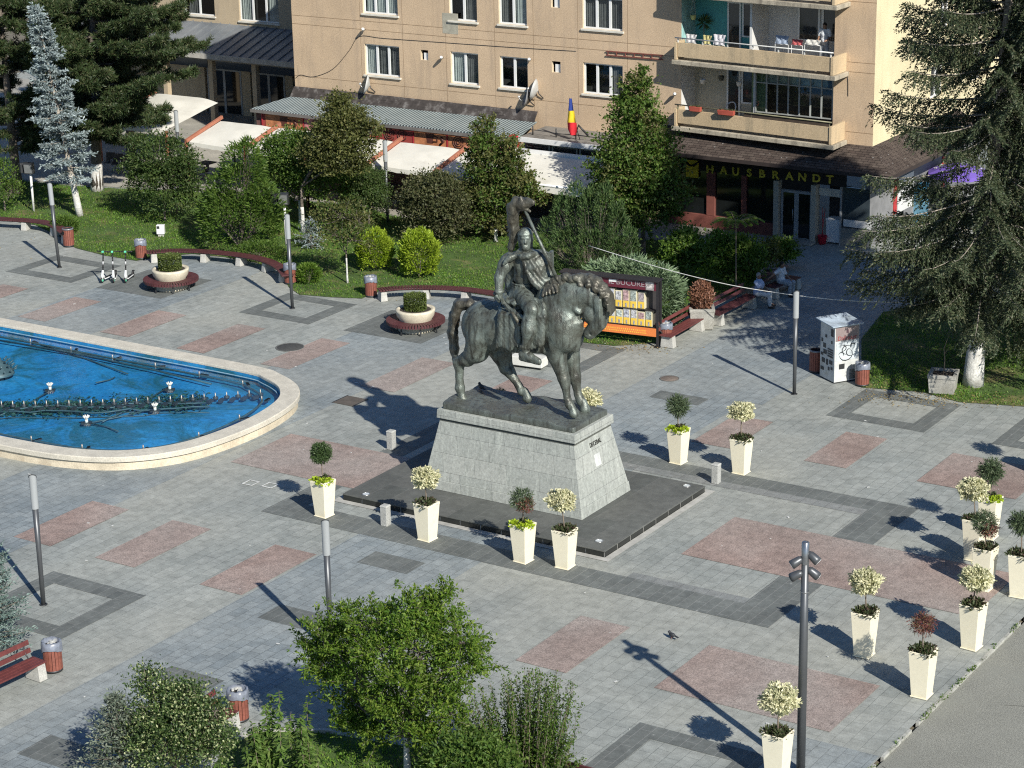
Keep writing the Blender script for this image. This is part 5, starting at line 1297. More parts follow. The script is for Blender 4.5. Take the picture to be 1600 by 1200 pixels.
# loggias
teal = M('teal_paint', (.09, .34, .34), .8, var=.12, vs=1); whp = M('white_render', (.60, .60, .58), .85, var=.1, vs=1.5); crm = M('cream_render', (.46, .43, .34), .85, var=.12, vs=1.5)
def fy(x): return 33.78 + (x + 16.35) * (33.25 - 33.78) / 7.6
BX0, BX1 = -16.38, -8.80
for k, (a, c, d, e) in enumerate(logs):
    LB = F + 1.25; mid = -13.02
    left_m, right_m = ((crm, room_m), (teal, whp), (crm, crm))[k]
    MB().bx(a, mid, LB, LB + .1, d, e).build('loggia_back_wall', left_m if k != 0 else crm, AB, True)
    MB().bx(mid, c, LB + .003, LB + .1, d, e).build('loggia_back_wall', whp if k == 1 else (room_m if k == 0 else crm), AB, True)
    MB().bx(a - .12, a, F + .002, LB, d, e).build('loggia_side_wall', whp if k != 1 else M('pale_teal', (.30, .52, .50), .8), AB, True)
    MB().bx(c, c + .12, F + .002, LB, d, e).build('loggia_side_wall', crm, AB, True)
    MB().bx(mid - .05, mid + .05, F - .3 if k == 1 else F + .1, LB, d, e).build('partition', whp, AB, True)
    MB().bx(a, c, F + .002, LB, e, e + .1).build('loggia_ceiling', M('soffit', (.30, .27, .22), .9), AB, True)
    # slab
    z0 = d - .27; P = [(BX0 - .12, fy(BX0) - .08), (BX1 + .12, fy(BX1) - .08), (BX1 + .12, F - .002), (BX0 - .12, F - .002)]
    MB().prism(P, z0, z0 + .19).build('balcony_slab', slab_m, AB, True, bevel=.02)
    MB().bx(a, c, F + .002, LB, d - .12, d - .003).build('loggia_floor', slab_m, AB, True)
    # parapet: front panel with side cheeks, gap line below
    zb, zp = d + .06, d + .66
    MB().prism([(BX0 + .14, fy(BX0)), (BX1 - .14, fy(BX1)), (BX1 - .14, fy(BX1) + .09), (BX0 + .14, fy(BX0) + .09)], zb, zp).build('balcony_parapet', par_m, AB, True, bevel=.008)
    for x in (BX0, BX1 - .12): MB().bx(x, x + .12, fy(x) - .05, F - .003, d - .07, zp + .02).build('balcony_cheek', par_m, AB, True, bevel=.008)
    rl = MB(); rc = M('rail_white' if k else 'rail_olive', (.62, .62, .58) if k else (.22, .21, .13), .5)
    rl.tube([(BX0 + .02, fy(BX0) - .02, zp + .20), (BX1 - .02, fy(BX1) - .02, zp + .20)], .028, 6)
    for i in range(7):
        x = BX0 + .15 + i * (BX1 - BX0 - .3) / 6; rl.bx(x - .025, x + .025, fy(x) + .01, fy(x) + .05, zp, zp + .19)
    rl.build('balcony_rail', rc, AB, True)
    # door and window at the back of the left half
    for x0, x1, zz in ((-14.9, -14.25, d), (-14.2, -13.2, d + .75)):
        w = MB(); 
        for q0, q1, r0, r1 in ((x0, x1, zz, zz + .07), (x0, x1, e - .35, e - .28), (x0, x0 + .08, zz + .07, e - .35), (x1 - .08, x1, zz + .07, e - .35)): w.bx(q0, q1, LB - .06, LB - .005, r0, r1)
        wo = w.build('loggia_window', pvc, AB, True); MB().bx(x0 + .08, x1 - .08, LB - .035, LB - .02, zz + .07, e - .35).build('pane', M('dark_pane', (.03, .035, .04), .08, spec=.8), wo, True)
    if k == 1:
        for x0, x1 in ((-11.6, -10.6), (-10.5, -9.6)):
            w = MB()
            for q0, q1, r0, r1 in ((x0, x1, d + .8, d + .87), (x0, x1, e - .3, e - .23), (x0, x0 + .08, d + .87, e - .3), (x1 - .08, x1, d + .87, e - .3)): w.bx(q0, q1, LB - .06, LB - .005, r0, r1)
            wo = w.build('loggia_window', pvc, AB, True); MB().bx(x0 + .08, x1 - .08, LB - .035, LB - .02, d + .87, e - .3).build('pane', M('dark_pane', (.03, .035, .04), .08, spec=.8), wo, True)
# glazed right half of the lower loggia
g0, g1, zA, zB = -12.95, -9.42, 5.2, 7.0
w = MB()
for i in range(8):
    x = g0 + (g1 - g0) * i / 7; w.bx(x - .03, x + .03, F + .06, F + .12, zA, zB)
for z in (zA, zB - .55, zB - .05): w.bx(g0, g1, F + .065, F + .115, z, z + .05)
go = w.build('balcony_glazing', M('grey_frame', (.33, .34, .32), .5), AB, True)
MB().quad((g0, F + .09, zA), (g1, F + .09, zA), (g1, F + .09, zB), (g0, F + .09, zB)).build('pane', glass, go, True)
cb = MB(); curtain(cb, g0 + .1, g1 - .3, zB - .52, zB - .06, F + .22, .05, 14); cb.build('valance_curtain', M('net_curtain', (.50, .55, .50), .9, var=.3, vs=7), go, True)
cb = MB(); curtain(cb, g0 - .25, g0 + .45, 4.9, zB - .05, F + .20, .04, 14); cb.build('green_curtain', M('green_curtain', (.20, .25, .13), .9, var=.3, vs=4), go, True)
MB().prism([(g0, fy(g0) + .01), (BX1 - .14, fy(BX1) + .01), (BX1 - .14, fy(BX1) + .05), (g0, fy(g0) + .05)], 5.185, 5.36).build('wood_board', M('dark_board', (.07, .05, .035), .8, var=.3), AB, True)

# shingled canopy over the cafe, wraps the corner
SH = thing('cafe_canopy', 'dark shingled sloping canopy with black fascia and cafe front under the balconies', 'shop canopy', (-12, 33, 0))
def shingle(name, ca, cb):
    t = NT(name); p = t.pos()
    b = t.new('ShaderNodeTexBrick'); t.link(p, b.inputs['Vector']); b.inputs['Scale'].default_value = 1; b.inputs['Brick Width'].default_value = .30; b.inputs['Row Height'].default_value = .14; b.inputs['Mortar Size'].default_value = .010
    b.inputs['Color1'].default_value = (*ca, 1); b.inputs['Color2'].default_value = (*cb, 1); b.inputs['Mortar'].default_value = (.012, .01, .01, 1)
    c = t.mix(1.0, b.outputs['Color'], t.ramp(t.noise(p, 3, 6, .7), [(.3, .65), (.7, 1.25)]), 'MULTIPLY')
    vo = t.new('ShaderNodeTexVoronoi'); t.link(p, vo.inputs['Vector']); vo.inputs['Scale'].default_value = 3.0
    c = t.mix(t.ramp(vo.outputs['Distance'], [(.05, .8), (.11, 0.)]), c, (.33, .32, .30))
    t.set(c, .9, 0, .15); t.bump(t.math('SUBTRACT', 1.0, b.outputs['Fac']), .6, .02); return t.m
shg = shingle('shingle_dark', (.060, .045, .038), (.095, .075, .062))
EZ, EY, EX = 3.50, 32.85, -6.0
WZ = 4.28
b = MB()
b.add([(-17.2, EY, EZ), (EX, EY, EZ), (X1_ - .0, F - .004, WZ), (-17.2, F - .004, WZ)], [(0, 1, 2, 3)])
b.add([(EX, EY, EZ), (EX, F + 9, EZ), (X1_ + .004, F + 9, WZ), (X1_ + .004, F - .004, WZ)], [(0, 1, 2, 3)])
b.build('shingles', shg, SH, True)
b = MB(); b.bx(-17.2, EX, EY - .03, EY, EZ - .14, EZ + .015); b.bx(EX, EX + .03, EY - .03, F + 9, EZ - .14, EZ + .015); b.bx(-17.2, EX - .01, EY + .01, F - .3, EZ - .13, EZ - .10); b.bx(EX - 1.2, EX - .01, F - .3, F + 9, EZ - .13, EZ - .10); b.build('eave_board', M('eave_brown', (.035, .025, .022), .8), SH, True)
blackf = M('shop_black', (.012, .010, .010), .6)
SY = F - .22
MB().bx(-17.2, -8.6, SY, SY + .1, 2.50, 3.38).build('fascia', blackf, SH, True)
ylw = M('sign_yellow', (.58, .48, .05), .5)
for ch, px_ in zip('HAUSBRANDT', (1110, 1131, 1150, 1171, 1191, 1212, 1234, 1254, 1276, 1297)):
    q = onY(px_, 265 + (px_ - 1110) * .084, SY); o = text('sign_letter', ch, .47, .02, ylw, SH, (q[0] + 12, SY - .025 - 33, q[2] ), (PI / 2, 0, 0), sx=1.08, bold=.014)
q = onY(1082, 262, SY); lg = MB().bx(q[0] - .30, q[0] + .30, SY - .05, SY - .006, q[2] - .42, q[2] + .34).build('sign_logo', M('logo_yellow', (.75, .55, .03), .5), SH, True)
b = MB(); b.tube([(q[0] - .36, SY - .06, q[2] + .30), (q[0] - .1, SY - .06, q[2] + .1), (q[0] + .1, SY - .06, q[2] + .12), (q[0] + .36, SY - .06, q[2] + .32)], [.03, .06, .06, .03], 6); b.build('logo_cup', blackf, lg, True)
brk = M('shop_red_brown', (.19, .065, .05), .7, var=.15); shopglass = M('shop_glass', (.012, .014, .014), .06, spec=.7)
def sx_(px_, py_=340): return onY(px_, py_, SY)[0]
def sz_(px_, py_): return onY(px_, py_, SY)[2]
zpl = .58
MB().bx(-17.2, sx_(1216), SY - .02, SY + .3, 0.0, zpl).build('plinth', brk, SH, True, bevel=.01)
MB().bx(-17.2, sx_(1216), SY + .08, SY + .1, zpl, 2.5).build('shop_window', shopglass, SH, True)
for a, c in ((1104, 1117), (1158, 1166)): MB().bx(sx_(a), sx_(c), SY - .03, SY + .07, zpl, 2.5).build('red_pilaster', brk, SH, True, bevel=.01)
cpl = M('cream_pillar', (.40, .37, .30), .8, var=.15)
for a, c in ((1212, 1220), (1270, 1278)): MB().bx(sx_(a, 370), sx_(c, 370), SY - .30, SY + .1, 0, 2.5).build('cream_pillar', cpl, SH, True, bevel=.01)
grf = M('grey_door_frame', (.30, .31, .31), .5)
x0, x1 = sx_(1221, 370), sx_(1269, 370)
d = MB(); xm = (x0 + x1) / 2
for q0, q1, r0, r1 in ((x0, x1, 2.02, 2.12), (x0, x0 + .09, .12, 2.02), (x1 - .09, x1, .12, 2.02), (xm - .10, xm + .10, .12, 2.02), (x0, x1, .05, .12)): d.bx(q0, q1, SY - .10, SY - .02, r0, r1)
do = d.build('door', grf, SH, True); MB().bx(x0 + .09, x1 - .09, SY - .06, SY - .045, .12, 2.02).build('pane', shopglass, do, True); MB().tube([(xm - .14, SY - .14, .85), (xm - .14, SY - .14, 1.35)], .018, 6).build('handle', steel, do, True)
MB().bx(x0 - .3, x1 + .3, SY - .75, SY - .12, .016, .10).build('doorstep', conc, SH, True, bevel=.01)
MB().bx(x0, x1, SY - .01, SY + .1, 2.13, 2.5).build('transom', blackf, SH, True)
x2, x3 = sx_(1279, 370), sx_(1312, 370)
MB().bx(x2, x3, SY - .04, SY + .05, 2.05, 2.36).build('lintel_panel', M('cream_panel', (.50, .47, .40), .8), SH, True)
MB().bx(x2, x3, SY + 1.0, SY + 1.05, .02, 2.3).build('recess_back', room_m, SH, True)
grw = M('grey_dado', (.22, .215, .19), .9, var=.2, vs=2, grain=.25)
MB().bx(x3 + .06, -7.52, SY - .06, SY + .2, 0, .78).build('dado_wall', grw, SH, True)
MB().bx(x3 + .06, -7.52, SY + .03, SY + .08, .78, 2.5).build('side_window', M('bluish_shop_glass', (.045, .06, .07), .12, spec=.7), SH, True)
MB().bx(x3, x3 + .06, SY - .06, SY + .1, 0, 2.5).build('corner_post', grf, SH, True)
MB().bx(x3 + .15, x3 + 1.4, SY - .01, SY + .02, .84, 1.14).build('white_blind', whp, SH, True)
MB().bx(X1_ - .2, X1_, F - .1, F + 12, 0, 3.4).build('side_shop_wall', M('side_shop', (.20, .20, .20), .7, var=.5, vs=.8), SH, True)
for i, (y0, y1, m_) in enumerate(((36.8, 37.1, 'r'), (37.2, 38.8, 'w'), (42, 42.3, 'r'))):
    MB().bx(X1_ + .004, X1_ + .05, y0, y1, .9, 2.4).build('side_panel', (M('panel_red', (.45, .04, .04), .6) if m_ == 'r' else whp), SH, True)
# goods at the recess
q = onY(1299, 352, SY - .1)
T = thing('white_freezer', 'white box freezer standing in the open recess beside the cafe door', 'freezer', (q[0], SY + .35, .016)); MB().bx(-.32, .32, -.3, .3, .05, .98).build('body', M('appliance_white', (.66, .67, .66), .4, var=.05), T, bevel=.02); MB().bx(-.33, .33, -.31, .31, .985, 1.04).build('lid', pvc, T, bevel=.01)
q = onY(1284, 366, SY - .2)
T = thing('mop_bucket', 'red bucket with mop handles beside the white freezer', 'bucket', (q[0], SY - .15, .016)); MB().lathe([(0, 0), (.15, 0), (.20, .34), (.21, .35)], n=16).build('bucket', M('red_plastic', (.50, .02, .04), .4), T)
b = MB(); b.tube([(.02, .0, .1), (-.12, .25, 1.5)], .016, 6); b.tube([(-.05, .0, .1), (-.02, .28, 1.45)], .016, 6); b.build('mop_handle', M('red_handle', (.40, .05, .06), .5), T)

# corrugated extension with mural, flat-roof extension
EXT = thing('terrace_extension', 'low cafe extension with corrugated grey roof and red mural boards', 'extension', (-30, 33, 0))
t = NT('corrugated_sheet'); p = t.pos(); wv = t.new('ShaderNodeTexWave'); wv.bands_direction = 'X'; t.link(p, wv.inputs[0]); wv.inputs['Scale'].default_value = 1.9; wv.inputs['Distortion'].default_value = 0
c = t.mix(t.ramp(t.noise(p, .8, 5, .65), [(.3, 0.), (.7, 1.)]), (.23, .275, .275), (.34, .385, .375)); t.set(t.mix(t.ramp(wv.outputs['Fac'], [(0., .8), (.55, 0.)]), c, (.09, .115, .12)), .55, .2, .4); t.bump(wv.outputs['Fac'], .8, .05); corr = t.m
RZ0, RZ1, RY0 = 3.58, 3.86, 31.95
MB().add([(-38.1, RY0, RZ0), (-23.15, RY0, RZ0 + .04), (-23.6, F - .3, RZ1 + .02), (-37.35, F - .3, RZ1), (-38.1, RY0, RZ0 - .05), (-23.15, RY0, RZ0 - .01), (-23.6, F - .3, RZ1 - .03), (-37.35, F - .3, RZ1 - .05)], [(0, 1, 2, 3), (7, 6, 5, 4), (0, 4, 5, 1), (1, 5, 6, 2), (3, 7, 4, 0)]).build('roof', corr, EXT, True)
b = MB()
for i in range(5):
    z = 3.80 + i * .10; y = F - .42 + i * .075
    for k in range(28):
        x = -37.4 + k * .49; b.box((x + .24, y, z + .03), (.50 + random.uniform(-.04, .02), .035, .13 + random.uniform(-.02, .02)), M=Matrix.Rotation(-.6 + random.uniform(-.06, .06), 3, 'X'))
b.build('shingle_strip', M('old_shingle', (.060, .05, .045), .9, var=.5, vs=3, stain=(.16, .15, .14), ss=3), EXT, True)
MB().bx(-38.1, -23.2, RY0 - .07, RY0 - .01, RZ0 - .16, RZ0 - .02).build('gutter', M('gutter_grey', (.15, .14, .13), .6), EXT, True)
MB().bx(-38.0, -23.3, RY0 + .25, RY0 + .35, 0, RZ0 - .06).build('wall', M('extension_wall', (.16, .08, .07), .8), EXT, True)
mur = M('mural_red', (.33, .06, .05), .55, var=.5, vs=1.2, grain=.3); muo = M('mural_orange', (.55, .22, .10), .55, var=.5, vs=2.5, grain=.3); mub = M('mural_brown', (.10, .035, .025), .55, var=.3); mup = M('mural_pink', (.55, .22, .22), .55, var=.4, vs=2)
MY = RY0 + .24
mb_ = MB().bx(-37.6, -23.45, MY - .03, MY, 2.35, 3.46).build('mural_board', mur, EXT, True)
for i, (x0, x1) in enumerate(((-37.4, -35.2), (-35.1, -33.1), (-33.0, -31.0), (-30.9, -28.95), (-28.85, -27.1), (-27.0, -25.3), (-25.2, -23.6))):
    MB().bx(x0, x1, MY - .05, MY - .035, 2.55, 3.36).build('mural_panel', (muo, mup, muo, mur, muo, muo, mup)[i], mb_, True)
    s = MB(); cx = (x0 + x1) / 2
    if i % 2 == 0:
        s.add([(cx - .26, MY - .06, 3.32), (cx + .22, MY - .06, 3.32), (cx + .14, MY - .06, 2.86), (cx - .16, MY - .06, 2.86)], [(3, 2, 1, 0)]); s.tube([(cx + .2, MY - .062, 3.22), (cx + .4, MY - .062, 3.17), (cx + .38, MY - .062, 2.97), (cx + .16, MY - .062, 2.95)], .03, 5)
        s.tube([(cx + .55, MY - .06, 2.86), (cx + .75, MY - .06, 3.0), (cx + .6, MY - .06, 3.2)], .06, 6)
    else:
        for r_ in (.28, .18, .08): s.tube([(cx - .3 + r_ * math.cos(a * .4), MY - .06, 3.05 + r_ * math.sin(a * .4)) for a in range(16)], .025, 5)
        for r_ in (.24, .12): s.tube([(cx + .4 + r_ * math.cos(a * .4), MY - .06, 3.08 + r_ * math.sin(a * .4)) for a in range(16)], .025, 5)
    s.build('mural_motif', mub, mb_, True)
b = MB()
for x in (-37.6, -35.15, -33.05, -30.95, -28.9, -27.05, -25.25, -23.5): b.bx(x - .03, x + .03, MY - .075, MY - .051, 2.40, 3.40)
b.bx(-37.6, -23.5, MY - .075, MY - .051, 2.36, 2.40); b.build('mural_frame', M('frame_red', (.42, .04, .05), .5), mb_, True)

EX2 = thing('flat_roof_extension', 'flat roofed cafe front with white edge beside the corrugated roof', 'extension', (-20, 33, 0))
MB().prism([(-23.1, 32.0), (-17.4, 32.0), (-17.4, F - .02), (-23.3, F - .02)], 3.58, 3.66).build('roof', M('dirty_roof', (.24, .22, .19), .9, var=.45, vs=1.5, grain=.3, stain=(.10, .09, .08), ss=1.5), EX2, True)
MB().bx(-23.12, -17.4, 31.90, 31.995, 3.46, 3.67).build('fascia', whp, EX2, True)
b = MB(); b.tube([(x, 32.6 + .04 * math.sin(x), 3.86 + .02 * math.sin(x * 3)) for x in np.linspace(-23, -17.6, 14)], .018, 5)
for x in (-22.8, -21.6, -20.6, -19.4, -18.3): b.tube([(x, 32.6, 3.66), (x, 32.6, 4.05)], .03, 5)
b.tube([(-21.0, 33.2, 3.7), (-20.7, 33.0, 4.2), (-20.4, 33.3, 3.72)], .05, 6); b.build('roof_guard', dark_m, EX2, True)
MB().bx(-23.1, -17.4, 32.3, 32.4, 0, 3.56).build('wall', room_m, EX2, True)
for x0, x1 in ((-23.0, -21.7), (-21.6, -20.3), (-20.2, -18.9), (-18.8, -17.6)):
    w = MB()
    for q0, q1, r0, r1 in ((x0, x1, 2.5, 2.56), (x0, x1, 3.32, 3.38), (x0, x0 + .07, 2.56, 3.32), (x1 - .07, x1, 2.56, 3.32)): w.bx(q0, q1, 32.22, 32.28, r0, r1)
    wo = w.build('window', M('grey_frame', (.33, .34, .32), .5), EX2, True); MB().bx(x0 + .07, x1 - .07, 32.245, 32.255, 2.56, 3.32).build('pane', M('dark_pane', (.03, .035, .04), .08, spec=.8), wo, True)
q = onY(805, 222, 32.1); T = thing('round_shop_sign', 'red and white rounded sign at the corner of the flat roofed cafe', 'sign', (q[0], 32.0, q[2]))
MB().tube([(0, -.04, 0), (0, .04, 0)], .36, 20).build('disc', M('sign_red', (.60, .03, .05), .5), T)
b = MB()
for k in range(5): b.box((-.16 + .08 * k, -.05, -.08 + .03 * math.sin(k * 2)), (.04, .012, .18 + .05 * (k % 2)))
b.build('white_strokes', M('sign_white', (.7, .7, .68), .5), T)

# fabric canopies of the terrace
fab = M('awning_canvas', (.62, .60, .53), .85, var=.12, vs=.8, grain=.06, gs=40, stain=(.50, .48, .42), ss=.9)
wood_f = M('frame_red_wood', (.36, .14, .085), .7, var=.2, vs=4)
def bay(x0, x1, label, yf=29.05, yb=31.35, zf=2.38, zb=2.9, apex=.12, tone=fab):
    T = thing('terrace_canopy', label, 'canopy', (x0, yf, .016), 0, 'white pyramid canopies over the cafe terrace')
    n = 12; vs = []; fs = []
    for i in range(n + 1):
        for j in range(n + 1):
            u, v = i / n, j / n; x = x0 + .1 + (x1 - x0 - .2) * u; y = yf + (yb - yf) * v
            pyr = 1 - max(abs(u - .45) / .55, abs(v - .62) / .62); pyr = max(0, pyr)
            z = zf + (zb - zf) * v + apex * (pyr ** .85) - .05 * math.sin(PI * u) * (1 - v)
            vs.append((x - x0, y - yf, z + .006 * math.sin(7 * u + 9 * v)))
    for i in range(n):
        for j in range(n): fs.append((i * (n + 1) + j, (i + 1) * (n + 1) + j, (i + 1) * (n + 1) + j + 1, i * (n + 1) + j + 1))
    m_ = MB(); m_.add(vs, fs, 0, True)
    vv = []
    for i in range(n + 1):
        x, y, z = vs[i * (n + 1)]; vv += [(x, y, z), (x, y - .02, z - .17 - .03 * (i % 2))]
    m_.add(vv, [(2 * i, 2 * i + 1, 2 * i + 3, 2 * i + 2) for i in range(n)], 0, True)
    m_.build('canvas', tone, T)
    b = MB(); b.beam((0, -.15, zf + .04), (0, yb - yf + .25, zb + .18), .12, .15); b.build('rafter', wood_f, T)
    for dx in (0, x1 - x0): MB().beam((dx, -.1, 0), (dx, -.12, zf - .02), .11, .11).build('post', wood_f, T)
    MB().tube([((x1 - x0) * .45, 1.4, 0), ((x1 - x0) * .45, 1.4, zf + .22)], .04, 8).build('mast', dark_m, T)
    return T
xs_ = [-39.6, -36.1, -32.6, -29.15, -25.55]
bay(xs_[0], xs_[1], 'white canopy bay with red frame beside the blue spruce, leftmost of the row')
bay(xs_[1], xs_[2], 'white canopy bay mostly behind the two leafy trees')
bay(xs_[2], xs_[3], 'white canopy bay hidden behind the drooping dark tree')
bay(xs_[3], xs_[4], 'white canopy bay in full view right of the terrace lamp')
bay(xs_[4], -22.4, 'white canopy bay behind the pear shaped tree, rightmost of the row')
q = W(260, 195, 2.6); bay(-48.0, -43.6, 'large white canopy in pine shade behind the blue spruce', 32.2, 36.2, 1.95, 2.6, .35)
al_ = M('aluminium', (.40, .40, .39), .4, .6)
AW = thing('long_awning', 'long flat white roll out awning with valance in front of the flat roof', 'awning', (-21.5, 31, .016))
b = MB(); n = 16; vs = []
for i in range(n + 1):
    x = -23.2 + 5.4 * i / n
    for j, (y, z) in enumerate(((31.55, 3.10), (30.5, 2.91), (29.5, 2.72), (28.62, 2.56), (28.58, 2.52), (28.56, 2.22 + .03 * (i % 2)))): vs.append((x, y, z))
b.add(vs, [(i * 6 + j + 1, (i + 1) * 6 + j + 1, (i + 1) * 6 + j, i * 6 + j) for i in range(n) for j in range(5)], 0, False); b.build('canvas', fab, AW, True)
MB().tube([(-23.2, 28.6, 2.55), (-17.8, 28.6, 2.55)], .055, 8).build('front_bar', pvc, AW, True); MB().bx(-23.2, -17.8, 31.54, 31.68, 3.08, 3.24).build('cassette', pvc, AW, True)
for x in (-23, -20.5, -18): MB().tube([(x, 31.6, 2.9), (x + .1, 30.0, 2.5), (x, 28.65, 2.5)], .03, 6).build('arm', steel, AW, True); MB().tube([(x, 31.62, 0), (x, 31.62, 3.08)], .05, 8).build('post', al_, AW, True)

# left pavilion
LBD = thing('left_pavilion', 'beige building with dark standing seam roof at the upper left behind the pines', 'building', (-46, 44, 0))
beige = stucco('beige_stucco', (.46, .37, .25), (.36, .30, .22))
b = MB(); lw = [(-48.9, -46.2, 5.2, 8.4), (-44.6, -42.4, 5.35, 6.9), (-52.8, -50.6, 5.3, 7.6), (-41.5, -39.2, 5.4, 7.2)]
holed(b, 44.5, -62, -37.0, 0, 11, lw + [(-51.6, -49.0, .0, 2.5), (-48.4, -46, 0.0, 2.6), (-45.5, -42, 0, 2.6)], .2); b.build('wall', beige, LBD, True)
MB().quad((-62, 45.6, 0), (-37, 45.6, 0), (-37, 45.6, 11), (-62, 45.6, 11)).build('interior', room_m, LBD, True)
for (a, c, d, e), l in zip(lw, (3, 2, 2, 2)): window(LBD, a, c, d, e, 44.5, l, [(0.02, .3, 'w'), (.7, .98, 'w')] if l == 3 else [(.1, .5, 'g')])
for a, c in ((-51.5, -49.1), (-48.3, -46.1), (-45.4, -42.1)):
    d = MB(); mm = (a + c) / 2
    for q0, q1, r0, r1 in ((a, c, 2.35, 2.45), (a, a + .1, 0.02, 2.35), (c - .1, c, 0.02, 2.35), (mm - .08, mm + .08, 0.02, 2.35)): d.bx(q0, q1, 44.58, 44.66, r0, r1)
    do = d.build('glass_door', grf, LBD, True); MB().bx(a + .1, c - .1, 44.61, 44.63, .02, 2.35).build('pane', shopglass, do, True)
t = NT('standing_seam'); p = t.pos(); c = t.mix(t.ramp(t.noise(p, .8, 5, .6), [(.3, 0.), (.7, 1.)]), (.15, .165, .18), (.24, .255, .265)); t.set(c, .5, .3, .4); seam = t.m
b = MB(); b.add([(-60, 41.2, 3.92), (-37.2, 41.2, 3.92), (-37.2, 44.49, 4.95), (-60, 44.49, 4.95)], [(0, 1, 2, 3)])
for k in range(36): x = -59.8 + k * .64; b.beam((x, 41.2, 3.95), (x, 44.47, 4.98), .03, .06)
b.build('roof', seam, LBD, True)
b = MB(); b.bx(-60, -37.2, 41.12, 41.2, 3.68, 3.94); b.build('roof_edge', M('cream_edge', (.42, .40, .36), .8), LBD, True)
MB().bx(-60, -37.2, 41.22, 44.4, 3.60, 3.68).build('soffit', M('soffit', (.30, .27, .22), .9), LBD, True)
for x in (-51.9, -48.7, -45.75, -41.8): MB().bx(x - .14, x + .14, 41.6, 41.9, 0, 3.6).build('column', beige, LBD, True)
MB().bx(-60, -37.2, 43.6, 43.7, 2.66, 3.55).build('dark_upper_glazing', M('dark_pane', (.03, .035, .04), .08, spec=.8), LBD, True)

# dishes, wall lamps, flag
def dish(loc, r_, ang, label, light=True):
    T = thing('satellite_dish', label, 'satellite dish', loc, ang, 'satellite dishes on the apartment block')
    b = MB(); prof = [(0, .0), (r_ * .4, .03 * r_ / .4), (r_ * .75, .10 * r_ / .4), (r_, .18 * r_ / .4), (r_ + .01, .17 * r_ / .4), (r_ * .75, .085 * r_ / .4), (.02, -.02)]
    m_ = MB(); m_.lathe(prof, n=22); R = Matrix.Rotation(PI / 2 - .25, 3, 'X')
    b.add([(R @ Vector(p)) + Vector((0, -.25, .35)) for p in m_.v], m_.f, 0, True); b.build('reflector', M('dish_grey', (.42, .42, .40), .5, var=.1) if light else M('dish_dark', (.20, .20, .20), .5), T)
    MB().tube([(0, -.25, .35), (0, -.20, .2), (0, .0, 0)], .025, 6).build('arm', dark_m, T)
    MB().tube([(0, -.3, .05), (0, -.62, .28), (0, -.72, .42)], .016, 5).build('feed_arm', steel, T); MB().tube([(0, -.72, .40), (0, -.66, .46)], .04, 8).build('feed_horn', whp, T)
q = onY(585, 133, F - .1); dish((q[0], F - .05, q[2] - .35), .46, -.95, 'grey satellite dish below the wide left window above the corrugated roof')
q = onY(834, 155, F - .1); dish((q[0], F - .05, q[2] - .30), .42, -.9, 'dark satellite dish above the right end of the corrugated roof', False)
q = onY(848, 142, F - .1); dish((q[0], F - .05, q[2] - .35), .48, -1.25, 'grey satellite dish seen edge on left of the flag')
def wall_lamp(px_, py_, label):
    q = onY(px_, py_, F); T = thing('wall_lamp', label, 'wall lamp', (q[0], F, q[2]), 0, 'white lamps on the apartment front')
    MB().tube([(0, 0, 0), (.03, -.22, .03)], .02, 6).build('arm', steel, T); MB().tube([(0, -.16, .02), (.14, -.40, .10)], [.085, .055], 10).build('head', whp, T)
wall_lamp(571, 46, 'white wall lamp above the wide left window'); wall_lamp(693, 90, 'white wall lamp left of the narrow two light window'); wall_lamp(830, 93, 'white wall lamp right of the second two light window')
wall_lamp(1057, 147, 'white wall lamp beside the left end of the lower balcony')
q = onY(906, 205, 32.6); FL = thing('flag', 'blue yellow and red striped flag hanging from a pole on the flat roof', 'flag', (q[0], 32.6, 3.67))
hT = onY(894, 152, 32.6)
MB().tube([(0, 0, 0), (-.28, -.1, (hT[2] - 3.67) * .55), (hT[0] - q[0], -.2, hT[2] - 3.67)], .018, 6).build('pole', dark_m, FL)
def flag_strip(z0, z1, m_):
    b = MB(); n = 10; k = 6; vs = []
    for i in range(n + 1):
        u = i / n; zz = z0 + (z1 - z0) * u; wdt = .10 + .38 * min(1, (1.9 - zz) / 1.2) if zz > .45 else .48 * (.35 + zz * 1.45)
        for j in range(k + 1):
            v = j / k; vs.append((hT[0] - q[0] + .02 + (1.9 - zz) * .10 - wdt * (v - .35), -.2 + .06 * math.sin(v * 7 + u), zz))
    b.add(vs, [(i * (k + 1) + j, i * (k + 1) + j + 1, (i + 1) * (k + 1) + j + 1, (i + 1) * (k + 1) + j) for i in range(n) for j in range(k)], 0, True); b.build('stripe', m_, FL)
zT = hT[2] - 3.67
flag_strip(zT * .12, zT * .42, M('flag_red', (.60, .02, .03), .7)); flag_strip(zT * .42, zT * .70, M('flag_yellow', (.75, .52, .02), .7)); flag_strip(zT * .70, zT * .99, M('flag_blue', (.015, .04, .22), .7))
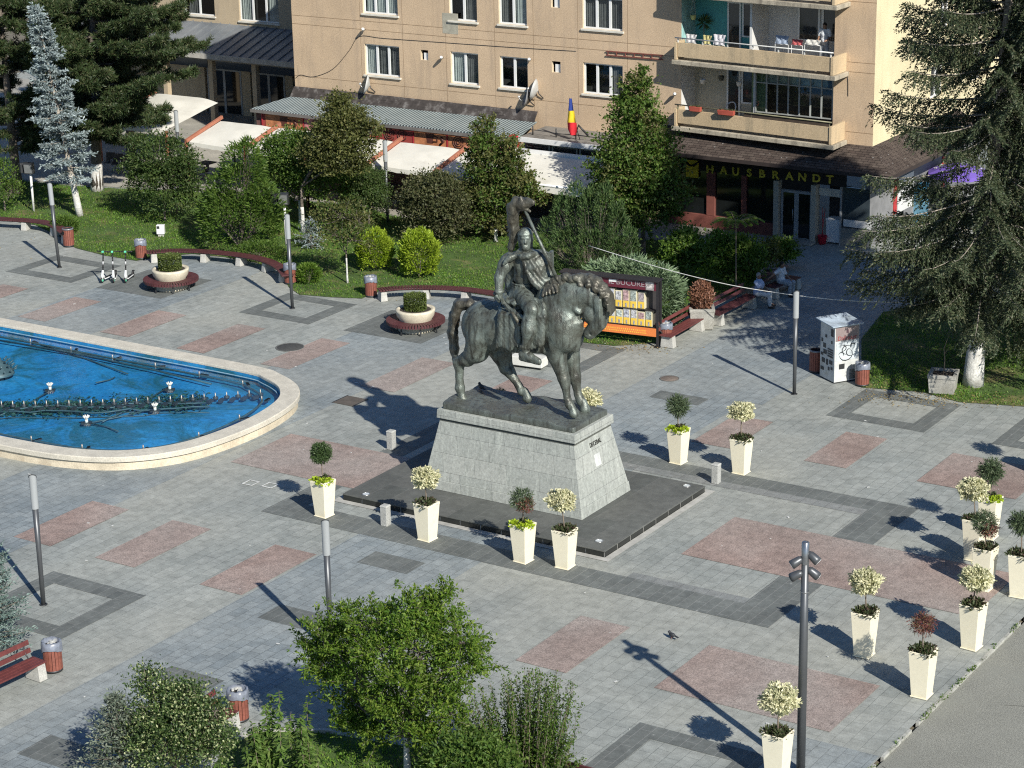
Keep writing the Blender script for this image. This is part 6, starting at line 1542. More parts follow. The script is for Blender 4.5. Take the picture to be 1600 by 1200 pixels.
# ladder lying on the wall, cables
q0_, q1_ = onY(947, 83, F - .05), onY(1036, 93, F - .05); LD = thing('wall_ladder', 'rusty ladder hung level on the tan wall left of the balconies', 'ladder', (q0_[0], F - .06, q0_[2]))
dx = q1_[0] - q0_[0]
for dz in (-.09, .09): MB().beam((0, 0, dz), (dx, 0, dz + .03), .04, .04).build('rail', M('rusty_red', (.20, .06, .045), .8), LD)
for k in range(7): MB().beam((.1 + k * (dx - .2) / 6, 0, -.09), (.1 + k * (dx - .2) / 6, 0, .10), .03, .03).build('rung', M('rusty_red', (.20, .06, .045), .8), LD)
b = MB(); P = [onY(x, y, F - .012) for x, y in ((462, 122), (470, 117), (490, 120), (520, 108), (545, 80), (562, 57), (600, 60), (700, 67), (800, 74), (900, 80))]
b.tube(smooth_path(P, 5), .014, 5); tag(b.build('wall_cable', dark_m), 'thin dark cable sagging across the tan wall above the corrugated roof', 'cable')
b = MB(); P = [onY(x, y, F - .012) for x, y in ((1312, 112), (1324, 116), (1325, 130), (1325, 150))]; b.tube(P, .014, 5); tag(b.build('wall_cable', dark_m), 'short dark cable on the tan wall right of the balconies', 'cable')
# ------------------------------------------------------------------ vegetation
bark_g = M('grey_bark', (.16, .135, .11), .95, var=.4, vs=5, grain=.4, gs=20, bump=.8, bs=14)
bark_w = M('whitewashed_bark', (.58, .57, .53), .9, var=.2, vs=4, grain=.3, gs=20, bump=.7, bs=14, stain=(.25, .22, .18), ss=2.5)
bark_p = M('pale_bark', (.33, .29, .24), .95, var=.35, vs=5, grain=.35, gs=20, bump=.7, bs=14)
def trunk_tube(name, pts, rad, m, T, n=9):
    return MB().tube(pts, rad, n).build(name, m, T)
def limbs(T, segs, m, name='limbs', n=5):
    b = MB()
    for pts, r0, r1 in segs:
        k = len(pts); b.tube(pts, [r0 + (r1 - r0) * i / (k - 1) for i in range(k)], n, cap=False)
    return b.build(name, m, T)

def broad(name, label, cat, base, lobes, nclump, per, L, Wd, mat, seed, trunk=None, white=0.0, csz=.22, group=None, up=.25, droop=0.0, tm=None, shell=.5, ragged=.10, second=None, shoots=0, shl=.5):
    """broad-leaved tree: lobes = ellipsoids (x, y, z, rx, ry, rz) relative to the base, leaves in clumps near their shells"""
    rg = rnd(seed); T = thing(name, label, cat, (base[0], base[1], .02), 0, group)
    vol = np.array([l[3] * l[4] * l[5] for l in lobes]) ** .67; cnt = (vol / vol.sum() * nclump).astype(int) + 1
    Vs = []; V2 = []; segs = []
    tz = trunk[0] if trunk else .1; ttop = np.array([0, 0, tz])
    for l, c_ in zip(lobes, cnt):
        c = np.array(l[:3]); r = np.array(l[3:])
        u = sph(rg, c_); u[:, 2] = np.where(u[:, 2] < -.55, -u[:, 2], u[:, 2])
        rr = rg.uniform(shell, 1.0 + ragged, c_) ** .7
        P = c + u * r * rr[:, None]
        far = rg.uniform(size=c_) < .12; P[far] += u[far] * r * rg.uniform(.05, .22, (far.sum(), 1))
        segs.append(([ttop, (ttop + c) / 2 + rg.normal(size=3) * .06, c], max(.02, trunk[1] * .45) if trunk else .025, .012))
        for i in range(0, c_, max(1, c_ // 14)): segs.append(([c, (c + P[i]) / 2 + rg.normal(size=3) * .04, P[i]], .014, .005))
        n = c_ * per
        idx = np.repeat(np.arange(c_), per)
        sz = csz * rg.uniform(.6, 1.35, c_)[idx][:, None]
        Q = P[idx] + rg.normal(size=(n, 3)) * sz * np.array([1, 1, .62])
        D = unit(rg.normal(size=(n, 3)) * .8 + u[idx] * .7 + np.array([0, 0, up - droop]))
        N = unit(rg.normal(size=(n, 3)) * .6 + u[idx] * .5 + np.array([0, 0, .6]))
        V = leaf_geo(Q, D, L * rg.uniform(.6, 1.3, n), Wd * rg.uniform(.7, 1.25, n), rg, N, .06)
        if shoots:
            for _ in range(shoots):
                v = unit(rg.normal(size=3) + np.array([0, 0, .35])); a0 = c + v * r * .7; ln = shl * rg.uniform(.5, 1.25); v2 = unit(v + np.array([0, 0, .3]) + rg.normal(size=3) * .3); m_ = int(ln * 110); s_ = rg.uniform(0, 1, m_)[:, None]
                pp = a0 + v2 * ln * s_ - np.array([0, 0, .12]) * ln * s_ ** 2 + rg.normal(size=(m_, 3)) * .035
                V = np.concatenate([V, leaf_geo(pp, rg.normal(size=(m_, 3)) * .7 + v2 * .7 - np.array([0, 0, .25]), L * rg.uniform(.6, 1.25, m_), Wd, rg)]); segs.append(([c, a0, a0 + v2 * ln * .9], .012, .003))
        if second is not None:
            cx_ = len(V) // 4 - c_ * per
            pick = np.concatenate([np.repeat(rg.uniform(size=c_) < second[1], per), np.zeros(cx_, bool)]); V4 = V.reshape(-1, 4, 3); V2.append(V4[pick].reshape(-1, 3)); Vs.append(V4[~pick].reshape(-1, 3))
        else: Vs.append(V)
    leaf_obj('crown', Vs, mat, T)
    if second is not None and sum(len(v) for v in V2): leaf_obj('crown_pale_clumps', V2, second[0], T)
    if trunk:
        h, r0 = trunk[0], trunk[1]; lean = trunk[2] if len(trunk) > 2 else (0, 0)
        k = 7; pts = [(lean[0] * (1 - i / k), lean[1] * (1 - i / k), h * i / k) for i in range(k + 1)]; rad = [r0 * (1.25 if i == 0 else 1 - .35 * i / k) for i in range(k + 1)]
        if white:
            trunk_tube('trunk', pts, rad, tm or bark_g, T); w_ = int(k * white) + 1
            MB().tube(pts[:w_ + 1], [q * 1.04 + .002 for q in rad[:w_ + 1]], 9).build('whitewash', bark_w, T)
        else: trunk_tube('trunk', pts, rad, tm or bark_g, T)
    limbs(T, segs, tm or bark_g)
    return T

def conifer(name, label, base, H, prof, nb, mat, seed, z0=.3, e0=-.1, e1=.5, droop=.25, tipup=.12, tw=.5, ntw=16, nsp=9, L=.13, Wd=.04, trunk=.12, lean=(0, 0), white=0.0, group=None, hang=.25, tm=None, skip=None, wid=60):
    rg = rnd(seed); T = thing(name, label, 'conifer', (base[0], base[1], .02), 0, group)
    P_, D_ = [], []; segs = []
    def axis(z): f = z / H; return np.array([lean[0] * f, lean[1] * f, z])
    for i in range(nb):
        f = (i + rg.uniform(0, .9)) / nb; z = z0 + (H - z0) * f ** .9; az = i * 2.39996 + rg.uniform(-.4, .4)
        R = prof((z - z0) / (H - z0)) * rg.uniform(.72, 1.12)
        if skip and skip(az % (2 * PI), (z - z0) / (H - z0)): continue
        el = e0 + (e1 - e0) * ((z - z0) / (H - z0)); dh = np.array([math.cos(az), math.sin(az), 0]); o = axis(z)
        def pt(s): return o + dh * R * s * math.cos(el) + np.array([0, 0, R * (math.sin(el) * s - droop * s * s + tipup * s ** 3)])
        S_ = np.linspace(0, 1, 7); pts = [pt(s) for s in S_]
        segs.append((pts, .012 + .016 * min(R, 2), .004))
        k = max(5, int(ntw * (.45 + .55 * min(1, R / 1.6))))
        for s in np.linspace(.18, 1.0, k):
            p = pt(s); tg = unit(pt(min(1, s + .03)) - pt(s - .03)); side = np.cross(tg, [0, 0, 1]); side = side / (np.linalg.norm(side) + 1e-9)
            for sg in ((-1, 1) if s < .97 else (0,)):
                a = math.radians(wid + rg.uniform(-14, 14)); d = tg * math.cos(a) + side * sg * math.sin(a) if sg else tg
                d = unit(d + np.array([0, 0, -hang + rg.uniform(-.12, .16)])); ln = tw * R ** .5 * (1.05 - .62 * s) * rg.uniform(.6, 1.2) if sg else tw * .35
                m_ = max(2, int(nsp * (ln / tw + .25)))
                q = np.linspace(.05, 1, m_)[:, None]
                pos = p + d * ln * q + np.array([0, 0, -1.0]) * hang * .5 * ln * q * q
                P_.append(pos + rg.normal(size=pos.shape) * .018); D_.append(np.broadcast_to(d, pos.shape) + rg.normal(size=pos.shape) * .5)
        m_ = max(4, int(R * 16)); q = rg.uniform(.25, 1, m_); pos = np.array([pt(s) for s in q]); P_.append(pos); D_.append(rg.normal(size=pos.shape) * .7 + dh * .6 + np.array([0, 0, .25]))
    for s in np.linspace(.86, 1.0, 40): P_.append(axis(H * s)[None] + rg.normal(size=(3, 3)) * .02); D_.append(rg.normal(size=(3, 3)) * .7 + np.array([0, 0, .7]))
    P = np.concatenate(P_); D = np.concatenate(D_); n = len(P)
    leaf_obj('crown', [leaf_geo(P, D, L * rg.uniform(.65, 1.3, n), Wd * rg.uniform(.7, 1.2, n), rg)], mat, T)
    k = 10; pts = [tuple(axis(H * i / k)) for i in range(k + 1)]; rad = [trunk * (1.15 if i == 0 else 1 - .92 * i / k) for i in range(k + 1)]
    trunk_tube('trunk', pts, rad, tm or bark_g, T, 10)
    if white:
        h = white; MB().tube([tuple(axis(h * i / 4)) for i in range(5)], [trunk * (1.19 - .05 * i) if i else trunk * 1.24 for i in range(5)], 12).build('whitewash', bark_w, T)
    limbs(T, segs, tm or bark_g, 'branches', 4)
    return T

def pine(name, label, base, H, branches, seed, mat, trunk=.2, lean=(0, 0), white=1.2, L=.22, per=36, group=None):
    """black pine: bare limbs carrying tufts of long needles; branches = (z, azimuth, length, rise)"""
    rg = rnd(seed); T = thing(name, label, 'pine tree', (base[0], base[1], .02), 0, group); segs = []; tip = []
    def axis(z): f = z / H; return np.array([lean[0] * f, lean[1] * f, z])
    for z, az, R, rise in branches:
        o = axis(z); dh = np.array([math.cos(az), math.sin(az), 0]); cur = rg.normal(size=3) * .18
        def pt(s): return o + dh * R * s + np.array([0, 0, rise * s + .12 * R * s ** 3 - .10 * R * s]) + cur * s * s * R * .4
        segs.append(([pt(s) for s in np.linspace(0, 1, 6)], .025 + .018 * R, .01))
        for s in np.linspace(.22, 1, max(4, int(R * 4.2))):
            p = pt(s); tip.append((p + rg.normal(size=3) * .06, dh))
            for k in range(3):
                a = az + rg.choice([-1, 1]) * rg.uniform(.4, 1.3); d = np.array([math.cos(a), math.sin(a), rg.uniform(-.05, .55)]); ln = rg.uniform(.25, .75) * (.5 + .25 * R * (1.1 - s)); ln = min(ln, 1.0)
                q = p + d * ln; segs.append(([p, (p + q) / 2 + rg.normal(size=3) * .03, q], .016, .006))
                for w in (.5, .8, 1.0): tip.append((p + d * ln * w + rg.normal(size=3) * .05, d))
    tp = np.array([t_[0] for t_ in tip]); td = unit(np.array([t_[1] for t_ in tip]) + np.array([0, 0, .55])); n = len(tp) * per; idx = np.repeat(np.arange(len(tp)), per)
    D = unit(sph(rg, n) + td[idx] * .75); P = tp[idx] + D * .02 + td[idx] * rg.uniform(-.12, .12, (n, 1))
    leaf_obj('crown', [leaf_geo(P, D, L * rg.uniform(.7, 1.25, n), .034, rg)], mat, T)
    k = 8; pts = [tuple(axis(H * i / k)) for i in range(k + 1)]
    trunk_tube('trunk', pts, [trunk * (1.2 if i == 0 else 1 - .8 * i / k) for i in range(k + 1)], bark_g, T, 10)
    if white: MB().tube([tuple(axis(white * i / 4)) for i in range(5)], [trunk * (1.24 if i == 0 else 1.13 - .03 * i) for i in range(5)], 12).build('whitewash', bark_w, T)
    limbs(T, segs, bark_g, 'branches', 4)
    return T

g_dark = LEAF('leaf_dark', (0.0280, 0.0560, 0.0150), (0.0700, 0.1170, 0.0300), (0.1150, 0.1480, 0.0480), .42)
g_mid = LEAF('leaf_mid', (0.0430, 0.0920, 0.0170), (0.1000, 0.1700, 0.0310), (0.1640, 0.2200, 0.0500), .42)
g_bright = LEAF('leaf_bright', (0.0540, 0.1140, 0.0144), (0.1200, 0.2100, 0.0264), (0.1920, 0.2640, 0.0480), .42)
g_olive = LEAF('leaf_olive', (0.0600, 0.0744, 0.0216), (0.1260, 0.1380, 0.0420), (0.1920, 0.1800, 0.0660), .42)
g_redol = LEAF('leaf_reddish', (0.045, 0.055, 0.022), (0.088, 0.098, 0.040), (0.135, 0.125, 0.060), .3)
g_thuja = LEAF('leaf_thuja', (.145, .22, .012), (.25, .34, .025), (.35, .43, .05), .3)
g_cedar = LEAF('leaf_cedar', (0.0438, 0.0900, 0.0150), (0.0938, 0.1625, 0.0275), (0.1500, 0.2125, 0.0438), .42)
g_jun = LEAF('leaf_juniper', (0.0336, 0.0696, 0.0216), (0.0720, 0.1200, 0.0384), (0.1080, 0.1500, 0.0540), .2)
g_spread = LEAF('leaf_pale_juniper', (.10, .155, .08), (.16, .225, .12), (.21, .27, .16), .15)
g_blue = LEAF('leaf_blue_spruce', (.13, .165, .165), (.23, .28, .28), (.33, .38, .385), .1)
g_blue2 = LEAF('leaf_blue_spruce_green', (.075, .12, .105), (.14, .20, .175), (.22, .275, .25), .1)
g_greysp = LEAF('leaf_grey_spruce', (.075, .10, .07), (.15, .18, .135), (.22, .24, .19), .12)
g_pine = LEAF('leaf_pine', (0.0200, 0.0375, 0.0137), (0.0425, 0.0700, 0.0225), (0.0938, 0.0938, 0.0438), .1)
g_spr = LEAF('leaf_old_spruce', (.026, .042, .020), (.062, .082, .040), (.115, .115, .065), .15)
g_spr2 = LEAF('leaf_old_spruce_dark', (.024, .038, .015), (.05, .068, .026), (.10, .10, .045), .15)
g_var = LEAF('leaf_variegated', (.03, .06, .02), (.5, .5, .25), None, .25, stops=[(0, (.022, .045, .014)), (.42, (.06, .10, .03)), (.70, (.09, .14, .04)), (.76, (.26, .31, .13)), (1, (.42, .43, .24))])
g_brown = LEAF('leaf_dead_brown', (.16, .075, .045), (.25, .12, .075), None, .15)
g_nettle = LEAF('leaf_nettle', (0.0660, 0.1260, 0.0240), (0.1200, 0.1980, 0.0420), (0.1800, 0.2400, 0.0720), .3)
g_ash = LEAF('leaf_ash', (0.0520, 0.1105, 0.0130), (0.1235, 0.2015, 0.0234), (0.2210, 0.2860, 0.0455), .42)

PI2 = 2 * PI
# blue spruce, thin leaning
q = W(125, 338); hh = HT(125, 338, 85, 12)
conifer('blue_spruce', 'tall narrow silvery blue spruce with leaning trunk at the upper left', q, hh, lambda f: (1.25 * (1 - f) ** .6 + .05) * (1.0 if f > .12 else .75) + .26 * math.sin(f * 23) * (1 - f), 120, g_blue, 21, z0=1.9, e0=-.15, e1=.55, droop=.12, tw=.62, ntw=17, nsp=11, L=.16, Wd=.066, trunk=.14, lean=(-1.15, -.5), white=1.9, hang=.12, tm=bark_p, skip=lambda a, f: math.sin(a * 2 + f * 19) > .62)
q = W(30, 300)
# pines of the upper left
def pbr(rg, H, zs, az0, az1, n, R0, R1): return [(rg.uniform(*zs), rg.uniform(az0, az1), rg.uniform(R0, R1), rg.uniform(.1, 1.0)) for _ in range(n)]
rg = rnd(31)
q = W(152, 298); B = pbr(rg, 12, (2.4, 6.0), 0, PI2, 30, 1.8, 3.4) + pbr(rg, 12, (5.0, 11.5), 0, PI2, 60, 1.6, 4.2)
B += [(2.9, -.5, 3.0, .1), (2.6, -.2, 2.6, .0), (3.2, -.9, 2.6, .1), (3.3, .2, 3.2, .3), (2.7, -1.3, 2.4, .1), (4.1, -.30, 5.2, .9), (4.4, -.15, 4.2, 1.2), (3.8, -.42, 3.6, .5), (6.5, -.1, 4.4, 1.0), (7.5, -.2, 4.6, .8), (8.6, 0, 4.4, .6)]
pine('black_pine', 'big dark pine with white painted trunk and long branch reaching to the right', q, 12.5, B, 41, g_pine, .27, (.5, .3), 1.3, group='dark pines behind the lawn')
q = W(28, 302); rg = rnd(32); B = pbr(rg, 12, (2.0, 11.5), 0, PI2, 76, 1.6, 3.8)
pine('black_pine', 'dark pine with brown trunk at the upper left picture edge', q, 12.5, B, 42, g_pine, .24, (-.4, .2), 0, group='dark pines behind the lawn')
q = W(205, 240); rg = rnd(33); B = pbr(rg, 12, (3.6, 12.0), 0, PI2, 70, 1.6, 4.0)
pine('black_pine', 'dark pine standing behind the white trunked pine near the pavilion roof', q, 12.8, B, 43, g_pine, .22, (.2, .2), 0, group='dark pines behind the lawn')

def lobes_px(base, lst, dy=0):
    """crown masses measured in the photograph: (x, y, rx, ry) in pixels, set in the vertical plane through the base"""
    out = []
    for it in lst:
        x, y, rx, ry = it[:4]; off = it[4] if len(it) > 4 else 0
        P = onY(x, y, base[1] + off); d = np.linalg.norm(P - CAM); s = F_PX / d
        out.append((P[0] - base[0], P[1] - base[1], P[2] - .02, rx / s / .95, rx / s, ry / s / .96))
    return out
q = W(258, 346); broad('lawn_bush', 'dark green rounded small tree on the lawn right of the blue spruce', 'shrub', q, lobes_px(q, [(250, 255, 52, 42), (262, 300, 40, 40), (235, 285, 36, 30), (282, 275, 28, 34)]), 400, 32, .13, .075, g_dark, 51, (.8, .06), csz=.2, shoots=9, shl=.45)
q = W(8, 330); broad('lawn_bush', 'green bush at the left picture edge beneath the pines', 'shrub', q, lobes_px(q, [(0, 285, 28, 36), (18, 300, 14, 24)]), 90, 26, .12, .06, g_cedar, 52, (.6, .05), csz=.18)

def upright(name, label, base, masses, n, L, Wd, mat, seed, cat='shrub', flat=1.0, upv=.9, stems=14, group=None):
    """evergreen of upright sprays: leaf blades follow the surface upwards"""
    rg = rnd(seed); T = thing(name, label, cat, (base[0], base[1], .02), 0, group); Vs = []; vol = np.array([m_[3] * m_[4] * m_[5] for m_ in masses]) ** .67; cnt = (vol / vol.sum() * n).astype(int); segs = []
    for m_, c_ in zip(masses, cnt):
        c = np.array(m_[:3]); r = np.array(m_[3:]); u = sph(rg, c_); u[:, 2] = np.where(u[:, 2] < -.75, -u[:, 2], u[:, 2])
        bump = 1 + .10 * np.sin(u[:, 0] * 9 + 1) * np.sin(u[:, 1] * 11) + .08 * np.sin(u[:, 2] * 13 + u[:, 0] * 5)
        P = c + u * r * (rg.uniform(.62, 1.0, c_) ** .5 * bump)[:, None]
        D = unit(u * np.array([1, 1, .4]) * flat + rg.normal(size=(c_, 3)) * .35 + np.array([0, 0, upv])); N = unit(np.cross(D, rg.normal(size=(c_, 3))))
        Vs.append(leaf_geo(P, D, L * rg.uniform(.6, 1.3, c_), Wd * rg.uniform(.7, 1.3, c_), rg, N))
        for k in range(stems): e = c + unit(rg.normal(size=3)) * r * .6; segs.append(([(0, 0, 0), (c + e) / 2 * np.array([.6, .6, .5]), e], .03, .006))
    leaf_obj('foliage', Vs, mat, T); limbs(T, segs, bark_g, 'stems', 4); return T
q = W(375, 388); upright('arborvitae', 'large bright green feathery evergreen left of the floodlight post', q, lobes_px(q, [(375, 345, 64, 38), (372, 305, 52, 44), (380, 262, 34, 36), (345, 330, 36, 34), (410, 325, 34, 36), (388, 238, 14, 22)]), 11000, .20, .055, g_cedar, 53, upv=.35)
q = W(474, 364); broad('linden_tree', 'olive green tree with tapered top before the corrugated roof', 'tree', q, lobes_px(q, [(530, 172, 18, 24), (543, 198, 30, 26), (518, 215, 30, 28), (553, 232, 28, 26), (505, 245, 28, 26), (580, 208, 10, 16), (535, 255, 30, 22)]), 520, 32, .13, .08, g_olive, 54, (2.0, .09, (0, 0)), .55, csz=.22, shoots=9, shl=.45)
q = W(470, 350); broad('round_tree', 'dark green round crowned tree with whitewashed trunk left of the hanging tree', 'tree', q, lobes_px(q, [(480, 255, 50, 42), (440, 280, 36, 40), (500, 290, 44, 36), (455, 230, 30, 28), (520, 260, 30, 36), (430, 245, 24, 30)]), 560, 32, .12, .075, g_mid, 55, (1.5, .08), .6, csz=.22, shoots=9, shl=.45)
q = W(577, 352); broad('hanging_tree', 'dark green dome shaped weeping tree beside the terrace lamp', 'tree', q, lobes_px(q, [(572, 295, 34, 36), (560, 315, 28, 26), (585, 315, 20, 30)]), 300, 44, .10, .045, g_dark, 56, (1.2, .06), csz=.16, up=-.1, droop=.7)
q = W(543, 443); broad('young_tree', 'thin young olive leaved tree with white trunk before the round thuja', 'tree', q, lobes_px(q, [(535, 340, 38, 26), (525, 368, 34, 22), (550, 375, 28, 22), (505, 350, 18, 18), (560, 345, 18, 18)]), 120, 22, .13, .075, g_olive, 57, (1.2, .04), .75, csz=.22, shell=.2, second=(g_mid, .3))
q = W(487, 388); conifer('dwarf_blue_spruce', 'low silver grey spruce bush in the grass behind the floodlight', q, 1.15, lambda f: .62 * (1 - f) ** .5 + .1, 40, g_blue, 58, z0=.08, e0=.05, e1=.6, droop=.1, tw=.35, ntw=9, nsp=6, L=.10, Wd=.04, trunk=.04)
for (x, y, w, h, b_), lab in (((585, 391, 27, 31, 421), 'round bright yellow green thuja, left and smaller of the pair'), ((655, 397, 30, 37, 433), 'round bright yellow green thuja, right and larger of the pair')):
    q = W(x, b_); upright('globe_thuja', lab, q, lobes_px(q, [(x, y, w, h)]), 7500, .12, .05, g_thuja, x, upv=.6, stems=6, group='yellow green thujas on the lawn')
q = W(680, 380); broad('dark_bush', 'dark olive bush between the right round thuja and the pale topped tree', 'shrub', q, lobes_px(q, [(680, 310, 46, 38), (668, 345, 40, 30), (705, 340, 30, 34), (655, 320, 26, 26)]), 460, 34, .12, .07, g_redol, 59, (.7, .05), csz=.2, shoots=9, shl=.45)
q = W(775, 378); broad('pear_tree', 'pale topped leafy tree behind the wolf standard of the statue', 'tree', q, lobes_px(q, [(757, 203, 9, 22), (764, 230, 20, 20), (745, 255, 18, 20), (801, 235, 8, 20), (796, 262, 20, 20), (774, 265, 26, 22), (752, 290, 26, 22), (812, 288, 22, 16), (780, 310, 34, 22), (740, 315, 22, 18), (770, 345, 34, 18), (825, 310, 20, 14)]), 520, 32, .14, .08, g_olive, 60, (1.3, .08), .4, csz=.18, shoots=9, shl=.45, second=(g_mid, .45))
q = W(920, 432); upright('upright_juniper', 'tall dark green juniper shrub behind the horse neck', q, lobes_px(q, [(858, 378, 15, 38), (878, 352, 16, 48), (900, 336, 16, 52), (922, 348, 18, 54), (946, 342, 16, 54), (966, 362, 16, 44), (985, 388, 13, 30), (890, 395, 34, 38), (935, 395, 40, 38), (965, 402, 28, 30)]), 15000, .17, .03, g_jun, 61, upv=1.0, stems=16)
q = W(1005, 400); broad('conical_tree', 'tall cone shaped green tree left of the cafe sign', 'tree', q, lobes_px(q, [(995, 140, 16, 28), (995, 180, 34, 30), (998, 220, 52, 32), (985, 260, 62, 30), (1012, 265, 50, 30), (1000, 305, 60, 30), (965, 295, 40, 26), (1038, 300, 34, 24), (1005, 335, 50, 22)]), 860, 32, .15, .085, g_mid, 62, (1.7, .12), csz=.24, shell=.35, shoots=16, shl=.6, second=(g_olive, .3))
q = W(985, 500); rg = rnd(63); upright('spreading_juniper', 'wide pale grey green spreading juniper behind the book kiosk', q, lobes_px(q, [(985, 445, 52, 38), (945, 440, 34, 30), (1025, 455, 42, 36), (1035, 485, 30, 26), (960, 470, 40, 26)]), 11000, .24, .05, g_spread, 63, flat=1.2, upv=.15, stems=8)
for x, yb, ms, lab, mt, nm, sd in ((1070, 440, [(1068, 395, 30, 26), (1048, 408, 22, 18), (1092, 408, 20, 20), (1075, 372, 16, 14)], 'glossy dark bush left of the tree of heaven seedling', g_mid, 'leafy_bush', 64), (1150, 460, [(1140, 400, 30, 26), (1115, 415, 22, 24), (1172, 412, 22, 26), (1150, 432, 28, 18), (1125, 378, 16, 14), (1165, 385, 16, 14)], 'glossy dark green bush behind the seated man in white trousers', g_mid, 'leafy_bush', 65),
                                (1218, 422, [(1216, 395, 22, 18)], 'small green bush behind the man with spread arms', g_mid, 'leafy_bush', 66)):
    q = W(x, yb); broad(nm, lab, 'shrub', q, lobes_px(q, ms), 40 + 40 * len(ms), 26, .16, .085, mt, sd, (.5, .04), csz=.17, shell=.3, group='glossy bushes by the shaded benches', second=(g_bright, .4))
# tree of heaven seedling: arching feather leaves
q = W(1150, 472); T = thing('ailanthus_seedling', 'young plant with arching feathery leaves in front of the cafe window', 'shrub', (q[0], q[1], .02)); rg = rnd(67); Vs = []; segs = []
c0 = onY(1150, 352, q[1]); c0 = np.array([c0[0] - q[0], c0[1] - q[1], c0[2]])
for k in range(18):
    a = k * 2.4; d = np.array([math.cos(a), math.sin(a), 0]); ln = rg.uniform(.6, 1.2); S_ = np.linspace(0, 1, 15); pts = np.array([c0 + d * ln * s + np.array([0, 0, 1.05 * s - .85 * s * s]) * ln for s in S_]); segs.append(([tuple(p) for p in pts[::2]], .012, .004))
    tg = unit(np.gradient(pts, axis=0)); sd_ = unit(np.cross(tg, [0, 0, 1.0]))
    for s in (-1, 1): Vs.append(leaf_geo(pts[2:], tg[2:] * .5 + sd_[2:] * s - np.array([0, 0, .15]),   .30 * (1.1 - .5 * S_[2:]), .10, rg, np.broadcast_to(np.array([0, 0, 1.]), pts[2:].shape)))
leaf_obj('leaves', Vs, g_bright, T); segs.append(([(0, 0, 0), tuple(c0 * .5), tuple(c0)], .03, .02)); limbs(T, segs, bark_thin, 'stem')
# plants in the concrete planters
rg = rnd(68); leaf_obj('dead_conifer', [leaf_geo(np.array([0, 0, 1.15]) + sph(rg, 2600) * np.array([.48, .48, .62]) * rg.uniform(.55, 1, (2600, 1)), unit(rg.normal(size=(2600, 3)) * .5 + np.array([0, 0, .6])), .13, .045, rg)], g_brown, CP2)
rg = rnd(69); MB().tube([(0, 0, .6), (.02, 0, 1.6)], .02, 6).build('stem', bark_thin, CP3); leaf_obj('yellowing_plant', [leaf_geo(np.array([0, 0, 1.5]) + sph(rg, 700) * np.array([.45, .45, .6]) * rg.uniform(.3, 1, (700, 1)), rg.normal(size=(700, 3)), .16, .06, rg)], g_olive, CP3)
# low hedge pieces and lawn tufts behind the benches
for x, y, w, h, lab, mt, sd in ((405, 392, 40, 12, 'low green shrub strip behind the middle curved bench', g_cedar, 70), (100, 352, 20, 12, 'low dark shrub at the end of the leftmost curved bench', g_cedar, 71), (482, 428, 18, 14, 'small green shrub in the lawn shade near the middle bin', g_bright, 72)):
    q = W(x, y + h); upright('low_shrub', lab, q, lobes_px(q, [(x, y, w, h)]), 2200, .13, .04, mt, sd, upv=.5, stems=6, group='low shrubs behind the benches')

# big old spruces on the right
q = W(1520, 602); hh = 19.5
profS = lambda f: 4.75 * (1 - f) ** .42 * (1.0 if f > .05 else .8) + .1
conifer('old_spruce', 'big old spruce with white painted trunk foot and drooping branches at the right', q, hh, profS, 250, g_spr, 81, z0=3.0, e0=-.36, e1=.20, droop=.04, tipup=.18, tw=.62, ntw=38, nsp=24, L=.115, Wd=.044, trunk=.30, lean=(.75, .5), white=1.7, hang=.6, group='old spruces on the right lawn', tm=bark_p, wid=46, skip=lambda a, f: 2.0 < a < 4.9 and ((f > .22 and math.sin(a * 5.3 + f * 31) > .45) or .29 < f < .345 or .42 < f < .455))
q = W(1680, 562)
conifer('old_spruce', 'second dense spruce reaching in from beyond the right picture edge', q, 16, lambda f: 4.3 * (1 - f) ** .55 + .2, 230, g_spr2, 82, z0=2.4, e0=-.2, e1=.35, droop=.14, tipup=.12, tw=.70, ntw=32, nsp=20, L=.125, Wd=.05, trunk=.28, lean=(.3, .2), hang=.35, group='old spruces on the right lawn')
# shade tree beyond the right edge that darkens the passage is the same pair of spruces

# foreground plants along the bottom
q = W(637, 1216)
rg = rnd(190); ls = [(655, 940, 26, 20, -.2), (692, 925, 22, 22, .3), (612, 955, 26, 18, .2), (640, 970, 42, 26, -.3), (700, 965, 34, 26, .1), (580, 965, 34, 22, -.2), (535, 950, 18, 20, .2), (548, 985, 34, 22, .1), (500, 985, 28, 18, -.2), (482, 1005, 22, 12, .1),
      (728, 1000, 30, 26, -.3), (660, 1010, 46, 28, -.6), (598, 1010, 40, 26, -.5), (530, 1020, 36, 22, .3), (498, 1030, 22, 20, 0), (745, 1030, 18, 22, .2), (708, 1045, 40, 28, -.3), (630, 1055, 50, 30, -.7), (560, 1055, 40, 26, -.2), (512, 1062, 26, 18, .2), (682, 1085, 42, 26, -.4), (605, 1095, 40, 26, -.5), (550, 1095, 34, 22, .2), (650, 1135, 44, 26, -.2), (600, 1148, 38, 20, .1), (680, 1160, 30, 18, .1), (560, 1130, 30, 20, .2), (708, 1115, 26, 20, .2), (540, 1135, 20, 14, .3)]
ls = [(615 + (l[0] - 615) * .93, 1055 + (l[1] - 1055) * .93 + 4, l[2] * .94, l[3] * .94, l[4] * .94) for l in ls]
T24 = broad('ash_tree', 'leafy green tree with white trunk at the bottom centre of the square', 'tree', q, lobes_px(q, ls), 360, 66, .105, .042, g_ash, 91, (1.0, .085), .9, csz=.145, shell=.35, ragged=.12, second=(g_bright, .33), shoots=11, shl=.5)
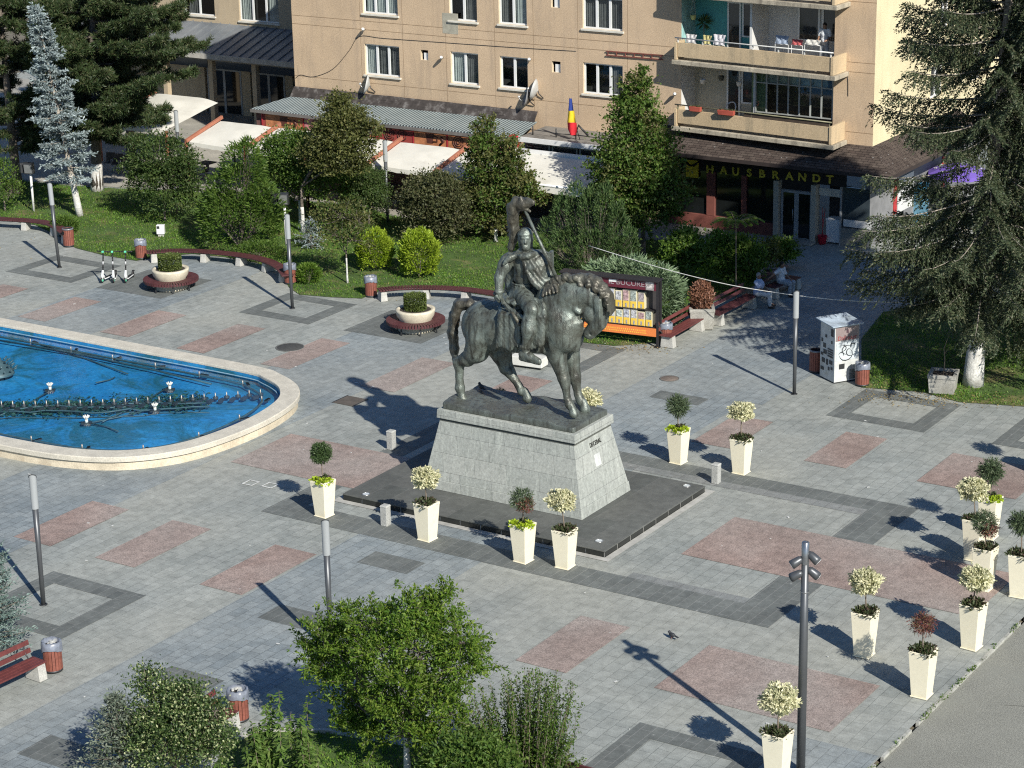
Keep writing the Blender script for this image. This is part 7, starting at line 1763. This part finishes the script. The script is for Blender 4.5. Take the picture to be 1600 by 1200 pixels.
q = W(738, 1275); broad('leafy_bush', 'green bush at the bottom edge between the leafy tree and the feathery shrub', 'shrub', q, lobes_px(q, [(735, 1185, 44, 34), (700, 1205, 40, 30), (770, 1200, 36, 30), (735, 1230, 50, 34)]), 330, 32, .11, .05, g_mid, 191, (.5, .05), csz=.16, shoots=6, shl=.4)
q = W(830, 1236); rg = rnd(92); T = thing('feathery_shrub', 'tall thin stemmed feathery shrub right of the leafy foreground tree', 'shrub', (q[0], q[1], .02)); Vs = []; segs = []
for k in range(210):
    x = rg.uniform(715, 900); yt = 1038 + abs(x - 840) * .4 + rg.uniform(0, 1) ** 1.5 * 130; tip = onY(x, yt, q[1] + rg.uniform(-.5, .5)); tip = tip - np.array([q[0], q[1], .02]); b0 = np.array([tip[0] * .55 + rg.normal() * .1, tip[1] * .5, 0])
    ln = np.linspace(0, 1, 26); pts = b0 + (tip - b0) * ln[:, None] + np.array([tip[0] * .15, 0, 0]) * (ln ** 2)[:, None]; segs.append(([tuple(p) for p in pts[::5]], .010, .003))
    m_ = 120; s = rg.uniform(.12, 1, m_); P = b0 + (tip - b0) * s[:, None] + np.array([tip[0] * .15, 0, 0]) * (s ** 2)[:, None]; D = rg.normal(size=(m_, 3)) + np.array([0, 0, .6]); Vs.append(leaf_geo(P + rg.normal(size=P.shape) * .03, D, .10 * (1.25 - .6 * s), .032, rg))
leaf_obj('foliage', Vs, g_cedar, T); limbs(T, segs, bark_thin, 'stems', 4)
q = W(192, 1240); conifer('young_blue_spruce', 'small pointed grey green spruce at the bottom left', q, HT(192, 1240, 186, 1088), lambda f: 1.15 * (1 - f) ** .85 + .04, 76, g_greysp, 93, z0=.1, e0=.1, e1=.7, droop=.06, tw=.46, ntw=14, nsp=8, L=.10, Wd=.032, trunk=.06, hang=.05, group='small blue spruces of the foreground')
q = W(-12, 1012); conifer('young_blue_spruce', 'pale blue green spruce cut by the left picture edge', q, HT(-12, 1012, -12, 828), lambda f: 1.05 * (1 - f) ** .6 + .06, 96, g_blue2, 94, z0=.05, e0=.1, e1=.7, droop=.06, tw=.46, ntw=14, nsp=8, L=.11, Wd=.036, trunk=.07, hang=.05, group='small blue spruces of the foreground')
q = W(275, 1245); broad('variegated_bush', 'large green bush speckled with cream leaves at the bottom left', 'shrub', q, lobes_px(q, [(272, 1112, 56, 38), (238, 1080, 22, 26), (312, 1130, 36, 32), (270, 1165, 76, 42), (225, 1150, 40, 36), (322, 1172, 34, 32), (228, 1060, 14, 16), (292, 1096, 34, 22), (335, 1115, 16, 14), (340, 1150, 18, 18)]), 640, 36, .075, .045, g_dark, 95, (.7, .06), csz=.15, shell=.35, second=(g_var, .75))
rg = rnd(96)
for (xs_1, top, bot), lab in (((405, 1130, 1215), 'bushy nettle clump at the bottom left of the tall stalks'), ((432, 1070, 1215), 'tall nettle like stalk left of the leafy tree'), ((470, 1108, 1215), 'medium nettle like stalk in front of the tree shade'), ((492, 1112, 1216), 'narrow leaved stalk nearest the leafy tree')):
    q = W(xs_1, bot + 12); hh = HT(xs_1, bot + 12, xs_1, top); T = thing('tall_weed', lab, 'plant', (q[0], q[1], .02), 0, 'tall weeds at the bottom'); Vs = []; segs = []
    for k in range(7 if xs_1 != 405 else 12):
        dx, dy = rg.normal() * .13, rg.normal() * .13; h_ = hh * (1 - .10 * k if xs_1 != 405 else rg.uniform(.6, 1)); segs.append(([(dx, dy, 0), (dx * 1.3, dy * 1.3, h_ * .5), (dx * 1.5, dy * 1.5, h_)], .012, .005))
        for z in np.arange(.25, h_, .065):
            m_ = 5; a = rg.uniform(0, PI2, m_); D = np.stack([np.cos(a), np.sin(a), rg.uniform(-.75, .1, m_)], 1); Vs.append(leaf_geo(np.tile([dx * (1 + .5 * z / h_), dy * (1 + .5 * z / h_), z], (m_, 1)), D, (.25 - .12 * (z / h_) ** 2) * rg.uniform(.7, 1.2, m_), .06, rg, np.tile([0, 0, 1.], (m_, 1)) + rg.normal(size=(m_, 3)) * .3))
    leaf_obj('leaves', Vs, g_nettle, T); limbs(T, segs, bark_thin, 'stalks', 4)

# grass, fallen leaves, weeds along the kerb
def in_poly(P, poly):
    x, y = P[:, 0], P[:, 1]; c = np.zeros(len(P), bool); n = len(poly); j = n - 1
    for i in range(n):
        xi, yi = poly[i]; xj, yj = poly[j]; m_ = ((yi > y) != (yj > y)) & (x < (xj - xi) * (y - yi) / (yj - yi + 1e-12) + xi); c ^= m_; j = i
    return c
g_grass = LEAF('grass_blades', (0.0480, 0.1180, 0.0140), (0.1150, 0.2250, 0.0260), (0.2000, 0.2650, 0.0550), .3)
Vs = []
for poly, dens, sd in ((LAWN_A, 260, 1), (LAWN_B, 260, 2), (LAWN_C, 320, 3)):
    rg = rnd(sd); A = np.array(poly); lo, hi = A.min(0), A.max(0); n = int((hi - lo).prod() * dens); P = rg.uniform(lo, hi, (n, 2)); P = P[in_poly(P, poly)]
    f = np.sin(P[:, 0] * .9 + 1.3 * np.sin(P[:, 1] * .7)) + np.sin(P[:, 1] * 1.4 + P[:, 0] * .5); P = P[rg.uniform(size=len(P)) < np.clip(.62 + .25 * f, .12, 1)]
    n = len(P); P3 = np.concatenate([P, np.full((n, 1), .018)], 1); Vs.append(leaf_geo(P3, rg.normal(size=(n, 3)) * .45 + np.array([0, 0, 1]), rg.uniform(.05, .12, n), .030, rg, rg.normal(size=(n, 3))))
o = leaf_obj('grass', Vs, g_grass, None); tag(o, 'short green grass of the lawns around the square', 'grass', kind='stuff')
rg = rnd(8); n = 1500; P = []
for (x, y, w, h, k) in ((1470, 622, 130, 12, 500), (1400, 600, 60, 20, 200), (600, 430, 200, 30, 300), (1000, 540, 60, 12, 200), (250, 360, 250, 40, 300)):
    for _ in range(k): c_ = W(x + rg.normal() * w * .5, y + rg.normal() * h * .5, .03); P.append((c_[0], c_[1], .028))
P = np.array(P); n = len(P); o = leaf_obj('fallen_leaves', [leaf_geo(P, rg.normal(size=(n, 3)) * np.array([1, 1, .15]), .075, .045, rg, np.tile([0, 0, 1.], (n, 1)) + rg.normal(size=(n, 3)) * .3)], LEAF('leaf_fallen', (.20, .14, .06), (.34, .27, .12), None, .1), None); tag(o, 'dry fallen leaves scattered at the lawn edges', 'leaves', kind='stuff')
rg = rnd(9); P = []
for _ in range(30):
    y0 = rg.uniform(-9, 9); 
    for _ in range(int(rg.uniform(4, 22))): P.append((11.40 + rg.normal() * .035, y0 + rg.normal() * .12, .0))
P = np.array(P); n = len(P); o = leaf_obj('kerb_weeds', [leaf_geo(P, rg.normal(size=(n, 3)) + np.array([0, 0, .9]), rg.uniform(.05, .11, n), .03, rg)], g_mid, None); tag(o, 'small weeds growing in the joint between paving and road', 'weeds', kind='stuff')
# ------------------------------------------------------------------ people
skin = M('skin_tan', (.38, .22, .15), .6, var=.1); skin2 = M('skin_brown', (.26, .15, .10), .6, var=.1)
shirt_b = M('shirt_light_blue', (.38, .46, .64), .85, var=.12, vs=8); shirt_w = M('shirt_white', (.62, .64, .66), .85, var=.1, vs=8); trou_w = M('trousers_white', (.64, .64, .62), .85, var=.1); trou_g = M('trousers_grey', (.34, .37, .40), .85, var=.12); hair_d = M('hair_dark', (.025, .02, .018), .7); hair_g = M('hair_grey', (.25, .24, .23), .7); shoe_m = M('shoe_leather', (.05, .04, .035), .5)
def person(label, loc, rz, J, shirt, trous, hair, sk, bare_feet=False, sleeve=.55):
    """J: joints of the pose in metres: pelvis, chest, neck, head, shoulders, elbows, wrists, hips, knees, ankles, toes"""
    T = thing('person', label, 'person', loc, rz); V = lambda k: np.array(J[k], float)
    allp = np.array([p for p in J.values()], float); lo = allp.min(0) - .28; hi = allp.max(0) + .28
    b = SDF(lo, hi, .0105); hd = V('head'); nk = V('neck'); fw = unit(np.array(J.get('look', (0, -1, -.1)), float)); rt = unit(np.cross(fw, [0, 0, 1])); up = np.cross(rt, fw)
    b.cone(nk - up * .03, hd - up * .04, .058, .055, .02); b.ell(hd, (.078, .085, .11), .02); b.ell(hd + fw * .03 - up * .055, (.055, .06, .06), .03)
    b.cone(hd + fw * .083 + up * .01, hd + fw * .10 - up * .025, .010, .016, .012)
    for s in (-1, 1):
        b.ell(hd + fw * .078 + rt * s * .032 + up * .012, (.014, .014, .010), .006, op='sub'); b.ell(hd + fw * .068 + rt * s * .032 + up * .012, (.013, .013, .011), .004); b.ell(hd + rt * s * .082 - up * .005, (.016, .022, .032), .01)
    b.cone(hd + fw * .082 - up * .055 - rt * .022, hd + fw * .082 - up * .055 + rt * .022, .006, .006, .004, 'sub')
    b.cone(V('pelvis'), V('chest'), .13, .14, .06)
    for s, n_ in ((-1, 'l'), (1, 'r')):
        sh, el, wr = V('sh' + n_), V('el' + n_), V('wr' + n_); b.cone(V('chest') + (nk - V('chest')) * .5, sh, .09, .065, .05); b.chain([sh, el, wr], [.056, .044, .031], .03)
        hdv = unit(V('ha' + n_) - wr); sd = unit(np.cross(hdv, [.2, .1, 1.0])); nn = np.cross(sd, hdv)
        b.cone(wr, wr + hdv * .085, .030, .034, .015); b.cone(wr + hdv * .05 - sd * .018, wr + hdv * .085 + sd * .022, .026, .026, .012)
        for i, (o_, ln) in enumerate(((-.030, .070), (-.010, .080), (.011, .074), (.031, .056))):
            a = wr + hdv * .085 + sd * o_; m_ = a + hdv * ln * .55 - nn * .010; e = m_ + hdv * ln * .42 - nn * .026; b.chain([a, m_, e], [.0120, .0112, .0098], .004)
        a = wr + hdv * .03 - sd * .032; b.chain([a, a + hdv * .03 - sd * .026, a + hdv * .062 - sd * .030 - nn * .012], [.0135, .0125, .0105], .008)
        hp, kn, an, to = V('hp' + n_), V('kn' + n_), V('an' + n_), V('to' + n_); b.chain([hp, kn, an], [.088, .056, .038], .04); b.cone(kn + (an - kn) * .28 - fw * .02, kn + (an - kn) * .5 - fw * .015, .056, .046, .03); b.chain([an, an + (to - an) * .5, to], [.040, .036, .028], .02)
    b.mesh('body', sk, T)
    c = SDF(lo, hi, .012); P, Ch = V('pelvis'), V('chest'); c.ell(P + (Ch - P) * .15, (.175, .145, .12), .06); c.cone(P, Ch, .158, .168, .08); c.cone(Ch, Ch + (nk - Ch) * .62, .155, .085, .06)
    for n_ in 'lr':
        sh, el = V('sh' + n_), V('el' + n_); c.cone(Ch + (nk - Ch) * .55, sh, .095, .08, .05); c.cone(sh, sh + (el - sh) * (sleeve + .25), .078, .066, .03)
    c.ell(nk + up * .02, (.062, .062, .05), .01, op='sub'); c.mesh('shirt', shirt, T, wob=.004, wf=26, seed=1)
    c = SDF(lo, hi, .012); c.ell(P - np.array([0, 0, .03]), (.17, .145, .11), .05)
    for n_ in 'lr':
        hp, kn, an = V('hp' + n_), V('kn' + n_), V('an' + n_); c.chain([hp, kn, an + (kn - an) * .06], [.105, .078, .062], .04)
    c.mesh('trousers', trous, T, wob=.004, wf=24, seed=2)
    c = SDF(hd - .2, hd + .2, .010); c.ell(hd - fw * .012 + up * .022, (.088, .094, .108), .01); c.ell(hd + fw * .085 - up * .035, (.10, .085, .10), .02, op='sub'); c.ell(hd - up * .13, (.12, .12, .07), .02, op='sub'); c.mesh('hair', hair, T)
    for n_ in 'lr':
        an, to = V('an' + n_), V('to' + n_); f = unit((to - an) * np.array([1, 1, 0])); c = SDF(np.minimum(an, to) - .15, np.maximum(an, to) + .15, .010)
        c.cone(np.array([an[0], an[1], to[2]]) - f * .03, to, .048, .042, .03); c.cone(an, np.array([an[0], an[1], to[2]]), .046, .047, .03); c.mesh('shoe', shoe_m if not bare_feet else trous, T)
    return T
def seated(lean=.12, arms='knees', legs=0.0):
    J = dict(pelvis=(0, .02, .53), chest=(0, .02 + lean * .2, .86), neck=(0, .0 + lean * .1, 1.06), head=(0, -.03, 1.20), hpl=(-.10, 0, .52), hpr=(.10, 0, .52), knl=(-.15, -.44, .53), knr=(.15, -.44, .52), anl=(-.16, -.46 + legs, .09), anr=(.15, -.42 + legs, .09), tol=(-.18, -.62 + legs, .045), tor=(.17, -.58 + legs, .045), look=(0, -1, -.15))
    J.update(shl=(-.19, .03, .99), shr=(.19, .03, .99))
    if arms == 'spread': J.update(ell=(-.44, .10, .90), wrl=(-.66, .16, .80), hal=(-.76, .18, .77), elr=(.25, -.06, .74), wrr=(.16, -.28, .62), har=(.13, -.36, .60))
    else: J.update(ell=(-.26, -.12, .76), wrl=(-.12, -.34, .64), hal=(-.10, -.43, .60), elr=(.26, -.12, .76), wrr=(.12, -.36, .64), har=(.10, -.45, .60))
    return J
a1, _, c1 = ang_px((1118, 490), (1172, 462)); q = W(1184, 459, .5)
person('man in light blue shirt and white trousers sitting at the end of a shaded bench', (q[0], q[1], .012), a1 + .25, seated(-.5, 'knees', -.05), shirt_b, trou_w, hair_g, skin2)
a1, _, c1 = ang_px((1203, 449), (1243, 432)); q = W(1221, 441, .5)
person('man in white shirt sitting on a shaded bench with one arm spread aside', (q[0], q[1], .012), a1 + .05, seated(.3, 'spread', .0), shirt_w, trou_g, hair_d, skin2)
q = onY(1289, 60, F + .55)
J = dict(pelvis=(0, 0, .95), chest=(0, 0, 1.28), neck=(0, -.01, 1.48), head=(0, -.04, 1.62), hpl=(-.09, 0, .92), hpr=(.09, 0, .92), knl=(-.10, -.02, .5), knr=(.10, -.02, .5), anl=(-.10, .02, .09), anr=(.10, .02, .09), tol=(-.11, -.13, .045), tor=(.11, -.13, .045), shl=(-.19, 0, 1.42), shr=(.19, 0, 1.42), ell=(-.25, -.03, 1.16), wrl=(-.20, -.22, 1.06), hal=(-.17, -.30, 1.05), elr=(.25, -.03, 1.16), wrr=(.20, -.22, 1.06), har=(.17, -.30, 1.05), look=(-.2, -1, -.3))
person('person in a pale shirt standing on the upper balcony at its right end', (q[0], F + .55, 7.36), 0, J, shirt_w, trou_g, hair_d, skin2)

# ------------------------------------------------------------------ terrace furniture under the canopies
rat = M('dark_rattan', (.07, .055, .045), .7, var=.3); al = M('aluminium', (.40, .40, .39), .4, .6)
def chair(proto=[None]):
    T = thing('terrace_chair', 'x', 'chair', (0, 0, 0), 0, 'terrace chairs under the white canopies')
    b = MB(); b.bx(-.23, .23, -.22, .22, .43, .46); b.build('seat', rat, T, bevel=.01)
    b = MB(); b.box((0, .24, .68), (.46, .03, .42), M=Matrix.Rotation(-.15, 3, 'X')); b.build('backrest', rat, T, bevel=.01)
    for x in (-.22, .22):
        for y in (-.20, .21): MB().tube([(x, y, 0), (x * .96, y * .95, .44)], .016, 6).build('leg', al, T)
        MB().tube([(x * 1.05, -.18, .44), (x * 1.08, -.16, .66), (x * 1.05, .22, .68)], .015, 6).build('armrest', al, T)
    return T
c0 = chair(); spots = [((612, 322), .2, 'aluminium legged chair right of the terrace lamp'), ((628, 326), 2.6, 'second chair facing the terrace lamp, nearest the lawn'), ((640, 314), -1.2, 'chair in shadow behind the dark reddish bush'), ((172, 268), .4, 'chair at the left end of the row beneath the pines'), ((184, 270), .4, 'second chair of the row beneath the pines'), ((196, 272), .4, 'third chair of the row beneath the pines'), ((208, 274), .4, 'chair at the right end of the row beneath the pines'), ((318, 282), -.6, 'chair beneath the leftmost red framed canopy'), ((330, 290), 2.2, 'chair at the lawn edge beneath the leftmost red framed canopy')]
for i, ((x, y), r_, lab) in enumerate(spots):
    o = c0 if i == 0 else copy_tree(c0); q = W(x, y); o.location = (q[0], q[1], .016); o.rotation_euler = (0, 0, r_); o['label'] = lab
for (x, y), lab in (((622, 312), 'small dark terrace table beside the terrace lamp chairs'), ((324, 278), 'small dark terrace table under the leftmost red framed canopy')):
    q = W(x, y); T = thing('terrace_table', lab, 'table', (q[0], q[1], .016), 0, 'terrace tables'); MB().bx(-.38, .38, -.38, .38, .71, .745).build('tabletop', rat, T, bevel=.01); MB().tube([(0, 0, .03), (0, 0, .71)], .035, 8).build('column', al, T); MB().lathe([(0, .03), (.26, .03), (.27, 0)], n=16).build('foot', dark_m, T)
q = W(640, 330); T = thing('chalk_board', 'black menu board standing under the full view canopy', 'menu board', (q[0] + .2, q[1] + 1.2, .016), .1); MB().box((0, 0, .62), (.6, .04, 1.1), M=Matrix.Rotation(-.15, 3, 'X')).build('board', blackf, T); MB().box((0, .2, .55), (.5, .03, 1.1), M=Matrix.Rotation(.2, 3, 'X')).build('stay', dark_m, T)
q = W(826, 574); T = thing('low_white_block', 'low white block on dark feet seen under the boot of the rider', 'seat block', (q[0], q[1], .012), .1); MB().bx(-.62, .62, -.22, .3, .08, .40).build('block', M('white_block', (.62, .61, .55), .7, var=.12), T, bevel=.02)
for x in (-.45, .45): MB().bx(x - .07, x + .07, -.12, .2, 0, .08).build('foot', dark_m, T)
# utility box on the lawn
q = W(252, 370); T = thing('utility_box', 'small white electric box on the lawn near the scooters', 'electric box', (q[0], q[1], .02), .5); MB().bx(-.17, .17, -.11, .11, .12, .52).build('cabinet', pvc, T, bevel=.01); MB().bx(-.15, -.03, -.114, -.108, .36, .48).build('meter_window', dark_m, T); MB().bx(-.12, .12, -.07, .07, 0, .12).build('foot', con, T)
# cable strung over to the spruce
P = [W(920, 384, 2.6), W(1010, 412, 2.42), W(1075, 430, 2.3), W(1150, 447, 2.22), W(1240, 461, 2.2), W(1330, 470, 2.25), W(1430, 472, 2.5), W(1516, 466, 2.9)]
b = MB(); b.tube(smooth_path(P, 6), .016, 5); tag(b.build('rope', M('pale_rope', (.62, .61, .56), .8)), 'pale rope strung from the juniper past the lone lamp to the old spruce', 'rope')
# stand, parasol and cooler beyond the spruce
q = W(1462, 345); T = thing('purple_parasol', 'purple parasol with white markings half hidden behind the old spruce', 'parasol', (q[0] + .6, q[1] + .8, 0)); b = MB(); n = 8; vs = [(0, 0, 2.55)] + [(1.35 * math.cos(PI2 * k / n), 1.35 * math.sin(PI2 * k / n), 2.08) for k in range(n)] + [(1.36 * math.cos(PI2 * k / n), 1.36 * math.sin(PI2 * k / n), 1.9) for k in range(n)]
b.add(vs, [(0, 1 + k, 1 + (k + 1) % n) for k in range(n)] + [(1 + k, 9 + k, 9 + (k + 1) % n, 1 + (k + 1) % n) for k in range(n)]); b.build('canopy', M('parasol_purple', (.15, .09, .40), .8, var=.1), T); MB().tube([(0, 0, 0), (0, 0, 2.5)], .03, 8).build('pole', whp, T)
for k in range(n):
    a = PI2 * (k + .5) / n; b = MB()
    for j in range(3): b.box((.95 * math.cos(a), .95 * math.sin(a), 2.225), (.16, .03, .012), rz=a + j)
    b.build('white_mark', M('sign_white', (.7, .7, .68), .5), T)
q = W(1437, 348); T = thing('blue_cooler', 'blue drinks cooler beside the purple parasol behind spruce branches', 'cooler', (q[0], q[1], .012), .4); MB().bx(-.34, .34, -.33, .33, .05, 1.7).build('body', M('cooler_blue', (.04, .20, .36), .4, var=.25, vs=2), T, bevel=.02); MB().bx(-.30, .30, -.345, -.335, .35, 1.35).build('door', M('cooler_door', (.10, .22, .30), .15, var=.4, vs=5), T)
for (x, y), lab, col in (((1500, 372), 'white covered market crate left of the cooler shade', (.55, .52, .45)), ((1530, 360), 'pale cloth covered stall behind the second spruce', (.50, .48, .46))):
    q = W(x, y); T = thing('market_stall', lab, 'stall', (q[0], q[1], .012), .3); MB().bx(-.7, .7, -.4, .4, .70, .76).build('top', M('stall_cloth_%d' % x, col, .85, var=.4, vs=4), T)
    for sx in (-.62, .62):
        for sy in (-.34, .34): MB().bx(sx - .025, sx + .025, sy - .025, sy + .025, 0, .70).build('leg', dark_m, T)
# balcony belongings
def hang_pot(px_, py_, Y, zt_, label, col):
    q = onY(px_, py_, Y); T = thing('hanging_pot', label, 'hanging pot', (q[0], Y, q[2]), 0, 'pots hanging on the balconies'); MB().lathe([(0, -.10), (.09, -.10), (.13, .08), (.14, .09)], n=14).build('pot', M('pot_%d_%d' % (px_, py_), col, .5), T)
    b = MB(); 
    for k in range(3): a = PI2 * k / 3; b.tube([(.13 * math.cos(a), .13 * math.sin(a), .08), (0, 0, zt_ - q[2])], .006, 4)
    b.build('cords', whp, T)
hang_pot(1098, 127, F + .5, 7.0, 'white pot hanging in the cream left half of the lower balcony', (.68, .68, .66)); hang_pot(1155, 131, F + .5, 7.0, 'white pot hanging before the dark door of the lower balcony', (.68, .68, .66)); hang_pot(1083, 27, F + .5, 9.85, 'yellowish hanging pot against the teal wall of the upper balcony', (.50, .52, .22)); hang_pot(1127, 122, F + .6, 7.0, 'dark hanging pot between the two white ones', (.05, .06, .05))
for (x, y), lab, nn_ in (((1087, 172), 'red flower box on the rail at the left of the lower balcony', .55), ((1137, 175), 'wider red flower box on the lower balcony rail', .78)):
    q = onY(x, y, 33.62); T = thing('flower_box', lab, 'flower box', (q[0], fy(q[0]) - .10, 5.20), 0, 'red flower boxes on the lower balcony'); MB().frustum((0, 0), (nn_ * .45, .09), (nn_ * .5, .11), 0, .2).build('box', M('box_red', (.42, .09, .06), .6), T, bevel=.01)
    rg = rnd(x); leaf_obj('plants', [leaf_geo(np.stack([rg.uniform(-nn_ * .4, nn_ * .4, 60), rg.uniform(-.07, .07, 60), np.full(60, .18)], 1), rg.normal(size=(60, 3)) * .4 + np.array([0, 0, .8]), .10, .03, rg)], g_redol, T)
q = onY(1140, 163, F + .4); T = thing('balcony_chair', 'pale round backed chair on the lower balcony', 'chair', (q[0], F + .45, 4.52)); MB().lathe([(0, .44), (.24, .44), (.25, .47), (0, .48)], n=16).build('seat', whp, T); MB().tube([(.24 * math.cos(a), .24 * math.sin(a), .48 + .40 * math.sin(max(0, min(PI, a))) ** .5) for a in np.linspace(.1, PI - .1, 9)], .03, 6).build('backrest', whp, T)
for k in range(4): a = PI / 4 + k * PI / 2; MB().tube([(.18 * math.cos(a), .18 * math.sin(a), .44), (.22 * math.cos(a), .22 * math.sin(a), 0)], .018, 6).build('leg', whp, T)
cloth_cols = [((.60, .58, .56), 'white laundry'), ((.50, .45, .20), 'yellowish laundry'), ((.62, .60, .62), 'pale laundry'), ((.45, .10, .10), 'red cloth'), ((.30, .36, .45), 'blue grey cushion'), ((.60, .58, .52), 'cream cloth')]
for i, ((x, y, w, h), (col, nm)) in enumerate(zip(((1080, 60, .5, .34), (1105, 62, .4, .36), (1124, 62, .55, .42), (1246, 66, .5, .22), (1222, 62, .6, .34), (1270, 66, .7, .2)), cloth_cols)):
    q = onY(x, y, F - .1); yy = F - .15
    b = MB(); n = 8; vs = []
    for a_ in range(n + 1):
        for c_ in range(5): vs.append((-w / 2 + w * a_ / n, .05 * math.sin(a_ * 1.9 + c_) + c_ * .02, -h * .5 + h * c_ / 4 + .02 * math.sin(a_ * 2.3)))
    b.add(vs, [(a_ * 5 + c_, (a_ + 1) * 5 + c_, (a_ + 1) * 5 + c_ + 1, a_ * 5 + c_ + 1) for a_ in range(n) for c_ in range(4)], 0, True)
    o = b.build('laundry', M('laundry_%d' % i, col, .9, var=.3, vs=9)); o.location = (q[0], yy, q[2]); tag(o, ['white laundry at the left end of the upper balcony rail', 'yellowish laundry next to the white pieces on the upper balcony', 'large pale laundry left of the balcony partition', 'red cloth on the right half of the upper balcony', 'blue grey cushion right of the balcony partition', 'cream cloth before the standing person on the balcony'][i], 'laundry')
    if True:
        st = MB().tube([(-w / 2, .02, -h * .5 - .02), (w / 2, .02, -h * .5 - .02)], .012, 4); st.tube([(-w / 2, .02, -h * .5 - .02), (-w / 2, .02, 7.37 - q[2])], .012, 4); st.tube([(w / 2, .02, -h * .5 - .02), (w / 2, .02, 7.37 - q[2])], .012, 4); st.build('drying_rack', whp, o)
q = onY(1100, 36, F + .9); T = thing('balcony_plant', 'small palm like plant before the teal wall of the upper balcony', 'plant', (q[0], F + .9, 7.36)); MB().lathe([(0, 0), (.14, 0), (.18, .3), (.17, .31)], n=14).build('pot', M('dark_pot', (.06, .05, .05), .6), T); MB().tube([(0, 0, .3), (0, 0, 1.25)], .02, 6).build('stem', bark_thin, T); rg = rnd(4); u = sph(rg, 70); leaf_obj('leaves', [leaf_geo(np.tile([0, 0, 1.3], (70, 1)) + u * .05, u + np.array([0, 0, .3]), .40, .05, rg)], g_dark, T)
# kerb stones of the bottom bed
b = MB(); P = pxs([(372, 1158), (400, 1143), (440, 1143), (520, 1146)])
for (x0, y0), (x1, y1) in zip(P, P[1:]): b.beam((x0, y0, .05), (x1, y1, .05), .10, .10)
struct('bed_kerb', b, con)
